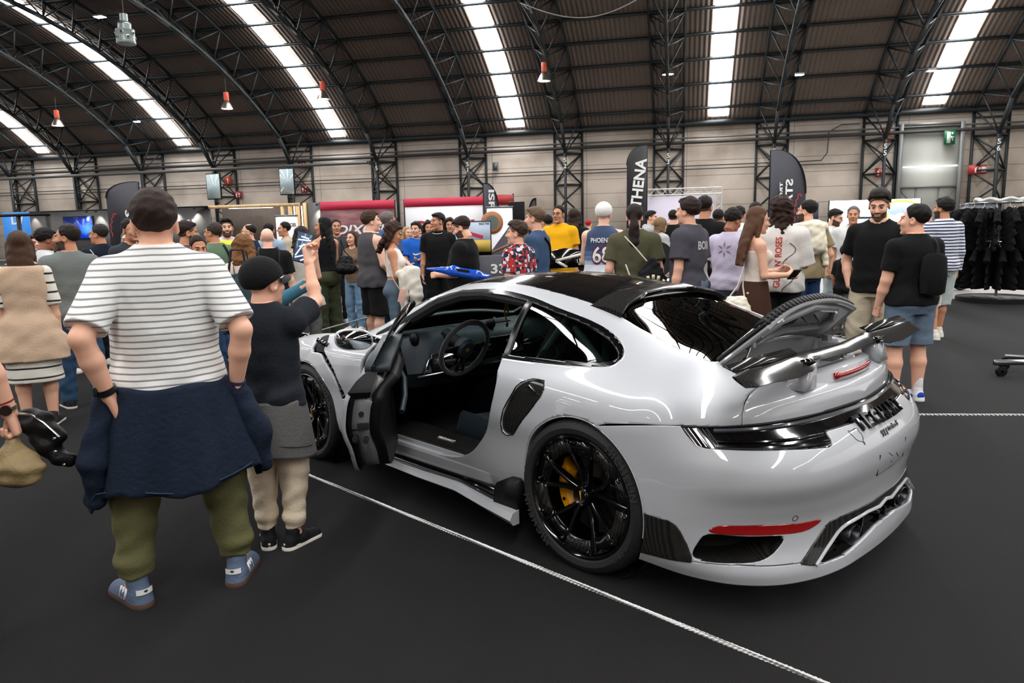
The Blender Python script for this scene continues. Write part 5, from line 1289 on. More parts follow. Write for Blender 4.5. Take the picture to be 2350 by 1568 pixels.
    if glasses:
        mb = MB()
        for k in (1, -1):
            mb.tube([(k * .031 + .021 * math.cos(t), .106, .002 + .015 * math.sin(t)) for t in np.linspace(0, 2 * PI, 16, endpoint=False)], .0022, 5, closed=True); mb.tube([(k * .052, .104, .006), (k * .079, .03, .008), (k * .078, -.01, .0)], .002, 5)
        mb.tube([(-.010, .106, .006), (.010, .106, .006)], .002, 5); mb.v = [((v * hs) @ Rh.T + hc) * S for v in mb.v]; mb.build('glasses', mat('dark_spectacle_frame', (28, 26, 26), .4), root)
    # --- top
    kind, tc_ = top[0], top[1]; tm = tc_ if isinstance(tc_, bpy.types.Material) else fab(tc_)
    loose = top[2] if len(top) > 2 else .016
    if kind:
        z0 = hem if hem is not None else dict(tee=.84, polo=.86, tank=.86, long=.86, crop=1.08, vest=.70, bodice=1.0, hoodie=.82, jersey=.80)[kind]
        s = SDF((lo[0], lo[1], min(z0 - .04, 1.0)), hi, h); TT = T.copy(); TT[:, 1] = np.where(TT[:, 0] < 1.18, np.maximum(TT[:, 1], (.150 if sex_t == 'm' else .0) * girth), TT[:, 1])
        if kind not in ('crop', 'bodice'):
            low = TT[:, 0] < 1.2; TT[low, 1] += loose * .6; TT[low, 2] += loose * .5
            hp_ = TT[:, 0] < .97; TT[hp_, 1] = np.maximum(np.maximum(TT[hp_, 1], leg[1][0][0] + .088 * g2 + .007), (.176 if h > .008 else .168) * girth + .005 + loose * .5); TT[hp_, 2] = np.maximum(TT[hp_, 2], .124 * girth + loose * .5)
        if z0 < .80: TT = np.concatenate([[(z0 - .02, TT[0, 1] + .05, TT[0, 2] + .03, 0)], TT]); TT[1, 1] = max(TT[1, 1], TT[0, 1] - .01); TT[1, 2] = max(TT[1, 2], TT[0, 2])
        s.loft(TT, .02, grow=loose, z0=z0, z1=1.50)
        if sex_t == 'f':
            for k in (1, -1): s.ell((k * .068, .085 + LT * .33, 1.27), (.062 + loose * .5, .055 + loose * .6, .06 + loose * .5), .03)
        if z0 < .95:
            for k in (1, -1): s.ell((k * .072, -.06, max(.92, z0 + .05)), (.085 * girth + loose, .078 + loose, .07), .03, cut=[((0, 0, z0), (0, 0, -1))])
        sl = sleeve if sleeve is not None else dict(tee=.72, polo=.66, tank=0, long=1.95, crop=0, vest=0, bodice=0, hoodie=1.95, jersey=0)[kind]
        if sl > 0:
            for k in (1, -1):
                E, W, f, hk = arms[k]; u = unit(E - Sh[k]); lr = loose * 1.5
                s.ell(Sh[k] + [0, 0, -.014], (.052 * ar + loose * .8, .056 * ar + loose, .055 * ar + loose * .6), .04); s.cap((k * .06, sy - .01, 1.448), Sh[k] + [0, -.005, .012], .040 + loose * .5, .038 * ar + loose * .6, .03)
                if sl <= 1:
                    c = Sh[k] + u * .295 * sl; s.cap(Sh[k], E, .054 * ar + loose, .05 * ar + lr + .004, .025, cut=[(c, u)]); None
                else:
                    c = E + f * .255 * (sl - 1); s.cap(Sh[k], E, .054 * ar + loose, .046 * ar + loose, .025); s.cap(E, W, .046 * ar + loose, .034 * ar + loose, .015, cut=[(c, f)])
        else:
            for k in (1, -1):       # arm holes
                if kind in ('tank', 'jersey', 'vest', 'crop'): s.ell(Sh[k] + [k * (.035 if kind != 'crop' else .015), 0, -.02], (.050, .12, .10), .01, sub=True)
        if kind == 'bodice': s.cut(lambda X, Y, Z: Z - 1.335 - .0 * X)
        elif kind == 'crop': s.cut(lambda X, Y, Z: np.minimum(Z - 1.36, .07 - np.abs(X)) if False else (Z - 1.40 - np.clip(.06 - np.abs(np.abs(X) - .085), 0, 1) * 2))
        nk = dict(tee=.072, polo=.066, tank=.088, long=.074, crop=.10, vest=.07, bodice=.02, hoodie=.07, jersey=.085)[kind] * (1 if sex_t == 'm' else .95) * (.6 + .4 * girth)
        s.cap((0, sy + .005, 1.472 + collar), (0, sy + .04, 1.70), nk, nk + .02, .006, sub=True)
        if kind in ('hoodie',): s.ell((0, sy - .085, 1.44), (.12, .055, .075), .02)
        s.warp(.0035 if loose < .02 else .005, 1.0, seed, lambda X, Y, Z: np.clip(1.45 - Z, 0, .5) * 2)
        v, fc = s.mesh(); tob = mesh_obj({'tee': 'shirt', 'polo': 'shirt', 'long': 'shirt', 'tank': 'tank_top', 'crop': 'crop_top', 'vest': 'vest', 'bodice': 'strapless_top', 'hoodie': 'hoodie', 'jersey': 'jersey'}[kind], v * S, fc, tm, root, angle=0)
        root['_top'] = 0; del root['_top']
        if kind == 'polo':
            mb = MB(); mb.loft([[(math.sin(t) * (r_ + .0), sy + .008 + math.cos(t) * (r_ + .0), z + .012 * math.cos(t) * -1) for t in np.linspace(0, 2 * PI, 24, endpoint=False)] for r_, z in ((nk + .004, 1.475), (nk + .012, 1.50), (nk + .02, 1.475))], caps=False); mb.v = [v * S for v in mb.v]; mb.build('collar', ct or tm, root)
    # --- bottom
    bk, bc = bottom[0], bottom[1]; bm_ = bc if isinstance(bc, bpy.types.Material) else fab(bc)
    bl = bottom[2] if len(bottom) > 2 else .014; wz = 1.03 if kind != 'crop' else 1.05
    if bk in ('jeans', 'pants', 'jogger', 'wide', 'shorts'):
        zh = dict(jeans=.055, pants=.06, jogger=.13, wide=.04, shorts=.47)[bk]
        if len(bottom) > 3: zh = bottom[3]
        s = SDF((lo[0], lo[1], 0), (hi[0], hi[1], 1.06), h); s.loft(T, .02, grow=.008, z0=.80, z1=wz)
        for k in (1, -1):
            hp, kn, ft = leg[k]; w1 = .088 * g2 + bl; w2 = .068 * g2 + bl * (1.3 if bk != 'wide' else 2.6); w3 = (.044 * g2 + bl * (.5 if bk == 'jogger' else 1.6 if bk != 'wide' else 3.0))
            ct_ = [((0, 0, zh), (0, 0, -1))]
            s.cap(hp, kn, w1, w2, .03, cut=ct_)
            if zh < .45: s.cap(kn, ft - [0, 0, .02], w2, w3, .02, cut=ct_)
            else: s.cap(kn + [0, 0, .06], kn - [0, 0, .1], w2 + .006, w2 + .01, .02, cut=ct_)
            s.ell((k * .072, -.062, .90), (.085 * girth + .01, .078 + .012, .085), .03)
        s.warp(.0055 if bk != 'shorts' else .004, 1.15, seed + 1, lambda X, Y, Z: np.clip((.95 - Z) * 1.6, .1, 1.2))
        if bk == 'jogger':
            for k in (1, -1): s.ell((leg[k][2][0], leg[k][2][1] - .005, zh + .07), (.070 * g2, .070 * g2, .05), .02)
        v, fc = s.mesh(); mesh_obj({'jeans': 'jeans', 'shorts': 'shorts', 'jogger': 'joggers'}.get(bk, 'trousers'), v * S, fc, bm_, root, angle=0)
    elif bk == 'skirt':
        zh = bottom[3] if len(bottom) > 3 else .35
        s = SDF((-.34, -.32, zh - .02), (.34, .32, 1.08), h); s.loft([(zh, .22 + bl, .17 + bl, 0), (.6, .215 + bl * .6, .17 + bl * .6, -.005), (.88, .20 * girth, .155, -.015), (1.04, .15 * girth, .115, 0)], .02); s.warp(.005, .8, seed, lambda X, Y, Z: np.clip(1 - Z, 0, .7)); s.cap((0, 0, zh - .05), (0, 0, zh + .03), .15, .14, .004, sub=True)
        v, fc = s.mesh(); mesh_obj('skirt', v * S, fc, bm_, root, angle=0)
    # --- shoes
    so = mat('pale_sole', (222, 218, 208), .6) if max(shoes) < 200 or True else None; sm = fab(shoes, .7)
    for k in (1, -1):
        ft = leg[k][2]; s = SDF((-.07, -.11, -.004), (.07, .23, .14), .0085 if h > .009 else .005)
        s.cap((0, -.045, .045), (0, .03, .05), .042, .043, .02); s.cap((0, .03, .045), (.004 * k, .145, .03), .044, .036, .03); s.cap((0, -.03, .06), (0, -.015, .105), .04, .043, .02); s.cap((0, -.01, .10), (0, -.005, .16), .03, .03, .005, sub=True)
        s.cap((0, -.05, .014), (.004 * k, .15, .014), .046, .046, .01); s.cut(lambda X, Y, Z: -Z + 0 * X)
        v, fc = s.mesh(); zc = v[fc].mean(1)[:, 2]; mi = (zc < .028).astype(int); v = v @ rotz(-k * toe).T; v[:, :2] += ft[:2] + [0, .0]
        mesh_obj('shoe', v * S, fc, [sm, so], root, mi, angle=0)
    return root, S, hc, Rh, hs, arms
def child_of(root, mb, name, m, S=1.0, **k):
    if S != 1.0: mb.v = [v * S for v in mb.v]
    return mb.build(name, m, root, **k)
def world_pt(root, p):
    c, s = math.cos(root.rotation_euler.z), math.sin(root.rotation_euler.z); return np.array([root.location.x + c * p[0] - s * p[1], root.location.y + s * p[0] + c * p[1], p[2]])
# ================================================================ the visitors
BLK = (13, 13, 14); NAVY = (20, 27, 42); WHT = (222, 220, 215); JEAN = (52, 78, 112); LJEAN = (110, 140, 168); DK = (28, 30, 34)
HB = (24, 17, 14); HD = (38, 26, 20); HG = (70, 64, 60)
def on_mesh(root, name):
    return next(c for c in root.children if c.name.split('.')[0] == name)
def project_on(obj, pts, d, off):
    me = obj.data; bv = BVHTree.FromPolygons([v.co.copy() for v in me.vertices], [tuple(p.vertices) for p in me.polygons]); out = []
    d = Vector(d).normalized()
    for p in pts:
        h, n, i, q = bv.ray_cast(Vector(p) - d * 1.5, d)
        if h is None: h = Vector(p); n = -d
        out.append(h - d * off)
    return out
def back_text(root, top, txt, z, hgt, width, m, side=-1, cx=0.0, rot=0.0, name='print', bold=.02, off=.005, outline=None, **kw):
    """lettering on the back (side -1) or the chest (side 1) of a garment, following its surface"""
    o = on_mesh(root, top); V, F = text_geo(txt, hgt, bold=bold, **kw)
    if width: V[:, 0] *= width / (V[:, 0].max() - V[:, 0].min())
    if rot: V = V @ rotz(rot).T
    sx = 1 if side < 0 else -1      # seen from behind, text right is the person's right (+x)
    P_ = [(cx + sx * a, 0, z + b) for a, b, c in V]
    Q = project_on(o, P_, (0, 1 if side < 0 else -1, 0), off)
    return mesh_obj(name, np.array([tuple(q) for q in Q]), F, m, root, smooth=False)
def shape_print(root, top, poly, m, side=-1, name='print', off=.004):
    """filled outline on a garment, as a fan of small triangles on the cloth"""
    o = on_mesh(root, top); bm = bmesh.new(); vs = [bm.verts.new((a, 0, b)) for a, b in poly]; bm.faces.new(vs); bmesh.ops.triangulate(bm, faces=bm.faces[:])
    for _ in range(2): bmesh.ops.subdivide_edges(bm, edges=[e for e in bm.edges if e.calc_length() > .03], cuts=1)
    bmesh.ops.triangulate(bm, faces=bm.faces[:]); bm.verts.index_update(); V = [v.co[:] for v in bm.verts]; F = [tuple(v.index for v in f.verts) for f in bm.faces]; bm.free()
    Q = project_on(o, V, (0, 1 if side < 0 else -1, 0), off); return mesh_obj(name, np.array([tuple(q) for q in Q]), F, m, root, smooth=False)
def strap(root, top, pts, m, w=.014, name='strap', side=-1):
    """band lying on a garment along points (x, z)"""
    o = on_mesh(root, top); t = np.linspace(0, len(pts) - 1, 14); P_ = hermite(np.arange(len(pts)), np.array(pts, float), t)
    Q = project_on(o, [(a, 0, b) for a, b in P_], (0, 1 if side < 0 else -1, 0), .004); mb = MB(); mb.tube([tuple(q) for q in Q], w, 6)
    return mb.build(name, m, root)
def band(root, W, f, r, w_, m, name, S, back=.03):
    mb = MB(); x_ = unit(np.cross(f, [0, 0, 1.])); y_ = np.cross(f, x_); c = W - f * back
    mb.loft([[c + f * d + (r + e) * (math.cos(t) * x_ + math.sin(t) * y_) for t in np.linspace(0, 2 * PI, 24, endpoint=False)] for d, e in ((-w_, -.002), (-w_, .003), (w_, .003), (w_, -.002))], caps=False); mb.v = [v * S for v in mb.v]; return mb.build(name, m, root)
m_white = mat('print_white', (228, 228, 226), .7); m_redp = mat('print_red', (190, 44, 40), .7); m_bag = mat('black_leather', (14, 14, 15), .55, spec=.25, bump=.3, bscale=120); m_cream = mat('cream_leather', (222, 214, 196), .45)

# ---- left side of the crowd
r = person(-4.0, 6.0, 1.62, 8, 'woman with long brown hair, beige sleeveless vest over a striped knit dress, seen from behind', 'f', 1.12, 'light', ('long', (74, 50, 36)), top=('long', stripes('stripe_knit_top', (220, 214, 202), (18, 18, 20), .075, .22), .012), bottom=('skirt', stripes('stripe_knit', (222, 216, 204), (18, 18, 20), .085, .17), .0, .42), R='down', L='down', hem=.85, shoes=(40, 36, 34), sleeve=1.0)[0]
def over_vest(root, S, m, z0=.62, name='vest', grow=.05, girth=1.12, sex='f'):
    T = np.array(TORSO[sex], float); T[:, 1] *= girth; T[:, 2] *= girth; s = SDF((-.36, -.32, z0 - .03), (.36, .34, 1.53), .0125)
    T = np.concatenate([[(z0, .215 * girth, .165, 0)], T]); T[1, 1:3] = (.21 * girth, .155); s.loft(T, .02, grow=grow, z0=z0, z1=1.46)
    for k in (1, -1): s.cap((k * .06, -.02, 1.44), (k * .145, -.02, 1.40), .05, .05, .03); s.ell((k * .215, -.01, 1.36), (.055, .14, .12), .01, sub=True)
    s.cap((0, .0, 1.46), (0, .05, 1.7), .08, .1, .006, sub=True); s.warp(.004, .8, 1)
    v, f = s.mesh(); return mesh_obj(name, v * S, f, m, root, angle=0)
over_vest(r, 1.62 / 1.75, fab((196, 168, 142)))
r = person(-4.03, 6.7, 1.68, -6, 'man in plain grey t-shirt and blue jeans beside the beige-vest woman, head turned left', 'm', 1.03, 'tan', ('short', (34, 28, 25)), beard=True, yaw=-62, top=('tee', (112, 117, 114), .022), bottom=('jeans', (48, 76, 104)), R='downb', L='downb', shoes=(22, 22, 24), stance=.13)[0]
mb = MB(); mb.add([(-.03, -.155, .98), (.07, -.16, .95), (.05, -.165, 1.02), (-.01, -.16, 1.04)], [(0, 1, 2, 3)]); mb.v = [v * .96 for v in mb.v]; o = mb.build('paper_slip', fab((150, 142, 142)), r); o.modifiers.new('t', 'SOLIDIFY').thickness = .004
person(-5.24, 8.3, 1.66, 70, 'dark-haired man in white and navy shirt facing the man in the grey t-shirt', 'm', 1.0, 'brown', ('thick', HB), top=('polo', (205, 208, 212)), bottom=('pants', NAVY), R='down', L='down', pitch=12)
person(-7.1, 11.0, 1.60, 165, 'distant young man in white top with a dark backpack strap at far left', 'm', .95, 'light', ('thick', HD), top=('tee', (205, 200, 195)), bottom=('pants', DK), R='fold', L='down', h=.016)
r = person(-5.01, 9.0, 1.71, -28, 'older man in navy polo with white shoulder piping, seen from behind', 'm', 1.15, 'tan', ('short', (44, 40, 38)), yaw=-30, top=('polo', NAVY), bottom=('pants', BLK), glasses=True)[0]
strap(r, 'shirt', [(-.17, 1.42), (-.13, 1.30), (-.12, 1.18), (-.10, 1.08)], m_white, .005, 'piping')
person(-4.98, 9.6, 1.62, 190, 'grey-haired man with glasses facing the camera beside the dark flag', 'm', 1.1, 'fair', ('short', (120, 112, 106)), top=('polo', (60, 66, 80)), bottom=('pants', DK), glasses=True, h=.014)
person(-4.22, 8.2, 1.75, 150, 'man with dark glasses peeking past the left ear of the striped-shirt man', 'm', 1.0, 'tan', ('short', HB), top=('tee', (50, 54, 60)), bottom=('pants', DK), glasses=True)
person(-3.34, 7.6, 1.70, 78, 'stubbled dark-haired man facing right just past the striped shoulder', 'm', 1.1, 'tan', ('fade', HD), beard=True, top=('tee', (70, 68, 66)), bottom=('jeans', JEAN), pitch=4)
r = person(-2.97, 7.0, 1.55, 168, 'short dark-haired woman in maroon top facing the camera', 'f', 1.05, 'tan', ('ponytail', HD), top=('tee', (98, 28, 42)), bottom=('jeans', JEAN), pitch=14)[0]
r = person(-3.54, 8.8, 1.70, -15, 'man in faded green jacket with a dark shoulder strap, seen from behind', 'm', 1.15, 'tan', ('short', (62, 50, 44)), yaw=-40, top=('long', (98, 122, 98), .024), bottom=('jeans', JEAN), glasses=True)[0]
strap(r, 'shirt', [(.08, 1.44), (.13, 1.30), (.12, 1.15), (.02, 1.0)], m_bag, .016)
r = person(-4.03, 10.5, 1.77, 176, 'bearded steward in yellow high visibility vest facing the camera', 'm', 1.05, 'light', ('quiff', HB), beard=True, top=('tee', (206, 210, 208)), bottom=('pants', NAVY))[0]
m_hi = mat('hi_vis_yellow', (222, 232, 20), .7, var=.05)
o = over_vest(r, 1.77 / 1.75, m_hi, .84, 'hi_vis_vest', .032, 1.05, 'm')
mb = MB(); mb.add([(a * .09, .17, z) for a, z in ((-.6, 1.44), (.6, 1.44), (.25, 1.15), (-.25, 1.15))], [(0, 1, 2, 3)]); Q = project_on(o, mb.v[0], (0, -1, 0), .006); mb.v = [np.array([tuple(q) for q in Q])]; mb.build('white_shirt_front', fab((206, 210, 208)), r)
person(-3.88, 11.0, 1.70, -80, 'balding bearded man with glasses in navy jacket facing left', 'm', 1.1, 'light', ('balding', (28, 24, 24)), beard=True, top=('long', (24, 34, 58), .022), bottom=('pants', NAVY), glasses=True)
r = person(-2.8, 8.5, 1.62, -2, 'bald man in black t-shirt with black backpack, seen from behind', 'm', 1.2, 'fair', ('bald', HG), top=('tee', BLK, .02), bottom=('pants', (60, 62, 60)), R='down', L='down', beard=False, glasses=True)[0]
mb = MB(); mb.loft([[(.15 * q * math.cos(t), -.19 + .055 * q * math.sin(t) - .03, z) for t in np.linspace(0, 2 * PI, 20, endpoint=False)] for z, q in ((.98, .7), (1.0, .95), (1.15, 1.05), (1.28, .95), (1.33, .6))]); mb.v = [v * .925 for v in mb.v]; mb.build('backpack', fab((20, 20, 22)), r)
for k in (1, -1): strap(r, 'shirt', [(k * .10, 1.40), (k * .11, 1.32), (k * .10, 1.2)], m_bag, .016, 'backpack_strap')
r = person(-2.47, 6.8, 1.55, 4, 'woman with wavy reddish blond hair in pale pink blouse, seen from behind', 'f', 1.15, 'fair', ('wavy', (122, 82, 46)), top=('tee', (218, 200, 192), .022), bottom=('pants', (70, 70, 74)), R='fold', L='down')[0]
for k in (1, -1): strap(r, 'shirt', [(k * .06, 1.42), (k * .09, 1.25), (k * .02, 1.05)], mat('thin_brown_strap', (84, 52, 52), .6), .004, 'bag_strap')
person(-3.92, 12.0, 1.72, 10, 'far dark-haired man in pale blue t-shirt behind the bald man', 'm', 1.0, 'tan', ('short', HB), top=('tee', (150, 170, 190)), bottom=('jeans', JEAN), h=.016)
r = person(-2.53, 8.95, 1.622, 10, 'woman with wavy black hair in cream sleeveless top, seen from behind', 'f', 1.0, 'light', ('wavy', (26, 20, 20)), top=('tank', (206, 200, 190), .018), bottom=('pants', (92, 94, 92)), R='phone', L='down', hem=.72)[0]
person(-3.96, 13.0, 1.74, -100, 'man in beige t-shirt in front of the white roll-up banner', 'm', 1.0, 'tan', ('short', HB), top=('tee', (186, 170, 148)), bottom=('jeans', JEAN), h=.016)
r = person(-2.62, 10.4, 1.76, -35, 'tall woman with straight black hair, black sleeveless top and olive trousers', 'f', 1.12, 'tan', ('long', (10, 9, 10)), yaw=-35, top=('tank', (15, 16, 20), .008), bottom=('wide', (62, 66, 46), .012), R='fold', L='fold', hem=1.0, shoes=(206, 196, 172), stance=.11)[0]
person(-2.94, 12.5, 1.76, 172, 'man with dark hair half hidden behind the tall black-haired woman', 'm', 1.0, 'tan', ('short', HB), top=('tee', (60, 60, 64)), bottom=('pants', DK), h=.016)
person(-2.46, 11.5, 1.56, 215, 'young woman with long brown hair in brown top and light jeans, holding a phone', 'f', .95, 'light', ('long', (66, 44, 34)), top=('long', (120, 96, 78), .01), bottom=('jeans', LJEAN), R='phone', L='phone', shoes=(214, 200, 180), h=.014)
# ---- middle
person(-1.78, 9.45, 1.805, 62, 'young man in charcoal sleeveless shirt and black shorts, back half turned', 'm', 1.15, 'fair', ('thick', (64, 44, 32)), yaw=20, top=('tank', (74, 72, 76), .022), bottom=('shorts', (20, 20, 22), .03), R=((.22, .10, -1), (-.05, .75, -.7), 'relaxed'), L='fwd', shoes=(205, 200, 190), hem=.82)
person(-1.73, 10.5, 1.82, 55, 'older grey-haired man in blue shirt behind the sleeveless young man', 'm', 1.15, 'tan', ('short', (112, 104, 100)), top=('polo', (62, 92, 138), .02), bottom=('pants', NAVY), glasses=True)
r = person(-1.39, 8.75, 1.638, 96, 'young woman with long curly brown hair in white crop top, arms folded', 'f', 1.0, 'tan', ('curly', (50, 30, 20)), top=('crop', (226, 222, 214), .010), bottom=('wide', (84, 100, 114), .006), R='fold', L='fold', pitch=22, shoes=(215, 212, 205))[0]
r = person(-1.53, 12.0, 1.68, 165, 'boy in bright blue t-shirt with a white tick mark', 'm', .98, 'light', ('thick', HD), yaw=40, top=('tee', (28, 92, 186), .022), bottom=('pants', (24, 34, 66)), R='fwd', L='fold', h=.013)[0]
shape_print(r, 'shirt', [(x * -1, z) for x, z in [(-.10, 1.20), (-.085, 1.165), (-.05, 1.155), (.0, 1.172), (.12, 1.215), (.0, 1.19), (-.05, 1.18), (-.075, 1.185)]], m_white, 1, 'tick_print')
person(-1.95, 14.0, 1.61, 150, 'distant woman with long pale blond hair beside the boy in blue', 'f', 1.0, 'light', ('long', (170, 140, 100)), top=('tee', (190, 190, 186)), bottom=('jeans', JEAN), h=.018)
person(-1.48, 13.5, 1.70, 175, 'dark curly-haired woman in sleeveless top right behind the boy in blue', 'f', 1.0, 'tan', ('curly', (28, 20, 18)), top=('tank', (150, 110, 100)), bottom=('pants', DK), h=.016)
r = person(-1.09, 11.2, 1.80, 186, 'man in black polo and black shorts facing the camera, phone in hand', 'm', 1.08, 'tan', ('fade', HB), yaw=48, top=('polo', BLK, .016), bottom=('shorts', BLK, .026), R='down', L='down', shoes=(205, 200, 190), h=.011)[0]
mb = MB(); mb.tube([(.075 * math.sin(t), .03 + .075 * math.cos(t), 1.475 - .02 * math.cos(t)) for t in np.linspace(-1.2, 1.2, 12)], .004, 5); mb.v = [v * 1.03 for v in mb.v]; mb.build('collar_piping', m_white, r)
person(-1.1, 13.6, 1.74, 178, 'smiling person in light blue behind the man in the black polo', 'm', 1.0, 'tan', ('curly', (24, 20, 20)), top=('tee', (130, 186, 206)), bottom=('jeans', JEAN), h=.018)
person(-.53, 8.4, 1.69, -72, 'stocky man in black t-shirt looking down at the blue panel he carries', 'm', 1.25, 'light', ('fade', HD), beard=True, pitch=22, top=('tee', BLK, .022), bottom=('pants', BLK), R='fold', L=((.12, .15, -1), (-.25, .95, -.05), 'hold'), belly=.03)
m_pat = mat('red_white_navy_pattern', (160, 40, 40), .9)
def _pat():
    nt = m_pat.node_tree; N = nt.nodes; L = nt.links; tc = N.new('ShaderNodeTexCoord'); v = N.new('ShaderNodeTexVoronoi'); v.inputs['Scale'].default_value = 34; v.distance = 'CHEBYCHEV'
    cr = N.new('ShaderNodeValToRGB'); cr.color_ramp.interpolation = 'CONSTANT'; el = cr.color_ramp.elements
    for i, (p_, c) in enumerate(((0, (24, 30, 52)), (.30, (176, 44, 44)), (.55, (206, 210, 220)), (.72, (30, 34, 50)), (.86, (150, 30, 36)))):
        e = el[i] if i < 2 else el.new(p_); e.position = p_; e.color = (*lin(c), 1)
    L.new(tc.outputs['Object'], v.inputs['Vector']); L.new(v.outputs['Color'], cr.inputs[0]); L.new(cr.outputs[0], N['Principled BSDF'].inputs['Base Color'])
_pat()
person(.085, 7.85, 1.62, -52, 'boy in red, white and navy patterned t-shirt, seen from behind', 'm', 1.0, 'light', ('quiff', (58, 42, 32)), yaw=-25, top=('tee', m_pat, .022), bottom=('pants', DK), R='down', L='down', kid=1.04)
r = person(.30, 8.25, 1.78, -68, 'man with cropped hair in blue t-shirt with a dark sling strap, facing left', 'm', 1.0, 'light', ('fade', (104, 82, 64)), top=('tee', (58, 80, 110), .016), bottom=('jeans', JEAN), R='down', L='down')[0]
strap(r, 'shirt', [(-.06, 1.45), (.04, 1.36), (.12, 1.2), (.14, 1.05)], m_bag, .018)
person(.75, 11.1, 1.87, 205, 'smiling man with glasses in yellow polo shirt', 'm', 1.2, 'tan', ('short', HB), top=('polo', (226, 164, 14), .018), bottom=('pants', (70, 66, 60)), glasses=True, belly=.04)
person(.72, 14.0, 1.77, -40, 'distant dark-haired person in white t-shirt left of the yellow polo', 'm', 1.0, 'tan', ('thick', HB), top=('tee', (215, 213, 210)), bottom=('jeans', JEAN), h=.018)
person(1.05, 11.9, 1.83, 20, 'long-haired man in black t-shirt right behind the yellow polo', 'm', 1.05, 'light', ('bob', (44, 30, 24)), top=('tee', BLK, .022), bottom=('pants', DK), R='fold', L='down')
person(1.93, 18.0, 1.70, 10, 'far away person in red cap beyond the black car', 'm', 1.0, 'light', ('buzz', (176, 30, 34)), top=('tee', (150, 50, 50)), bottom=('jeans', JEAN), h=.022)
m_phx = bands(mat('phoenix_jersey_cloth', (200, 200, 205), .8, bump=.2, bscale=60), 'Z', [.835, .93, .98, 1.04, 1.12, 1.17, 1.22, 1.28], [(176, 30, 38), (224, 176, 176), (226, 208, 206), (224, 222, 222), (214, 218, 226), (168, 182, 204), (108, 130, 162), (70, 92, 128), (48, 66, 98)])
r, S_, hc_, Rh_, hs_, _a = person(1.10, 8.6, 1.82, 8, 'man in white cap and blue to red basketball jersey with number 68', 'm', 1.1, 'fair', ('buzz', (150, 120, 90)), top=('jersey', m_phx, .028), bottom=('shorts', (176, 174, 172), .03), R='back', L='fold', hem=.84, h=.010)
m_num = mat('number_maroon', (104, 22, 48), .7)
back_text(r, 'jersey', 'PHOENIX', 1.405, .052, .26, m_white, bold=.02, off=.006, name='name_print')
back_text(r, 'jersey', '68', 1.24, .195, .24, m_num, bold=.055, off=.005, name='number_outline'); back_text(r, 'jersey', '68', 1.24, .175, .215, m_white, bold=.015, off=.0075, name='number_print')
def cap_on(root, col, face_fwd=True, hs=1.0, S=1.0, hc=None, Rh=None, front=None, visor=True):
    s = SDF((-.13, -.16, -.03), (.13, .16, .16), .007); s.ell((0, -.020, .036), (.095, .116, .100), .02); s.cut(lambda X, Y, Z: -.030 - Z + 0 * X + .40 * np.clip(Y + .11, 0, .15)); v, f = s.mesh()
    g = root if hasattr(root, 'children') else None; d = 1 if face_fwd else -1
    o = mesh_obj('cap', ((v * [1, d, 1] * hs) @ Rh.T + hc) * S, f if d > 0 else f[:, ::-1], col, root, angle=0)
    if visor:
        mb = MB(); R_ = []
        for a in np.linspace(-1.05, 1.05, 17): R_.append([(.088 * math.sin(a), -.018 + .106 * math.cos(a), .034 - .010 * abs(a)), (.098 * math.sin(a), -.018 + .112 * math.cos(a) + .068 * max(math.cos(a * 1.35), 0), .030 - .03 * abs(a) + .0), (.098 * math.sin(a), -.018 + .112 * math.cos(a) + .068 * max(math.cos(a * 1.35), 0), .024 - .03 * abs(a)), (.088 * math.sin(a), -.018 + .106 * math.cos(a), .026 - .010 * abs(a))])
        mb.loft(R_); mb.v = [((v * [1, d, 1] * hs) @ Rh.T + hc) * S for v in mb.v]; mb.build('cap_visor', front or col, root)
    mb = MB(); mb.ell((0, -.018, .131), (.010, .010, .006)); mb.v = [((v * hs) @ Rh.T + hc) * S for v in mb.v]; mb.build('cap_button', front or col, root)
_c = fab((224, 222, 218)); cap_on(r, _c, True, hs_ * 1.02, S_, hc_, Rh_)
r = person(1.29, 7.6, 1.77, 2, 'person with very long dark curly ponytail in olive t-shirt, seen from behind', 'm', 1.12, 'light', ('ponytail', (34, 22, 18)), top=('tee', (78, 76, 56), .02), bottom=('jeans', LJEAN), R='downb', L='downb')[0]
person(2.68, 14.0, 1.81, 105, 'young man in grey hoodie facing right in front of the white backdrop', 'm', 1.0, 'light', ('fade', HB), top=('hoodie', (170, 172, 172), .03), bottom=('pants', (160, 160, 160)), h=.016)
r, S_, hc_, Rh_, hs_, _a = person(2.56, 12.5, 1.66, 55, 'person in light grey hoodie and brown cap, back turned', 'f', 1.05, 'fair', ('bob', (120, 92, 66)), top=('hoodie', (176, 178, 176), .034), bottom=('wide', (190, 194, 190), .02), h=.016)
cap_on(r, fab((128, 104, 78)), True, hs_ * 1.06, S_, hc_, Rh_)
person(3.0, 13.5, 1.805, 5, 'man in black long t-shirt and blue jeans in front of the white backdrop', 'm', 1.1, 'light', ('fade', HB), top=('tee', BLK, .03), bottom=('jeans', (46, 74, 116)), h=.015, L='fold')
r, S_, _a, _b, _c, ar4 = person(1.78, 7.3, 1.81, -62, 'tall man in dark grey t-shirt with tattooed forearm, facing left', 'm', 1.08, 'light', ('thick', (40, 26, 20)), top=('tee', (70, 68, 76), .030), bottom=('jeans', (28, 36, 48)), R='down', L='down', hem=.80, h=.0105)
for q in (.05, .10, .15): band(r, ar4[-1][1], ar4[-1][2], .0365, .004, mat('tattoo_ink', (92, 74, 76), .7), 'tattoo', S_, q)
back_text(r, 'shirt', 'BORN', 1.36, .075, .24, mat('faded_print', (176, 174, 176), .8), bold=.04, cx=.02)
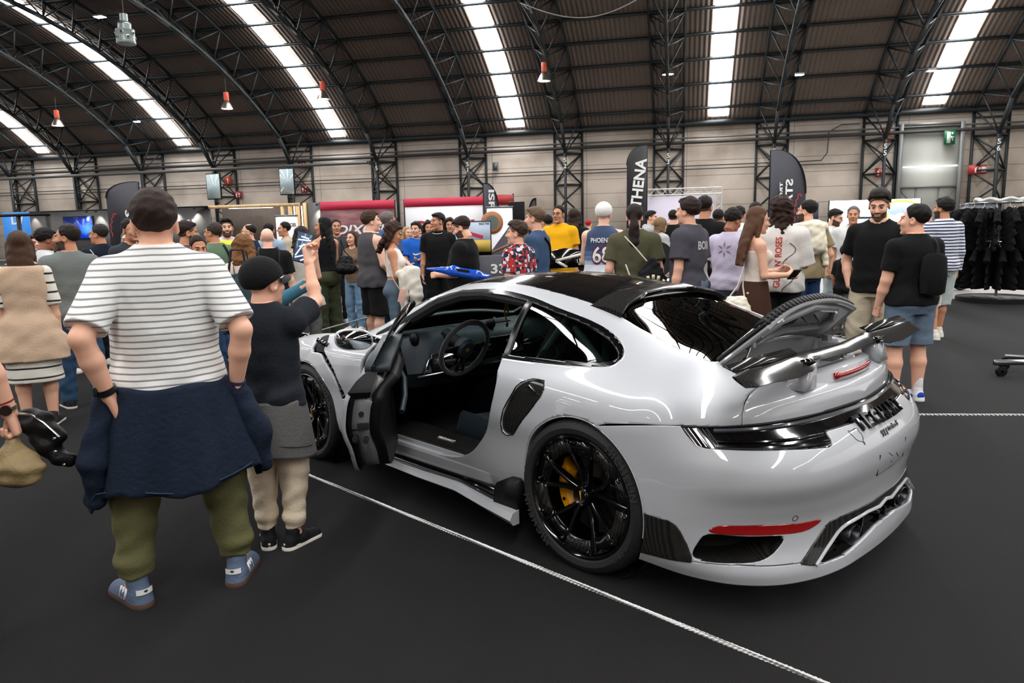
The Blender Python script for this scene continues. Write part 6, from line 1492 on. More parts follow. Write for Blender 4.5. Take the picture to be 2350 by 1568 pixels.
shape_print(r, 'shirt', [(.10 + .10 * math.cos(t) * (1 + .25 * math.sin(3 * t)), 1.10 + .10 * math.sin(t)) for t in np.linspace(0, 2 * PI, 18, endpoint=False)], MATS['faded_print'], -1, 'picture_print')
shape_print(r, 'shirt', [(-.02 + .07 * math.cos(t), .98 + .06 * math.sin(t) * (1 + .3 * math.cos(2 * t))) for t in np.linspace(0, 2 * PI, 14, endpoint=False)], mat('slate_print', (96, 110, 130), .8), -1, 'picture_print')
person(2.36, 8.92, 1.883, 14, 'tall dark-haired man in black t-shirt right behind the tattooed man', 'm', 1.08, 'tan', ('fade', HB), top=('tee', BLK, .02), bottom=('pants', DK), glasses=True)
r = person(2.49, 8.22, 1.703, 22, 'man in lavender t-shirt and pale jeans looking down, seen from behind', 'm', 1.18, 'brown', ('thick', HB), pitch=26, yaw=15, top=('tee', (188, 180, 200), .028), bottom=('jeans', (132, 156, 176), .022), R='fwd', L='fwd')[0]
m_lp = mat('lilac_print', (128, 110, 140), .8)
for k in range(6):
    a = PI / 2 + k * PI / 3; c, s_ = math.cos(a), math.sin(a); shape_print(r, 'shirt', [(-.02 + c * q - s_ * w_, 1.28 + (s_ * q + c * w_)) for q, w_ in ((.02, 0), (.05, .012), (.095, 0), (.05, -.012))], m_lp, -1, 'flower_print')
person(3.26, 11.5, 1.765, 15, 'distant dark-haired man in white t-shirt right of the truss frame', 'm', 1.0, 'tan', ('fade', HB), top=('tee', (190, 190, 192)), bottom=('jeans', JEAN), h=.016)
person(3.74, 12.0, 1.81, 20, 'curly-haired man in white shirt behind the lavender t-shirt', 'm', 1.0, 'tan', ('thick', HB), top=('long', (214, 212, 208), .02), bottom=('pants', DK), h=.016)
person(3.34, 10.0, 1.82, 8, 'tall man with dark cropped hair in white shirt behind the long-haired woman', 'm', 1.1, 'light', ('fade', HB), top=('long', (218, 216, 212), .02), bottom=('pants', DK), h=.015)
r = person(2.35, 7.0, 1.70, 68, 'young woman with very long straight brown hair in satin top and brown skirt', 'f', .98, 'light', ('long', (92, 62, 44)), top=('bodice', fab((214, 200, 188), .4), .010), bottom=('skirt', (62, 38, 28), .02, .12), R=((.10, .12, -1), (-.12, .95, .0), 'hold'), L=((.10, .18, -1), (-.25, .95, .10), 'hold'), glasses=True, pitch=10, hem=.98, h=.0105)[0]
r = person(2.76, 7.45, 1.795, 16, 'curly-haired man in white long t-shirt with red vertical lettering, seen from behind', 'm', 1.02, 'light', ('curly', (46, 28, 22)), yaw=25, top=('tee', (216, 213, 208), .034), bottom=('wide', (26, 26, 28), .02), R='phone', L='fold', hem=.84, sleeve=1.0, h=.0105)[0]
back_text(r, 'shirt', "GUNS N' ROSES", 1.17, .060, .50, m_redp, rot=PI / 2, cx=.02, name='lettering_print')
sk = mat('sketch_print', (96, 92, 90), .8)
for k in range(7):
    q = [(.12 + .05 * math.sin(k * 1.7 + t * 2.2), 1.36 - .075 * k - .09 * t) for t in np.linspace(0, 1, 5)]; strap(r, 'shirt', q, sk, .004, 'drawing_print')
# ---- right side
r = person(3.64, 9.0, 1.81, -40, 'man with glasses in olive t-shirt with a cream sweater over his shoulders', 'm', 1.12, 'light', ('short', HB), beard=True, yaw=-25, top=('tee', (134, 120, 90), .024), bottom=('jeans', (30, 54, 92)), R='pocket', L='pocket', glasses=True)[0]
def shoulder_sweater(root, S, m):
    s = SDF((-.33, -.28, .92), (.33, .28, 1.56), .012); P_ = [(.20 * math.sin(t), -.02 - .10 * math.cos(t) * .9, 1.43 + .03 * math.cos(t)) for t in np.linspace(-2.4, 2.4, 15)]
    for a, b in zip(P_[:-1], P_[1:]): s.cap(a, b, .052, .052, .03)
    s.cap((.0, -.13, 1.42), (0, -.16, 1.24), .11, .12, .04); s.cap((.10, -.12, 1.40), (.15, -.165, 1.02), .045, .04, .03); s.cap((-.12, .12, 1.38), (-.10, .16, 1.15), .045, .04, .02); s.cap((.12, .12, 1.38), (.08, .165, 1.12), .045, .04, .02)
    s.warp(.008, 1.3, 2); v, f = s.mesh(); mesh_obj('sweater', v * S, f, m, root, angle=0)
shoulder_sweater(r, 1.81 / 1.75, fab((222, 214, 192)))
person(4.85, 11.0, 1.72, 110, 'slim man with glasses in white t-shirt and pale trousers facing right', 'm', .95, 'light', ('fade', HB), beard=True, pitch=16, top=('tee', (210, 212, 212), .02), bottom=('pants', (178, 194, 194)), R='down', L='down', glasses=True, h=.013)
person(4.90, 10.5, 1.75, 182, 'grey-haired man in off-white t-shirt facing the camera by the bright screen', 'm', 1.08, 'tan', ('short', (104, 98, 94)), beard=False, top=('tee', (204, 204, 202), .02), bottom=('pants', (120, 120, 118)), R='down', L='down', h=.013)
person(4.5, 9.8, 1.235, 40, 'small child in black t-shirt and grey trousers beside the man in beige trousers', 'm', .92, 'brown', ('short', HB), kid=1.16, top=('tee', BLK, .024), bottom=('pants', (96, 94, 90)), shoes=(60, 58, 56), h=.012)
r = person(3.50, 6.98, 1.83, 188, 'tall bearded man in black t-shirt and beige trousers facing the camera', 'm', 1.12, 'light', ('quiff', (30, 20, 16)), beard=True, pitch=18, yaw=0, top=('tee', BLK, .012), bottom=('pants', (196, 184, 160), .024, .10), R='pocket', L='pocket', shoes=(40, 36, 30), stance=.13, h=.009, headh=1.04)[0]
r = person(3.42, 6.2, 1.68, -38, 'man in black t-shirt and denim shorts, head turned left, black backpack', 'm', 1.22, 'light', ('short', (16, 12, 11)), yaw=-38, top=('tee', BLK, .010), bottom=('shorts', mat('washed_denim', (98, 114, 132), .85, var=.3, vscale=10, bump=.4, bscale=60, spec=.2), .026, .52), R='down', L=((.16, .08, -1), (.02, .35, -1), 'grip'), shoes=(214, 214, 216), stance=.12, h=.009, hem=.88, headh=1.06)[0]
mb = MB(); mb.loft([[(.05 + .13 * q * math.cos(t), -.20 + .05 * q * math.sin(t), z) for t in np.linspace(0, 2 * PI, 20, endpoint=False)] for z, q in ((.98, .6), (1.0, .9), (1.15, 1.0), (1.30, .9), (1.34, .5))]); mb.v = [v * .96 for v in mb.v]; mb.build('backpack', fab((12, 12, 13)), r)
strap(r, 'shirt', [(.10, 1.40), (.12, 1.32), (.11, 1.22)], m_bag, .017, 'backpack_strap')
mb = MB()
for k in (1, -1): mb.lathe([(.040, .10), (.043, .12), (.042, .22), (.038, .23)], c=(k * .12, -.01, 0), n=18)
mb.v = [v * .96 for v in mb.v]; mb.build('socks', fab((216, 216, 214)), r)
m_blu = fab((28, 72, 168)); mb = MB()
for k in (1, -1):
    R_ = rotz(-k * .18)
    for sd in (1, -1): n0 = len(mb.v); mb.ell((sd * .041, .02, .045), (.008, .055, .022), 10, 6); mb.v[-1] = mb.v[-1] @ R_.T + [k * .12, 0, 0]
    mb.ell((0, -.078, .06), (.034, .014, .03), 10, 6); mb.v[-1] = mb.v[-1] @ R_.T + [k * .12, 0, 0]
mb.v = [v * .96 for v in mb.v]; mb.build('shoe_panels', m_blu, r)
person(7.62, 13.8, 1.63, 5, 'far balding man in grey t-shirt behind the denim shorts man', 'm', 1.05, 'tan', ('balding', (40, 36, 34)), top=('tee', (140, 142, 146)), bottom=('jeans', JEAN), h=.017)
person(7.35, 13.0, 1.66, 40, 'slim blond man in white t-shirt left of the navy-striped shirt', 'm', .95, 'fair', ('buzz', (150, 110, 84)), top=('tee', (220, 216, 210), .02), bottom=('pants', (150, 150, 146)), h=.016)
r = person(5.60, 9.5, 1.81, -38, 'young man in navy and white striped long-sleeve shirt and pale shorts, walking left', 'm', 1.02, 'tan', ('thick', (22, 16, 14)), yaw=-22, top=('long', stripes('navy_stripe', (216, 218, 222), (28, 40, 84), .040, .45), .026), bottom=('shorts', (186, 196, 194), .032, .42), R='down', L='down', shoes=(206, 202, 192), stance=.11, stride=.10, h=.0105, beard=True)[0]
person(10.4, 17.0, 1.70, 5, 'far person in red t-shirt beside the shirt rack', 'm', 1.05, 'fair', ('buzz', (104, 76, 60)), top=('tee', (176, 26, 34)), bottom=('jeans', JEAN), h=.02)
person(-5.0, 13.0, 1.78, 60, 'far dark-haired man behind the steward', 'm', 1.0, 'tan', ('quiff', HB), top=('tee', (90, 90, 96)), bottom=('jeans', JEAN), h=.018)
person(-5.75, 12.2, 1.62, 185, 'bald man with glasses between the green jacket and the stubbled man', 'm', 1.05, 'fair', ('balding', HG), top=('tee', (120, 120, 120)), bottom=('jeans', JEAN), glasses=True, h=.017)
person(-4.4, 13.4, 1.66, -20, 'distant bald person in dark teal top behind the steward', 'm', 1.05, 'fair', ('balding', (150, 120, 100)), top=('tee', (44, 84, 88)), bottom=('jeans', JEAN), h=.018)

# ================================================================ foreground: man, boy, person at the left edge
m_str = stripes('grey_striped_jersey', (226, 225, 221), (128, 128, 130), .0262, .27, soft=.12, wobble=.003)
man, S, hc, Rh, hs, arms = person(-1.465, 3.05, 1.75, -2, 'broad man in white t-shirt with grey stripes and olive trousers, seen from behind', 'm', 1.06, 'light', ('short', (46, 32, 26)), top=('tee', m_str, .0145), bottom=('jogger', (100, 98, 64), .022), L=((.36, -.50, -.75), (-.27, .20, -.95), 'relaxed'), R=((.32, -.45, -.8), (-.12, .30, -1), 'relaxed'), shoes=(84, 98, 120), stance=.205, toe=.42, h=.0068, hem=.87, sleeve=.86, headh=1.06, legk=1.04, belly=.045, collar=.02, neck=.045)
m_soleg = mat('gum_sole', (84, 62, 52), .6)
for c in man.children:
    if c.name.split('.')[0] == 'shoe': c.data.materials[1] = m_soleg
def tied(root, S, name, m, z0, z1fn, r0, r1, label, fold=.012, nf=9, front=True, thick=.008, seed=0):
    """a garment knotted round the waist: an open, folded apron of cloth"""
    V = []; na, nz = 96, 22
    for i in range(na + 1):
        a = -PI * .93 + 2 * PI * .93 * i / na            # 0 is the back
        zb = z1fn(a)
        for j in range(nz + 1):
            t = j / nz; z = z0 + (zb - z0) * t; w = t ** .8; fo = fold * t * (math.sin(nf * a + seed) + .5 * math.sin(2.3 * nf * a + 1.3 + 2 * t + seed))
            rx = r0[0] + (r1[0] - r0[0]) * w + fo; ry = r0[1] + (r1[1] - r0[1]) * w + fo
            V.append((math.sin(a) * rx, -math.cos(a) * ry - .01, z + .006 * math.sin(5 * a + seed) * (1 - t)))
    F = [(i * (nz + 1) + j, (i + 1) * (nz + 1) + j, (i + 1) * (nz + 1) + j + 1, i * (nz + 1) + j + 1) for i in range(na) for j in range(nz)]
    o = mesh_obj(name, np.array(V) * S, F, m, root, angle=0, label=label); md = o.modifiers.new('t', 'SOLIDIFY'); md.thickness = thick; md.offset = 0; return o
m_den = mat('dark_denim', (23, 33, 49), .85, var=.3, vscale=7, bump=.5, bscale=45, spec=.2)
def zb(a):
    d = math.degrees(a); return float(np.interp(d, [-170, -125, -100, -78, -62, -40, 0, 35, 60, 75, 92, 110, 130, 170], [.62, .60, .50, .44, .52, .545, .505, .54, .565, .50, .475, .56, .60, .62]))
tied(man, S, 'tied_jacket', m_den, .945, zb, (.215, .185), (.335, .24), 'dark denim shirt knotted round the waist', .017, 7)
mb = MB(); mb.tube([(math.sin(a) * .3465, -math.cos(a) * .2365 - .01, zb(a) + .02) for a in np.linspace(-1.2, 1.2, 40)], .003, 5); mb.v = [v * S for v in mb.v]; mb.build('hem_stitching', fab((50, 62, 80)), man)
for sgn in (-1, 1):     # loose sleeve cuffs hanging at the sides
    s = SDF((-.48, -.25, .40), (.48, .2, .95), .009)
    if sgn < 0: s.cap((-.235, -.06, .90), (-.30, -.09, .66), .05, .055, .03); s.cap((-.30, -.09, .66), (-.305, -.07, .50), .055, .035, .03)
    else: s.cap((.235, -.06, .90), (.315, -.08, .70), .05, .06, .03); s.cap((.315, -.08, .70), (.335, -.06, .54), .06, .04, .03)
    s.warp(.005, 1.1, sgn); v, f = s.mesh(); mesh_obj('jacket_sleeve', v * S, f, m_den, man, angle=0)
E_, W_, f_, _h = arms[-1]; m_wb = mat('black_watch_band', (12, 12, 13), .4)
wt = band(man, W_, f_, .036, .012, m_wb, 'wristwatch', S)
mb = MB(); mb.rbox((W_ - f_ * .03 + np.array([-.036, -.012, .0])) * S, (.014, .034, .038), .005); mb.build('watch_case', m_wb, wt)
E_, W_, f_, _h = arms[1]; band(man, W_, f_, .034, .006, fab((50, 50, 78)), 'bracelet', S, .02)
# shoe trim: white side stripes and heel tab
for k in (1, -1):
    mb = MB(); R_ = rotz(-k * .42); off = np.array([k * .205, 0, 0])
    for sd in (1, -1):
        for q in range(3): mb.beam(R_ @ np.array([sd * .0475, .005 + .022 * q, .034]) + off, R_ @ np.array([sd * .0415, -.012 + .022 * q, .085]) + off, .006, .010)
    mb.loft([[R_ @ np.array([.047 * math.sin(t), -.04 - .050 * math.cos(t), z]) + off for t in np.linspace(-.8, .8, 11)] for z in (.068, .092)], closed=False)
    mb.v = [v * S for v in mb.v]; mb.build('shoe_stripes', m_white, man, smooth=False)
mb = MB()
for k in (1, -1):
    R_ = rotz(-k * .42); off = np.array([k * .205, 0, 0])
    for a in (-.6, 0, .6): mb.ell(R_ @ np.array([.006 * math.sin(a) * 1.2, -.0915, .079 + .004 * math.cos(a)]) + off, (.0025, .0012, .006), 8, 6, R=R_ @ roty(a))
mb.v = [v * S for v in mb.v]; mb.build('heel_emblem', m_wb, man)

boy, S, hc, Rh, hs, arms = person(-1.19, 3.50, 1.445, 24, 'boy in black cap and dark t-shirt holding a phone up at the car', 'm', .93, 'light', ('short', (22, 17, 15)), kid=1.13, yaw=24, top=('tee', (27, 31, 38), .024), bottom=('jogger', (214, 196, 172), .018), R=((.12, .86, .26), (-.24, .34, .86), 'hold'), L=((-.15, .85, .12), (-.62, .62, .40), 'hold'), shoes=(16, 16, 18), stance=.085, toe=.45, h=.0062, hem=.90, sleeve=.62)
m_cap = fab((17, 17, 18)); cap_on(boy, m_cap, True, hs * 1.02, S, hc, Rh, front=fab((42, 42, 46)))
mb = MB(); mb.tube([(.092 * math.sin(a), -.018 + .1115 * math.cos(a), .035 - .010 * abs(a)) for a in np.linspace(-1.15, 1.15, 20)], .0028, 6); mb.v = [((v * hs * 1.02) @ Rh.T + hc) * S for v in mb.v]; mb.build('cap_piping', m_white, boy)
mb = MB(); pts = []
for a in np.linspace(-.75, .75, 9):
    for b in np.linspace(.15, .95, 6): pts.append((.0915 * math.sin(a) * math.cos(b), -.018 + .1115 * math.cos(a) * math.cos(b), .038 + .0935 * math.sin(b)))
mb.add(pts, [(i * 6 + j, (i + 1) * 6 + j, (i + 1) * 6 + j + 1, i * 6 + j + 1) for i in range(8) for j in range(5)]); mb.v = [((v * hs * 1.02) @ Rh.T + hc) * S for v in mb.v]; mb.build('cap_front_panel', fab((150, 176, 186)), boy)
tied(boy, S, 'tied_sweatshirt', fab((92, 90, 88)), .93, lambda a: .60 + .02 * math.cos(2 * a), (.195, .155), (.235, .19), 'grey sweatshirt knotted round the waist', .006, 4, thick=.012, seed=1)
mb = MB(); mb.tube([(math.sin(a) * .2365, -math.cos(a) * .1915 - .01, .675 + .02 * math.cos(2 * a)) for a in np.linspace(-2.2, 2.2, 40)], .004, 5); mb.v = [v * S for v in mb.v]; mb.build('ribbed_hem_seam', fab((70, 68, 67)), boy)
E_, W_, f_, _h = arms[-1]; mb = MB(); x_ = unit(np.cross(f_, [0, 0, 1.])); y_ = np.cross(f_, x_)
mb.loft([[p + r_ * (math.cos(t) * x_ + math.sin(t) * y_) for t in np.linspace(0, 2 * PI, 20, endpoint=False)] for p, r_ in ((E_, .040), (E_ + f_ * .02, .047), (E_ * .5 + W_ * .5, .045), (W_, .036), (W_ + f_ * .05, .040), (W_ + f_ * .055, .034))]); mb.v = [v * S for v in mb.v]; mb.build('arm_cast', fab((58, 108, 128)), boy)
mb = MB()
for k in (1, -1):
    R_ = rotz(-k * .45); off = np.array([k * .085, 0, 0])
    for q in range(3): mb.beam(R_ @ np.array([k * .0435, .01 + .02 * q, .04]) + off, R_ @ np.array([k * .036, -.004 + .02 * q, .075]) + off, .005, .007)
    mb.ell(R_ @ np.array([0, -.088, .045]) + off, (.008, .004, .008), 8, 6, R=R_)
    mb.loft([[R_ @ np.array([w_ * math.cos(t), y_ + d_ * math.sin(t), z]) + off for t in np.linspace(0, 2 * PI, 20, endpoint=False)] for z, w_, d_, y_ in ((.0, .046, .08, -.01), (.0, .048, .085, -.012), (.032, .047, .082, -.012), (.036, .042, .075, -.01))])
mb.v = [v * S for v in mb.v]; mb.build('shoe_trim', mat('cream_sole', (214, 204, 186), .6), boy)
# the phone he holds up
ph = empty('smartphone', tuple(world_pt(boy, (arms[1][1] + arms[1][2] * .085 + np.array([-.035, .035, .02])) * S)), 0, 'black smartphone held up by the boy, its screen showing the car', 'phone'); ph.rotation_euler = (math.radians(-8), math.radians(17), math.radians(24))
MB().rbox((0, 0, 0), (.078, .011, .160), .005).build('phone_case', m_wb, ph)
m_scr = mat('phone_screen', (40, 56, 78), .2, emit=.7); MB().box((0, -.006, 0), (.070, .002, .150)).build('screen', m_scr, ph, smooth=False)
m_scw = mat('phone_screen_white', (215, 225, 235), .3, emit=.8); mb = MB()
for a, b in (((-.03, -.06), (.03, -.03)), ((-.03, -.05), (.0, .02)), ((-.02, .0), (.03, .03)), ((-.033, .035), (.033, .045)), ((.0, -.07), (.03, -.05)), ((-.02, .055), (.02, .052))): mb.beam((a[0], -.0075, a[1]), (b[0], -.0075, b[1]), .0015, .006)
mb.build('screen_picture', m_scw, ph, smooth=False)

# person at the left edge, mostly out of the frame
edge, S, hc, Rh, hs, arms = person(-2.30, 2.60, 1.80, 14, 'person at the left edge with bare arm and a watch, mostly out of frame', 'm', 1.1, 'light', ('short', HD), top=('tee', (40, 44, 52)), bottom=('pants', (15, 15, 17), .03), R=((.42, -.02, -1), (.24, .10, -1), 'grip'), L='down', shoes=(20, 20, 22), h=.0075)
E_, W_, f_, _h = arms[1]; w0 = band(edge, W_, f_, .031, .007, mat('steel_bracelet', (120, 105, 95), .35, metal=.8), 'wristwatch', S, .02)
mb = MB(); c = (W_ - f_ * .02 + np.array([.0, -.034, 0])) * S; mb.lathe([(0, -.006), (.019, -.006), (.021, -.002), (.021, .006)], c=c, axis='y', n=22); mb.build('watch_face', mat('bronze_dial', (58, 44, 36), .3, metal=.6), w0)
band(edge, W_, f_, .031, .003, fab((130, 24, 36)), 'red_cord', S, .05)
HP = world_pt(edge, (W_ + f_ * .09) * S)
s = SDF((-.22, -.16, -.26), (.22, .16, .06), .008); s.cap((-.02, 0, -.02), (-.02, 0, -.10), .03, .075, .03); s.ell((-.02, 0, -.13), (.115, .06, .075), .03); s.warp(.007, 1.6, .5); v, f = s.mesh()
bg = mesh_obj('cloth_bag', v, f, fab((148, 128, 92), .5), None, angle=0, label='beige cloth bag held by the person at the left edge', cat='bag'); bg.location = tuple(HP + [.0, -.02, -.01])
s = SDF((-.12, -.14, -.26), (.30, .14, .12), .008); s.cap((-.04, .02, .07), (.03, .02, .06), .03, .035, .03); s.cap((.03, .02, .06), (.095, .02, -.01), .035, .035, .03); s.cap((.0, .02, .03), (.07, .03, -.09), .045, .04, .03); s.cap((.07, .03, -.09), (.125, .03, -.12), .035, .025, .02); s.warp(.010, 1.5, 2.5); v, f = s.mesh()
lj = empty('leather_jacket', tuple(HP + [.02, .04, -.02]), 0, 'black leather jacket bundled over the beige bag at the left edge', 'jacket'); mesh_obj('jacket_body', v, f, m_bag, lj, angle=0)
mb = MB(); mb.tube([(-.04, -.02, .10), (.02, -.02, .095), (.07, -.02, .06), (.125, -.02, .0)], .004, 6)
mb.build('zip', m_chrome, lj)
for p in ((.105, -.022, -.005), (.10, -.02, -.06), (.12, -.005, -.12)): MB().ell(p, (.009, .006, .007), 10, 6).build('stud', m_chrome, lj)

# ================================================================ bags and things carried
def handbag(name, loc, rz, w_, h_, m, label, strap_top=None):
    t = empty(name, loc, rz, label, 'bag'); s = SDF((-w_ * .7, -.09, -h_ * .7), (w_ * .7, .09, h_ * .7), .008); s.cap((-w_ * .3, 0, -h_ * .25), (w_ * .3, 0, -h_ * .25), h_ * .26, h_ * .26, .03); s.cap((-w_ * .25, 0, h_ * .25), (w_ * .25, 0, h_ * .25), .03, .03, .06); s.ell((0, 0, -h_ * .1), (w_ * .5, .055, h_ * .42), .03); s.warp(.004, 2, 1); v, f = s.mesh(); mesh_obj('bag_body', v, f, m, t, angle=0)
    if strap_top is not None:
        p = np.array(strap_top); mb = MB(); mb.tube([(-w_ * .3, 0, h_ * .25), tuple(p * .5 + [-.02, 0, .0]), tuple(p), tuple(p * .5 + [.03, .02, 0]), (w_ * .3, 0, h_ * .25)], .007, 6); mb.build('bag_strap', m, t)
    return t
handbag('handbag', (2.13, 6.86, .80), -.2, .26, .22, m_cream, 'cream leather handbag at the hip of the woman with very long straight hair', (.06, .0, .36))
handbag('handbag', (-2.33, 10.35, 1.12), .5, .26, .30, m_bag, 'black leather handbag on the arm of the tall black-haired woman', (-.05, 0, .33))
t = empty('drawstring_bag', (1.42, 7.33, 1.06), -.1, 'black drawstring bag with a round red and cream emblem on the olive t-shirt', 'bag')
s = SDF((-.2, -.12, -.28), (.2, .12, .22), .009); s.loft([(-.24, .12, .045, 0), (-.2, .155, .065, 0), (0, .14, .06, 0), (.14, .06, .04, 0), (.18, .03, .03, 0)], .02); s.warp(.006, 1.6, 1); v, f = s.mesh(); o = mesh_obj('bag_body', v, f, fab((26, 26, 30)), t, angle=0)
mb = MB(); mc = MB(); mb.lathe([(0, -.068), (.085, -.068), (.085, -.06)], c=(.01, 0, -.12), axis='y', n=30); mc.lathe([(.055, -.072), (.075, -.072)], c=(.01, 0, -.12), axis='y', n=30); mc.lathe([(0, -.072), (.032, -.072)], c=(.01, 0, -.12), axis='y', n=20)
for k in range(5): mc.box((.01 + .05 * (k - 2), -.069, -.005 - .012 * (k - 2) ** 2), (.03, .006, .045), R=roty(.2 * (k - 2)))
mb.build('emblem_disc', m_redp, t, smooth=False); mc.build('emblem_pattern', mat('emblem_cream', (214, 200, 170), .7), t, smooth=False)
mb = MB(); mb.tube([(-.05, -.02, .15), (-.16, -.03, .28), (-.27, .02, .40)], .007, 6); mb.tube([(-.12, -.02, -.22), (-.2, -.06, -.05), (-.26, .0, .12)], .007, 6); mb.build('drawstring', mat('pale_cord', (214, 206, 194), .7), t)
t = empty('tote_bag', (-2.42, 6.48, .98), .2, 'dark teal tote bag behind the boy in the cap', 'bag'); s = SDF((-.3, -.15, -.35), (.3, .15, .3), .012); s.loft([(-.3, .16, .07, 0), (0, .17, .08, 0), (.24, .12, .03, 0)], .02); s.warp(.008, 1.2, 2); v, f = s.mesh(); mesh_obj('bag_body', v, f, fab((52, 66, 70)), t, angle=0); mb = MB(); mb.tube([(-.08, 0, .22), (-.05, .05, .45), (.05, .05, .45), (.08, 0, .22)], .012, 6); mb.build('bag_handles', m_bag, t)
t = empty('red_bag', (-2.30, 6.55, 1.02), .1, 'bright red bag hanging from the wavy-haired woman in the pink blouse', 'bag'); s = SDF((-.12, -.1, -.25), (.14, .1, .22), .011); s.loft([(-.22, .06, .04, .0, .05), (0, .07, .045, 0, .02), (.18, .045, .02, 0, -.02)], .02); s.warp(.006, 1.4, 1); v, f = s.mesh(); mesh_obj('bag_body', v, f, fab((206, 28, 28), .6), t, angle=0); mb = MB(); mb.tube([(-.02, 0, .17), (-.06, .02, .4)], .006, 6); mb.build('bag_strap', m_bag, t)
t = empty('folded_jacket', (-1.19, 8.58, .92), .1, 'cream white jacket draped over the folded arms of the curly-haired woman', 'jacket'); s = SDF((-.22, -.2, -.5), (.26, .2, .26), .011); s.cap((-.10, 0, .14), (.06, 0, .16), .06, .07, .03); s.cap((.02, -.02, .14), (.06, -.03, -.10), .09, .10, .04); s.cap((.06, -.03, -.1), (.08, -.03, -.30), .085, .055, .03); s.cap((-.08, -.02, .1), (-.06, -.03, -.36), .05, .05, .02); s.warp(.007, 1.1, 3); v, f = s.mesh(); mesh_obj('jacket_body', v, f, fab((218, 212, 198)), t, angle=0); mb = MB(); mb.tube([(-.02, -.085, .05), (0, -.12, -.2), (.01, -.10, -.34)], .004, 5); mb.build('zip', m_gun, t)
t = empty('phone_case', (-1.33, 8.5, .86), .2, 'pale pink phone case on a pink shoulder strap', 'phone'); MB().rbox((.05, -.1, -.04), (.075, .02, .16), .008, R=roty(.25)).build('case', mat('pale_pink', (216, 170, 156), .5), t); mb = MB(); mb.tube([(.02, -.1, .04), (-.10, -.12, .26), (-.16, -.08, .40)], .007, 6); mb.build('strap', MATS['pale_pink'], t)
t = empty('body_panel', (-.57, 8.02, 1.10), -.15, 'glossy blue bodywork panel under the arm of the man in the black t-shirt', 'car part'); s = SDF((-.42, -.12, -.14), (.42, .12, .14), .009); s.cap((-.36, 0, .04), (-.05, 0, .01), .010, .055, .04); s.cap((-.05, 0, .01), (.20, 0, -.035), .055, .05, .04); s.cap((.2, 0, -.035), (.33, 0, -.06), .05, .03, .03); s.warp(.003, .8, 1); v, f = s.mesh(); mesh_obj('panel', v * [1, .8, 1], f, mat('gloss_blue', (16, 82, 196), .2, coat=.8), t, angle=0); MB().rbox((.05, -.04, .02), (.16, .01, .03), .004, R=roty(.15)).build('vent_slot', m_trim, t)
for loc, rz, lab in (((-1.36, 10.9, .80), .3, 'dark phone in the hand of the man in the black polo'), ((2.66, 6.83, 1.08), .2, 'dark phone held by the woman with very long straight hair'), ((-1.72, 11.68, 1.06), .2, 'dark phone held by the boy in the blue t-shirt')):
    t = empty('smartphone', loc, rz, lab, 'phone'); MB().rbox((0, 0, 0), (.075, .012, .15), .005, R=rotx(.9)).build('phone_case', m_wb, t); MB().box((0, -.005, .006), (.068, .003, .14), R=rotx(.9)).build('screen', mat('dark_screen', (30, 34, 42), .15), t, smooth=False)
# ================================================================ stands, banners, flags, screens
def ht(name, u, v, z, label, cat, group=None, rz=0): return empty(name, hw(u, v, z), WY + rz, label, cat, group)
def wood(name, c, sx=7):
    m = mat(name, c, .55); nt = m.node_tree; N = nt.nodes; L = nt.links; tc = N.new('ShaderNodeTexCoord'); mp = N.new('ShaderNodeMapping'); mp.inputs['Scale'].default_value = (sx, sx, .35); nz = N.new('ShaderNodeTexNoise'); nz.inputs['Scale'].default_value = 1.5; nz.inputs['Detail'].default_value = 5
    mr = N.new('ShaderNodeMapRange'); mr.inputs[3].default_value = .6; mr.inputs[4].default_value = 1.4; mx = N.new('ShaderNodeMix'); mx.data_type = 'RGBA'; mx.blend_type = 'MULTIPLY'; mx.inputs[0].default_value = 1; mx.inputs[6].default_value = (*lin(c), 1)
    L.new(tc.outputs['Object'], mp.inputs[0]); L.new(mp.outputs[0], nz.inputs['Vector']); L.new(nz.outputs['Fac'], mr.inputs[0]); L.new(mr.outputs[0], mx.inputs[7]); L.new(mx.outputs[2], N['Principled BSDF'].inputs['Base Color']); return m
m_gwood = wood('dark_grey_wood', (74, 72, 70)); m_bwood = wood('dark_brown_wood', (72, 58, 48)); m_pine = wood('pale_pine', (214, 178, 128)); m_wlight = mat('warm_strip_light', (255, 238, 205), emit=2.5); m_wlet = mat('lit_white_letter', (250, 250, 250), emit=1.6)
BV = 34.0
t = ht('exhibition_stand', -27, BV, 0, 'long dark wood exhibition stand wall with downlights and white letters behind the left crowd', 'exhibition stand')
MB().box((-3.4, .0, 1.47), (12.4, .12, 2.94)).build('grey_wall', m_gwood, t, smooth=False); MB().box((6.2, .9, 1.5), (6.6, .12, 3.0)).build('brown_wall', m_bwood, t, smooth=False)
MB().box((8.8, -.0, 1.5), (1.3, .12, 3.0)).build('grey_end_wall', m_gwood, t, smooth=False); MB().box((-3.4, -.12, 2.97), (12.4, .5, .06)).build('wall_cap', m_trim, t, smooth=False)
MB().box((5.4, -.1, 2.93), (5.2, .14, .16)).build('pine_beam', m_pine, t, smooth=False)
for k in range(4): MB().box((7.05 + .42 * k, -.1, 1.5), (.15, .14, 3.0)).build('pine_post', m_pine, t, smooth=False)
mb = MB()
for k in range(3): mb.box((4.3 + .75 * k, .1 + .1 * k, 2.84), (.9, .06, .03))
mb.box((7.66, -.02, 1.5), (.04, .04, 2.7)); mb.box((8.08, -.02, 1.5), (.04, .04, 2.7)); mb.build('strip_light', m_wlight, t, smooth=False)
mb = MB()
for ch, x, w_ in (('P', -2.05, .36), ('R', 1.02, .36), ('I', 1.50, .10), ("'", 1.80, .12)): text_on(mb, ch, (x, -.09, 1.96), (1, 0, 0), (0, 0, 1), .62, w_, bold=.05, depth=.05)
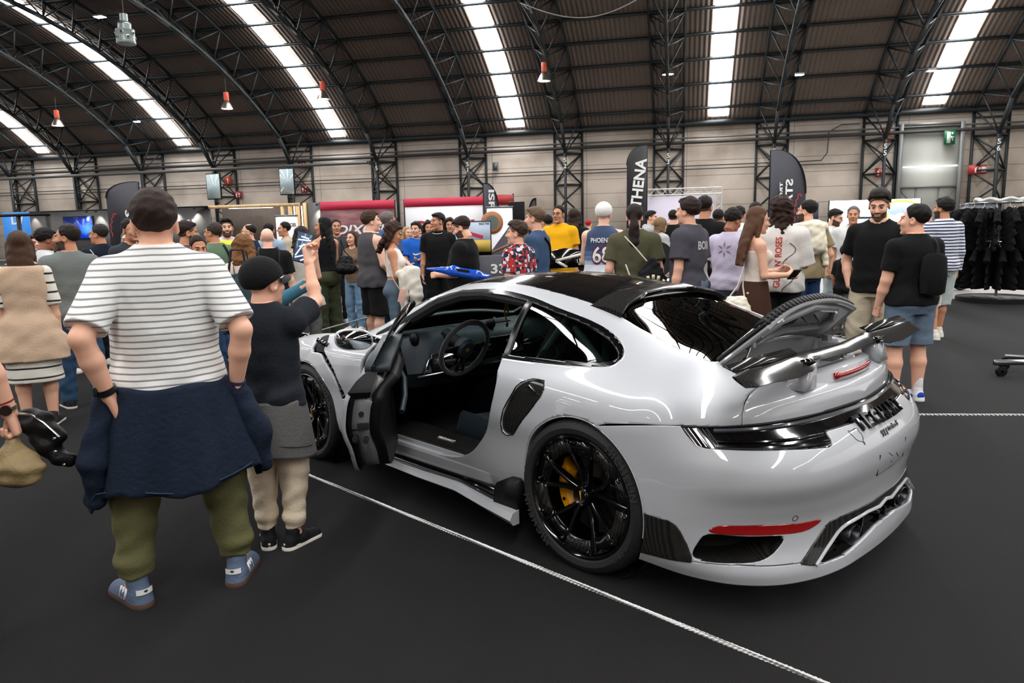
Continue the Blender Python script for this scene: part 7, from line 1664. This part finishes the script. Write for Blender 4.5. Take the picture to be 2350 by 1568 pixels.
mb.build('stand_letters', m_wlet, t, smooth=False)
m_spot = mat('spot_glow', (255, 248, 235), emit=6)
for x in (-8.3, -4.6, -4.0, -1.9, .9, 2.1, 9.1):
    sp_ = ht('downlight', -27 + x, BV - .34, 2.86, 'small downlight washing the stand wall', 'light', 'downlights along the top of the dark stand wall')
    MB().lathe([(.05, .06), (.07, .0), (.06, -.02)], n=16).build('housing', m_trim, sp_); MB().lathe([(0, -.01), (.055, -.012)], n=16).build('bulb', m_spot, sp_)
    ld = bpy.data.lights.new('spot_beam', 'SPOT'); ld.energy = 45; ld.spot_size = math.radians(75); ld.spot_blend = .7; ld.color = (1, .96, .9); ld.shadow_soft_size = .05; lo_ = bpy.data.objects.new('spot_beam', ld); COL.objects.link(lo_); lo_.parent = sp_; lo_.location = (0, 0, -.03); lo_.rotation_euler = (math.radians(22), 0, 0)
# television on the stand wall
m_tv = mat('blue_screen', (10, 30, 90), .2)
def _tv():
    nt = m_tv.node_tree; N = nt.nodes; L = nt.links; b = N['Principled BSDF']; tc = N.new('ShaderNodeTexCoord'); g = N.new('ShaderNodeTexGradient'); g.gradient_type = 'SPHERICAL'; mp = N.new('ShaderNodeMapping'); mp.inputs['Location'].default_value = (-.55, 0, .1); mp.inputs['Scale'].default_value = (.9, .9, 1.4)
    cr = N.new('ShaderNodeValToRGB'); cr.color_ramp.elements[0].color = (*lin((6, 14, 44)), 1); cr.color_ramp.elements[1].color = (*lin((90, 160, 255)), 1); e = cr.color_ramp.elements.new(.45); e.color = (*lin((14, 48, 150)), 1)
    L.new(tc.outputs['Object'], mp.inputs[0]); L.new(mp.outputs[0], g.inputs['Vector']); L.new(g.outputs['Fac'], cr.inputs[0]); L.new(cr.outputs[0], b.inputs['Emission Color']); b.inputs['Emission Strength'].default_value = .8
_tv()
t = ht('television', -32.35, BV - .14, 2.05, 'television with a blue picture on the dark stand wall', 'television'); MB().rbox((0, 0, 0), (1.95, .1, 1.25), .02).build('frame', m_trim, t); MB().box((0, -.055, 0), (1.86, .01, 1.15)).build('screen', m_tv, t, smooth=False)
# vertical screens on stalks above the stand
m_scrw = mat('pale_reflecting_screen', (176, 194, 198), .15, coat=.5)
for u, z, lab in ((-24.0, 4.0, 'left of two upright screens standing above the stand wall'), (-19.75, 4.1, 'right of two upright screens standing above the stand wall')):
    t = ht('upright_screen', u, BV + .2, z, lab, 'screen'); MB().rbox((0, 0, 0), (.84, .1, 1.34), .03).build('frame', m_trim, t); MB().box((0, -.055, 0), (.76, .01, 1.24)).build('screen', m_scrw, t, smooth=False); MB().tube([(0, .03, -.6), (0, .03, -z)], .06, 8).build('stalk', m_trim, t); mb = MB(); mb.beam((0, -.02, -.72), (.2, .03, -.88), .08); mb.build('bracket', m_trim, t, smooth=False)
# banners
m_bred = mat('banner_red', (196, 40, 70), .6); m_bwhite = mat('banner_white', (222, 221, 224), .6); m_bpic = mat('banner_dark_picture', (84, 44, 52), .6)
def _pic(m, cols, scale=(.5, .5, 2.2)):
    nt = m.node_tree; N = nt.nodes; L = nt.links; tc = N.new('ShaderNodeTexCoord'); mp = N.new('ShaderNodeMapping'); mp.inputs['Scale'].default_value = scale; nz = N.new('ShaderNodeTexNoise'); nz.inputs['Scale'].default_value = 1.1; nz.inputs['Detail'].default_value = 3; cr = N.new('ShaderNodeValToRGB'); el = cr.color_ramp.elements
    for i, c in enumerate(cols):
        e = el[i] if i < 2 else el.new(.5); e.position = .3 + .4 * i / (len(cols) - 1); e.color = (*lin(c), 1)
    L.new(tc.outputs['Object'], mp.inputs[0]); L.new(mp.outputs[0], nz.inputs['Vector']); L.new(nz.outputs['Fac'], cr.inputs[0]); L.new(cr.outputs[0], N['Principled BSDF'].inputs['Base Color'])
_pic(m_bpic, [(40, 26, 34), (104, 52, 60), (150, 96, 92)])
t = ht('banner', -15.75, BV - .3, 0, 'dark picture banner with a red top band and white letters, left of the white banner', 'banner')
MB().box((0, 0, 1.35), (3.95, .04, 2.7)).build('picture', m_bpic, t, smooth=False); MB().box((0, -.03, 2.80), (3.95, .04, .42)).build('red_band', m_bred, t, smooth=False); mb = MB(); text_on(mb, 'DIXCEL', (.2, -.04, 1.62), (1, 0, 0), (0, 0, 1), .42, 2.7, bold=.03, shear=.25); text_on(mb, 'EVAN', (-.85, -.04, .98), (1, 0, 0), (0, 0, 1), .2, .7, bold=.02); mb.build('lettering', m_white, t, smooth=False); MB().box((-1.15, -.035, .72), (.9, .03, .36)).build('orange_patch', mat('orange_print', (222, 112, 50), .6), t, smooth=False)
mb = MB(); [mb.box((x, 0, 1.5), (.06, .06, 3.0)) for x in (-1.98, 1.98)]; mb.build('frame_poles', m_trim, t, smooth=False)
t = ht('banner', -11.25, BV - .3, 0, 'white banner with a red top band and red slanted letters', 'banner')
MB().box((0, 0, 1.35), (4.05, .04, 2.7)).build('white_panel', m_bwhite, t, smooth=False); MB().box((0, -.03, 2.83), (4.05, .04, .40)).build('red_band', m_bred, t, smooth=False); mb = MB(); text_on(mb, 'DIXCEL', (-.05, -.04, 1.70), (1, 0, 0), (0, 0, 1), .48, 3.3, bold=.04, shear=.35); mb.box((-.05, -.04, 1.36), (3.2, .02, .05)); mb.build('lettering', m_bred, t, smooth=False)
mb = MB(); [mb.box((x, 0, 1.5), (.06, .06, 3.0)) for x in (-2.03, 2.03)]; mb.build('frame_poles', m_trim, t, smooth=False)
t = ht('banner', -8.45, BV - .9, 0, 'short grey picture banner with a red top, right of the white banner', 'banner', rz=.6)
m_bgrey = mat('banner_grey_picture', (120, 116, 116), .6); _pic(m_bgrey, [(70, 50, 54), (132, 126, 128), (176, 172, 172)], (1, 1, 1)); MB().box((0, 0, 1.3), (1.5, .04, 2.6)).build('picture', m_bgrey, t, smooth=False); MB().box((0, -.03, 2.82), (1.5, .04, .46)).build('red_band', m_red, t, smooth=False); MB().box((.76, 0, 1.55), (.06, .06, 3.1)).build('frame_pole', m_trim, t, smooth=False)
# feather flags
m_flag = mat('flag_charcoal', (54, 54, 62), .7, var=.05); m_fred = mat('flag_red_line', (206, 62, 62), .6); m_fblk = mat('flag_black', (36, 34, 36), .7)
def feather(name, x, y, rz, base, top, w, m, label, mirror=1, txt=None, tm=None, tsize=.2, tpos=None, skyline=None, tall_curve=.5):
    """flag in its own x-z plane: straight pole edge at x=0, curved free edge"""
    t = empty(name, (x, y, 0), rz, label, 'flag'); q = []
    for k in range(22): a = PI / 2 * k / 21; q.append((w * math.sin(a) ** .9 if True else 0, top - tall_curve * (1 - math.cos(a)) ** 1.15 * 1.0))
    pts = [(mirror * a, b) for a, b in q] + [(mirror * w, base), (mirror * w * .1, base - .05), (0, base)]
    mb = MB(); mb.prism(pts if mirror > 0 else pts, lambda a, b: (a, -.006 + .02 * math.sin(3 * b), b), lambda a, b: (a, .006 + .02 * math.sin(3 * b), b)); mb.build('cloth', m, t, smooth=False)
    mb = MB(); mb.tube([(0, 0, 0.05), (0, 0, base)] + [(mirror * a, 0.0, b) for a, b in q], .018, 6); mb.lathe([(0, .06), (.28, .05), (.3, 0), (0, 0)], n=20); mb.build('pole', m_trim, t)
    if txt:
        mb = MB(); c = tpos or (mirror * w * .5, (base + top) / 2)
        for (s_, sz, dx, dz, wd) in txt: text_on(mb, s_, (c[0] + dx, -.05, c[1] + dz), tm[0], tm[1], sz, wd, bold=.03)
        mb.build('lettering', m_white, t, smooth=False)
    if skyline:
        mb = MB(); mb.tube([(a, -.05, b) for a, b in skyline], .012, 5); mb.build('outline_drawing', m_fred, t)
    return t
GAL = [(.0, 0), (.03, .1), (-.06, .22), (.02, .33), (-.05, .44), (.08, .55), (.06, .68), (.16, .72), (.2, .86), (.3, .88), (.33, .8), (.42, .84)]
feather('feather_flag', -11.92, 24, .1, .9, 3.28, 1.05, m_flag, 'charcoal feather flag with a red outline behind the head of the striped-shirt man', -1, [('STARS', .20, .14, -.33, 1.45)], ((0, 0, 1), (-1, 0, 0)), tpos=(-.52, 2.0), skyline=[(-.95 + .5 * a, 1.55 + .85 * b) for a, b in GAL])
feather('feather_flag', 6.68, 19, -.05, .7, 3.36, .92, m_flag, 'charcoal feather flag with mirrored letters behind the curly-haired man in white', 1, [('STARS', .17, -.02, .1, 1.05), ('TROPHY', .07, -.22, .15, .8)], ((0, 0, -1), (-1, 0, 0)), tpos=(.5, 2.0), skyline=[(.64 + .4 * a, 1.55 + .8 * b) for a, b in GAL], tall_curve=1.1)
feather('feather_flag', 4.10, 22, .0, .5, 3.84, .60, m_fblk, 'tall narrow black feather flag with large white letters', -1, [('ATHENA', .30, 0, .0, 1.75)], ((.12, 0, 1), (-1, 0, .12)), tpos=(-.28, 2.62), tall_curve=.55)
feather('feather_flag', -.94, 27.5, .0, .6, 3.2, .55, m_flag, 'small charcoal feather flag in front of the white banner edge', 1, [('ISR', .2, 0, .1, .8)], ((0, 0, -1), (1, 0, 0)), tpos=(.3, 2.45), tall_curve=1.0)
feather('feather_flag', .95, 26, .0, .6, 2.55, .28, m_fblk, 'small black feather flag beyond the man in the blue t-shirt', -1, None, tall_curve=.8)
t = empty('speaker', (.25, 25, 0), 0, 'dark monitor on a stand beside the small black flag', 'monitor'); MB().rbox((0, 0, 2.1), (.55, .3, .62), .02).build('cabinet', m_trim, t); MB().tube([(0, 0, 0), (0, 0, 1.8)], .04, 8).build('stand_pole', m_trim, t)
t = empty('blue_banner', (-20.0, 30, 0), -.2, 'bright blue fabric banner at the far left edge', 'banner'); MB().box((0, 0, 1.3), (1.25, .06, 2.6)).build('cloth', mat('banner_blue', (22, 118, 200), .6), t, smooth=False); mb = MB(); text_on(mb, 'D/', (.1, -.04, 2.3), (1, 0, 0), (0, 0, 1), .35, .6, bold=.03); mb.build('lettering', m_white, t, smooth=False)
t = empty('gazebo_frame', (-13.6, 20.5, 0), -.2, 'black frame with glass beside the blue banner at the far left', 'display frame'); mb = MB(); [mb.box((x, 0, 1.1), (.08, .08, 2.2)) for x in (-1.2, 0, .95)]; mb.box((-.15, 0, 2.2), (2.3, .1, .08)); mb.build('frame', m_trim, t, smooth=False)
# truss frame with backdrop
t = ht('truss_backdrop', -.14, 28, 0, 'silver truss frame holding a pale lilac backdrop in the middle background', 'backdrop'); m_tr = mat('truss_aluminium', (205, 204, 206), .4, metal=.4); mb = MB()
def truss_bar(a, b, up):
    a = np.array(a, float); b = np.array(b, float); up = np.array(up, float); n = 14
    for o in (0, 1): mb.tube([a + up * o, b + up * o], .022, 6); mb.tube([a + up * o + [0, .22, 0], b + up * o + [0, .22, 0]], .022, 6)
    for k in range(n):
        p = a + (b - a) * k / n; q = a + (b - a) * (k + 1) / n; mb.tube([p + up * (k % 2), q + up * ((k + 1) % 2)], .011, 5)
truss_bar((-1.62, 0, 2.62), (1.40, 0, 2.62), (0, 0, .22)); truss_bar((1.18, 0, 0), (1.18, 0, 2.84), (.22, 0, 0)); truss_bar((-1.62, 0, 0), (-1.62, 0, 2.84), (.22, 0, 0)); mb.build('truss', m_tr, t)
MB().box((-.1, .1, 1.3), (2.5, .03, 2.55)).build('backdrop_cloth', mat('lilac_backdrop', (198, 190, 204), .7, var=.04), t, smooth=False)
# bright led wall with a picture of goggles
m_ledw = mat('led_wall_white', (246, 250, 255), emit=1.5); t = ht('led_wall', 5.95, 26.1, 0, 'bright white led wall showing ski goggles behind the bearded man', 'screen'); MB().box((0, .06, 1.15), (2.76, .1, 2.1)).build('cabinet', m_trim, t, smooth=False); MB().box((0, 0, 1.2), (2.7, .03, 1.98)).build('screen', m_ledw, t, smooth=False)
m_gog = mat('goggle_lens_print', (150, 165, 215), emit=.7); m_gy = mat('goggle_yellow_print', (200, 205, 40), emit=.7)
mb = MB(); mb.prism([(.78 + .50 * math.cos(a), 1.86 + .24 * math.sin(a) * (1 if math.sin(a) > 0 else .8) + (.0 if abs(math.cos(a)) > .3 or math.sin(a) > 0 else .08)) for a in np.linspace(0, 2 * PI, 30, endpoint=False)], lambda a, b: (a, -.03, b), lambda a, b: (a, -.02, b)); mb.build('goggle_lens', m_gog, t, smooth=False)
mb = MB(); mb.tube([(.78 + .52 * math.cos(a), -.03, 1.88 + .25 * math.sin(a)) for a in np.linspace(.05, PI - .05, 20)], .03, 5); mb.box((.38, -.03, 1.68), (.1, .02, .14)); mb.build('goggle_frame', m_gy, t, smooth=False); MB().box((-.30, -.025, 1.62), (.5, .01, .07)).build('dark_caption', mat('screen_dark_teal', (20, 50, 60), emit=.2), t, smooth=False)
t = ht('dark_screen', 3.55, 26.4, 0, 'dark blue panel between the right feather flag and the bright led wall', 'screen'); MB().box((0, 0, 1.1), (1.5, .15, 2.1)).build('panel', mat('dark_blue_panel', (30, 34, 58), .4), t, smooth=False)
# roll-ups and posters
def rollup(x, y, rz, w, h_, label, deco, m=None):
    t = empty('roll_up_banner', (x, y, 0), rz, label, 'banner'); MB().box((0, 0, h_ / 2), (w, .02, h_)).build('sheet', m or m_bwhite, t, smooth=False); MB().box((0, 0, h_ + .012), (w * 1.05, .03, .03)).build('top_bar', m_alu, t, smooth=False); MB().rbox((0, .02, .04), (w * 1.05, .16, .08), .01).build('base', m_alu, t, smooth=False); deco(t, w, h_); return t
def d1(t, w, h_):
    mb = MB(); text_on(mb, 'ACCEL', (.05, -.015, h_ - .16), (1, 0, 0), (0, 0, 1), .055, .26, bold=.02, shear=.3); mb.build('lettering', m_trim, t, smooth=False)
rollup(-4.22, 14.0, .1, .40, 1.87, 'slim white roll-up banner beside the pine posts', d1)
def d2(t, w, h_):
    mb = MB(); mb.lathe([(.12, -.02), (.2, -.02), (.2, -.014)], c=(-.14, 0, h_ - .26), axis='y', n=36); mb.build('disc_ring', mat('copper_print', (170, 112, 70), .5), t, smooth=False); mb = MB(); mb.lathe([(0, -.021), (.12, -.021)], c=(-.14, 0, h_ - .26), axis='y', n=30); mb.build('disc_centre', m_alu, t, smooth=False)
    mb = MB(); mb.prism([(w / 2, h_ - .25), (w / 2, .1), (-w / 2, .1), (-w / 2, h_ - .85)], lambda a, b: (a, -.012, b), lambda a, b: (a, -.016, b)); mb.build('dark_wedge', m_flag, t, smooth=False); mb = MB(); text_on(mb, 'ACCEL', (.1, -.02, h_ - .98), (1, 0, 0), (0, 0, 1), .06, .34, bold=.02); mb.build('lettering', m_white, t, smooth=False); MB().beam((-w / 2, -.018, h_ - .82), (w / 2, -.018, h_ - .62), .008, .03).build('gold_stripe', MATS['copper_print'], t, smooth=False)
rollup(-.17, 13.2, -.05, .46, 1.92, 'roll-up banner picturing a round brake disc, right of the racing poster', d2)
t = empty('poster_stand', (-.52, 12.5, 0), .08, 'black framed racing poster on a stand', 'poster'); MB().box((0, 0, 1.40), (.42, .03, .58)).build('frame', m_trim, t, smooth=False)
m_post = mat('poster_sky', (166, 178, 196), .6); MB().box((0, -.018, 1.44), (.385, .006, .46)).build('sky_print', m_post, t, smooth=False); MB().box((0, -.019, 1.27), (.385, .006, .2)).build('crowd_print', mat('poster_yellow', (190, 160, 70), .7), t, smooth=False); MB().rbox((-.05, -.022, 1.45), (.24, .006, .06), .003, R=roty(.3)).build('red_car_print', m_bred, t, smooth=False); mb = MB(); text_on(mb, 'RACE TAXI', (.09, -.024, 1.645), (1, 0, 0), (0, 0, 1), .035, .17, bold=.02); mb.build('lettering', m_trim, t, smooth=False); MB().box((0, .02, .55), (.06, .04, 1.1)).build('stand_post', m_trim, t, smooth=False); MB().box((0, 0, .015), (.4, .3, .03)).build('stand_foot', m_trim, t, smooth=False)
t = empty('counter', (-.12, 12.0, 0), .1, 'dark counter with a white number sticker behind the man with the blue panel', 'counter'); MB().box((0, 0, .56), (.9, .5, 1.12)).build('body', m_flag, t, smooth=False); mb = MB(); text_on(mb, '33', (-.1, -.26, .92), (1, 0, 0), (0, 0, 1), .14, .24, bold=.03); mb.build('sticker', m_white, t, smooth=False)
t = empty('display_banner', (12.75, 20, 0), -.15, 'dark display banner with a small yellow emblem beyond the shirt rack', 'banner'); MB().box((0, 0, 1.0), (.92, .03, 1.8)).build('sheet', mat('banner_slate', (66, 68, 78), .6), t, smooth=False); MB().box((0, 0, 1.91), (.98, .05, .03)).build('top_bar', m_alu, t, smooth=False); mb = MB(); text_on(mb, 'F', (-.12, -.02, 1.58), (1, 0, 0), (0, 0, 1), .12, .14, bold=.03, shear=.4); mb.box((.12, -.02, 1.57), (.38, .01, .05)); mb.build('emblem', MATS['goggle_yellow_print'] if False else mat('emblem_yellow', (214, 208, 40), .6), t, smooth=False)
# potted plant by the pine posts
t = empty('potted_plant', (-3.15, 14.2, 0), 0, 'leafy green plant behind the tall black-haired woman', 'plant'); mb = MB(); mb.lathe([(.0, 0), (.16, 0), (.2, .4), (.18, .42), (0, .4)], n=20); mb.build('pot', m_bwhite, t); mb = MB(); r2_ = random.Random(3)
for k in range(46):
    a = r2_.uniform(0, 2 * PI); l_ = r2_.uniform(.3, .55); el_ = r2_.uniform(.5, 1.3); p = np.array([0, 0, .95 + r2_.uniform(0, .25)]); d = np.array([math.cos(a) * math.cos(el_), math.sin(a) * math.cos(el_), math.sin(el_)]); q = p + d * l_ * .6; e = q + (d - [0, 0, .5]) * l_ * .4; s_ = unit(np.cross(d, [0, 0, 1.])) * .022
    mb.add([p - s_ * .3, p + s_ * .3, q + s_, q - s_, e], [(0, 1, 2, 3), (3, 2, 4)])
mb.tube([(0, 0, .4), (0, 0, 1.1)], .02, 6); mb.build('foliage', mat('leaf_green', (92, 128, 70), .5), t, smooth=False)

# ---------------------------------------------------------------- shirt racks on the right
m_tee = fab((12, 12, 13)); m_rail = mat('rack_chrome', (150, 152, 155), .25, metal=.9); RX, RY = 9.1, 13.6
t = empty('clothes_rack', (RX, RY, 0), 0, 'round chrome clothes rack packed with black t-shirts', 'rack'); mb = MB(); mb.tube([(.58 * math.cos(a), .58 * math.sin(a), 1.82) for a in np.linspace(0, 2 * PI, 48, endpoint=False)], .016, 8, closed=True); [mb.beam((0, 0, z_), (.58 * math.cos(a), .58 * math.sin(a), z_), .02) for z_ in (1.82, 1.12) for a in (0, PI / 2, PI, 3 * PI / 2)]; mb.tube([(.45 * math.cos(a), .45 * math.sin(a), 1.12) for a in np.linspace(0, 2 * PI, 48, endpoint=False)], .014, 8, closed=True); mb.tube([(0, 0, .1), (0, 0, 1.82)], .025, 10); mb.build('ring_rail', m_rail, t)
mb = MB(); mb.lathe([(0, .06), (.62, .06), (.66, .09), (.66, .0), (0, 0)], n=40); mb.build('base', m_trim, t)
mb = MB(); mb.tube([(.44 * math.cos(a), .44 * math.sin(a), 1.87 + .02 * math.sin(9 * a)) for a in np.linspace(0, 2 * PI, 60, endpoint=False)], .04, 6, closed=True); mb.build('spare_hangers', mat('clear_plastic', (190, 192, 186), .3), t)
def tee_mesh():
    s = SDF((-.06, -.44, -.80), (.06, .44, .06), .011); yz = [(-.78, .265), (-.3, .262), (-.12, .25), (-.04, .16), (0.0, .09)]
    T = [(z, .024 + (.012 if z < -.5 else 0), w_, 0) for z, w_ in yz]; s.loft(T, .015)
    for k in (1, -1): s.cap((0, k * .19, -.09), (0, k * .33, -.30), .045, .06, .03, cut=[((0, k * .31, -.28), unit((0, k * .5, -.75)))])
    s.f = s.f * 1.0; s.warp(.004, 1.2, 1.0); return s.mesh()
tv, tf = tee_mesh(); tee0 = None; nT = 19
for k in range(2 * nT):
    a = 2 * PI * k / nT + (k // nT) * .15; lab = 'black t-shirt hanging on the round clothes rack'
    if tee0 is None:
        tee0 = empty('t_shirt', (0, 0, 0), 0, lab, 't-shirt', 'black t-shirts on the round rack'); sh_ = mesh_obj('cloth', tv, tf, m_tee, tee0, angle=0); mb = MB(); mb.tube([(0, 0, .075), (0, .012, .06), (0, .0, .03), (0, -.10, -.02), (0, -.2, -.07)], .005, 5); mb.tube([(0, 0, .03), (0, .10, -.02), (0, .2, -.07)], .005, 5); mb.build('hanger', MATS['clear_plastic'], tee0); o = tee0
    else:
        o = tee0.copy(); COL.objects.link(o)
        for ch in tee0.children: c_ = ch.copy(); COL.objects.link(c_); c_.parent = o
    q = .60 if k < nT else .45; o.location = (RX + q * math.cos(a), RY + q * math.sin(a), 1.735 if k < nT else 1.035); o.rotation_euler = (0, 0, a + PI / 2 + .25)
# white print on one shirt facing the aisle
# foot of another rack, mostly outside the frame
t = empty('rail_rack', (5.35, 7.05, 0), -.05, 'silver foot of a wheeled clothes rail at the right edge', 'rack')
mb = MB(); mb.box((0, 0, .145), (1.15, .045, .05)); mb.beam((-.28, .32, .145), (.55, .03, .145), .045, .04); mb.build('foot_bars', m_rail, t, smooth=False); MB().tube([(.52, 0, .15), (.52, 0, 1.6)], .02, 10).build('upright', m_rail, t)
for x, y in ((-.50, 0), (-.28, .32), (.55, 0)):
    c_ = MB(); c_.lathe([(.012, -.022), (.05, -.018), (.055, 0), (.05, .018), (.012, .022)], c=(x, y, .055), axis='y', n=24); c_.box((x, y, .11), (.03, .03, .05)); c_.build('caster', m_trim, t)
# ---------------------------------------------------------------- rope barrier
m_rope = mat('white_rope', (214, 214, 212), .8)
def _rope():
    nt = m_rope.node_tree; N = nt.nodes; L = nt.links; tc = N.new('ShaderNodeTexCoord'); w_ = N.new('ShaderNodeTexWave'); w_.bands_direction = 'DIAGONAL'; w_.inputs['Scale'].default_value = 26; bp = N.new('ShaderNodeBump'); bp.inputs['Strength'].default_value = 1; bp.inputs['Distance'].default_value = .01; L.new(tc.outputs['Object'], w_.inputs['Vector']); L.new(w_.outputs['Fac'], bp.inputs['Height']); L.new(bp.outputs[0], N['Principled BSDF'].inputs['Normal'])
_rope()
def rope(a, b, r, label):
    a = np.array(a, float); b = np.array(b, float); n = int(np.linalg.norm(b - a) / .012); mb = MB(); d = unit(b - a); x_ = unit(np.cross(d, [0, 0, 1.])); y_ = np.cross(x_, d)
    for s_ in range(3):
        P_ = []
        for i in range(n + 1): ph_ = 2 * PI * (i * .012 / .05 + s_ / 3); P_.append(a + (b - a) * i / n + r * .5 * (math.cos(ph_) * x_ + math.sin(ph_) * y_))
        mb.tube(P_, r * .58, 5)
    return mb.build('barrier_rope', m_rope, label=label, cat='rope')
def cwz(x, y, z): q = cw(x, y, z); return (q[0], q[1], z)
rope(cwz(2.35, 1.555, .3), cwz(-1.75, 1.415, .3), .0075, 'white rope stretched low along the near side of the car')
rope(cwz(-.45, -1.69, .3), cwz(-2.4, -3.33, .3), .008, 'white rope running off to the right behind the car tail')
rope(cwz(6.0, -.75, .3), cwz(7.3, -2.95, .3), .008, 'white rope beyond the bonnet in front of the crowd')
for p, lab in ((cwz(2.35, 1.555, 0), 'low black barrier post behind the striped-shirt man'), (cwz(-1.75, 1.415, 0), 'low black barrier post at the near end of the front rope, below the frame'), (cwz(-.45, -1.69, 0), 'low black barrier post hidden behind the car tail'), (cwz(-2.4, -3.33, 0), 'low black barrier post at the far right end of the rope'), (cwz(6.0, -.75, 0), 'low black barrier post beyond the bonnet left'), (cwz(7.3, -2.95, 0), 'low black barrier post beyond the bonnet right')):
    t = empty('barrier_post', p, 0, lab, 'post'); MB().lathe([(0, .34), (.012, .34), (.014, .30), (.012, .02), (.09, .015), (.1, 0), (0, 0)], n=16).build('post', m_trim, t)

# ---------------------------------------------------------------- black show car in the middle distance
bc = empty('black_car', (.98, 10.05, 0), math.radians(1), 'black low sports car with white arrow stripe and trident emblem', 'car'); m_bcar = mat('black_car_paint', (8, 8, 9), .15, coat=1)
mb = MB(); R_ = []
for x, w_, zt, zb_ in ((-2.1, .65, .55, .25), (-1.8, .80, .74, .2), (-1.2, .84, .84, .18), (-.5, .83, .96, .18), (.2, .83, .98, .18), (.8, .83, .92, .18), (1.3, .84, .84, .18), (1.8, .80, .72, .2), (2.1, .68, .55, .25)):
    R_.append([(x, w_ * math.copysign(abs(math.cos(a)) ** .55, math.cos(a)), (zb_ + zt) / 2 + (zt - zb_) / 2 * math.copysign(abs(math.sin(a)) ** .7, math.sin(a))) for a in np.linspace(0, 2 * PI, 36, endpoint=False)])
mb.loft(R_); mb.build('body_shell', m_bcar, bc)
for x in (-1.35, 1.35):
    for y in (-.74, .74): q = MB(); q.lathe([(.2, -.1), (.33, -.1), (.34, -.08), (.34, .08), (.33, .1), (.2, .1), (.05, .06)], c=(x, y, .34), axis='y', n=32); q.build('wheel', m_rub, bc)
mb = MB(); mb.prism([(-.62, 1.30), (-.30, 1.36), (.02, 1.32), (.06, 1.24), (-.05, 1.12), (-.60, 1.10)], lambda a, b: (a, -.84, b - .06), lambda a, b: (a, -.72, b - .06)); dp = mb.build('raised_panel', m_bcar, bc, smooth=False)
m_ws = mat('white_stripe', (222, 220, 208), .5); mb = MB(); mb.beam((-.03, -.845, 1.235), (-.42, -.845, 1.145), .004, .035); mb.beam((-.42, -.845, 1.145), (-.28, -.845, 1.06), .004, .035); mb.build('arrow_stripe', m_ws, dp, smooth=False)
mb = MB(); mb.tube([(-.12, -.845, 1.08), (-.12, -.845, 1.17)], .004, 5); [mb.tube([(-.12, -.845, 1.095), (-.12 + k * .028, -.845, 1.12), (-.12 + k * .03, -.845, 1.155)], .0045, 5) for k in (1, -1)]; mb.beam((-.14, -.845, 1.09), (-.10, -.845, 1.09), .004, .006); mb.build('trident_emblem', m_ws, dp, smooth=False)
mb = MB(); [mb.tube([(1.0 + .1 * k, -.5 + .2 * k, .98), (1.5 + .1 * k, -.4 + .2 * k, 1.02), (1.9, -.1, .86)], .012, 6) for k in range(3)]; mb.build('chrome_struts', m_rail, bc)
t = empty('wheel_display', (1.64, 8.32, 0), .2, 'black wheel with white lettering held up behind the tattooed man', 'wheel'); mb = MB(); mb.lathe([(.10, -.08), (.2, -.09), (.21, 0), (.2, .09), (.1, .08)], c=(0, 0, 1.18), axis='y', n=36); mb.build('tyre', m_rub, t); mb = MB()
for a in np.linspace(2.0, 4.4, 9): mb.box((.165 * math.cos(a), -.093, 1.18 + .165 * math.sin(a)), (.02, .004, .035), R=roty(-a + PI / 2))
mb.build('sidewall_lettering', m_white, t, smooth=False); MB().tube([(0, .02, 0), (0, .02, 1.0)], .03, 8).build('stand', m_trim, t)
# red motorcycle beyond the striped walker
t = empty('motorcycle', (9.15, 15.6, 0), .3, 'red motorcycle partly hidden behind the shirt rack', 'motorcycle'); s = SDF((-.8, -.3, .2), (.8, .3, 1.2), .02); s.ell((.0, 0, .80), (.42, .16, .15), .05); s.ell((.45, 0, .72), (.2, .15, .25), .05); s.ell((-.5, 0, .85), (.28, .12, .07), .05); v, f = s.mesh(); mesh_obj('fairing', v, f, mat('red_fairing', (196, 24, 22), .2, coat=1), t, angle=0)
for x in (-.68, .68): q = MB(); q.lathe([(.2, -.06), (.29, -.06), (.31, 0), (.29, .06), (.2, .06)], c=(x, 0, .31), axis='y', n=30); q.lathe([(.0, -.02), (.2, -.03), (.2, .03), (0, .02)], c=(x, 0, .31), axis='y', n=20); q.build('wheel', m_rub, t)
mb = MB(); mb.rbox((0, 0, .48), (.5, .3, .3), .05); mb.beam((.45, 0, .9), (.68, 0, .31), .06); mb.beam((-.2, 0, .5), (-.68, 0, .31), .06); mb.build('engine', m_gun, t)
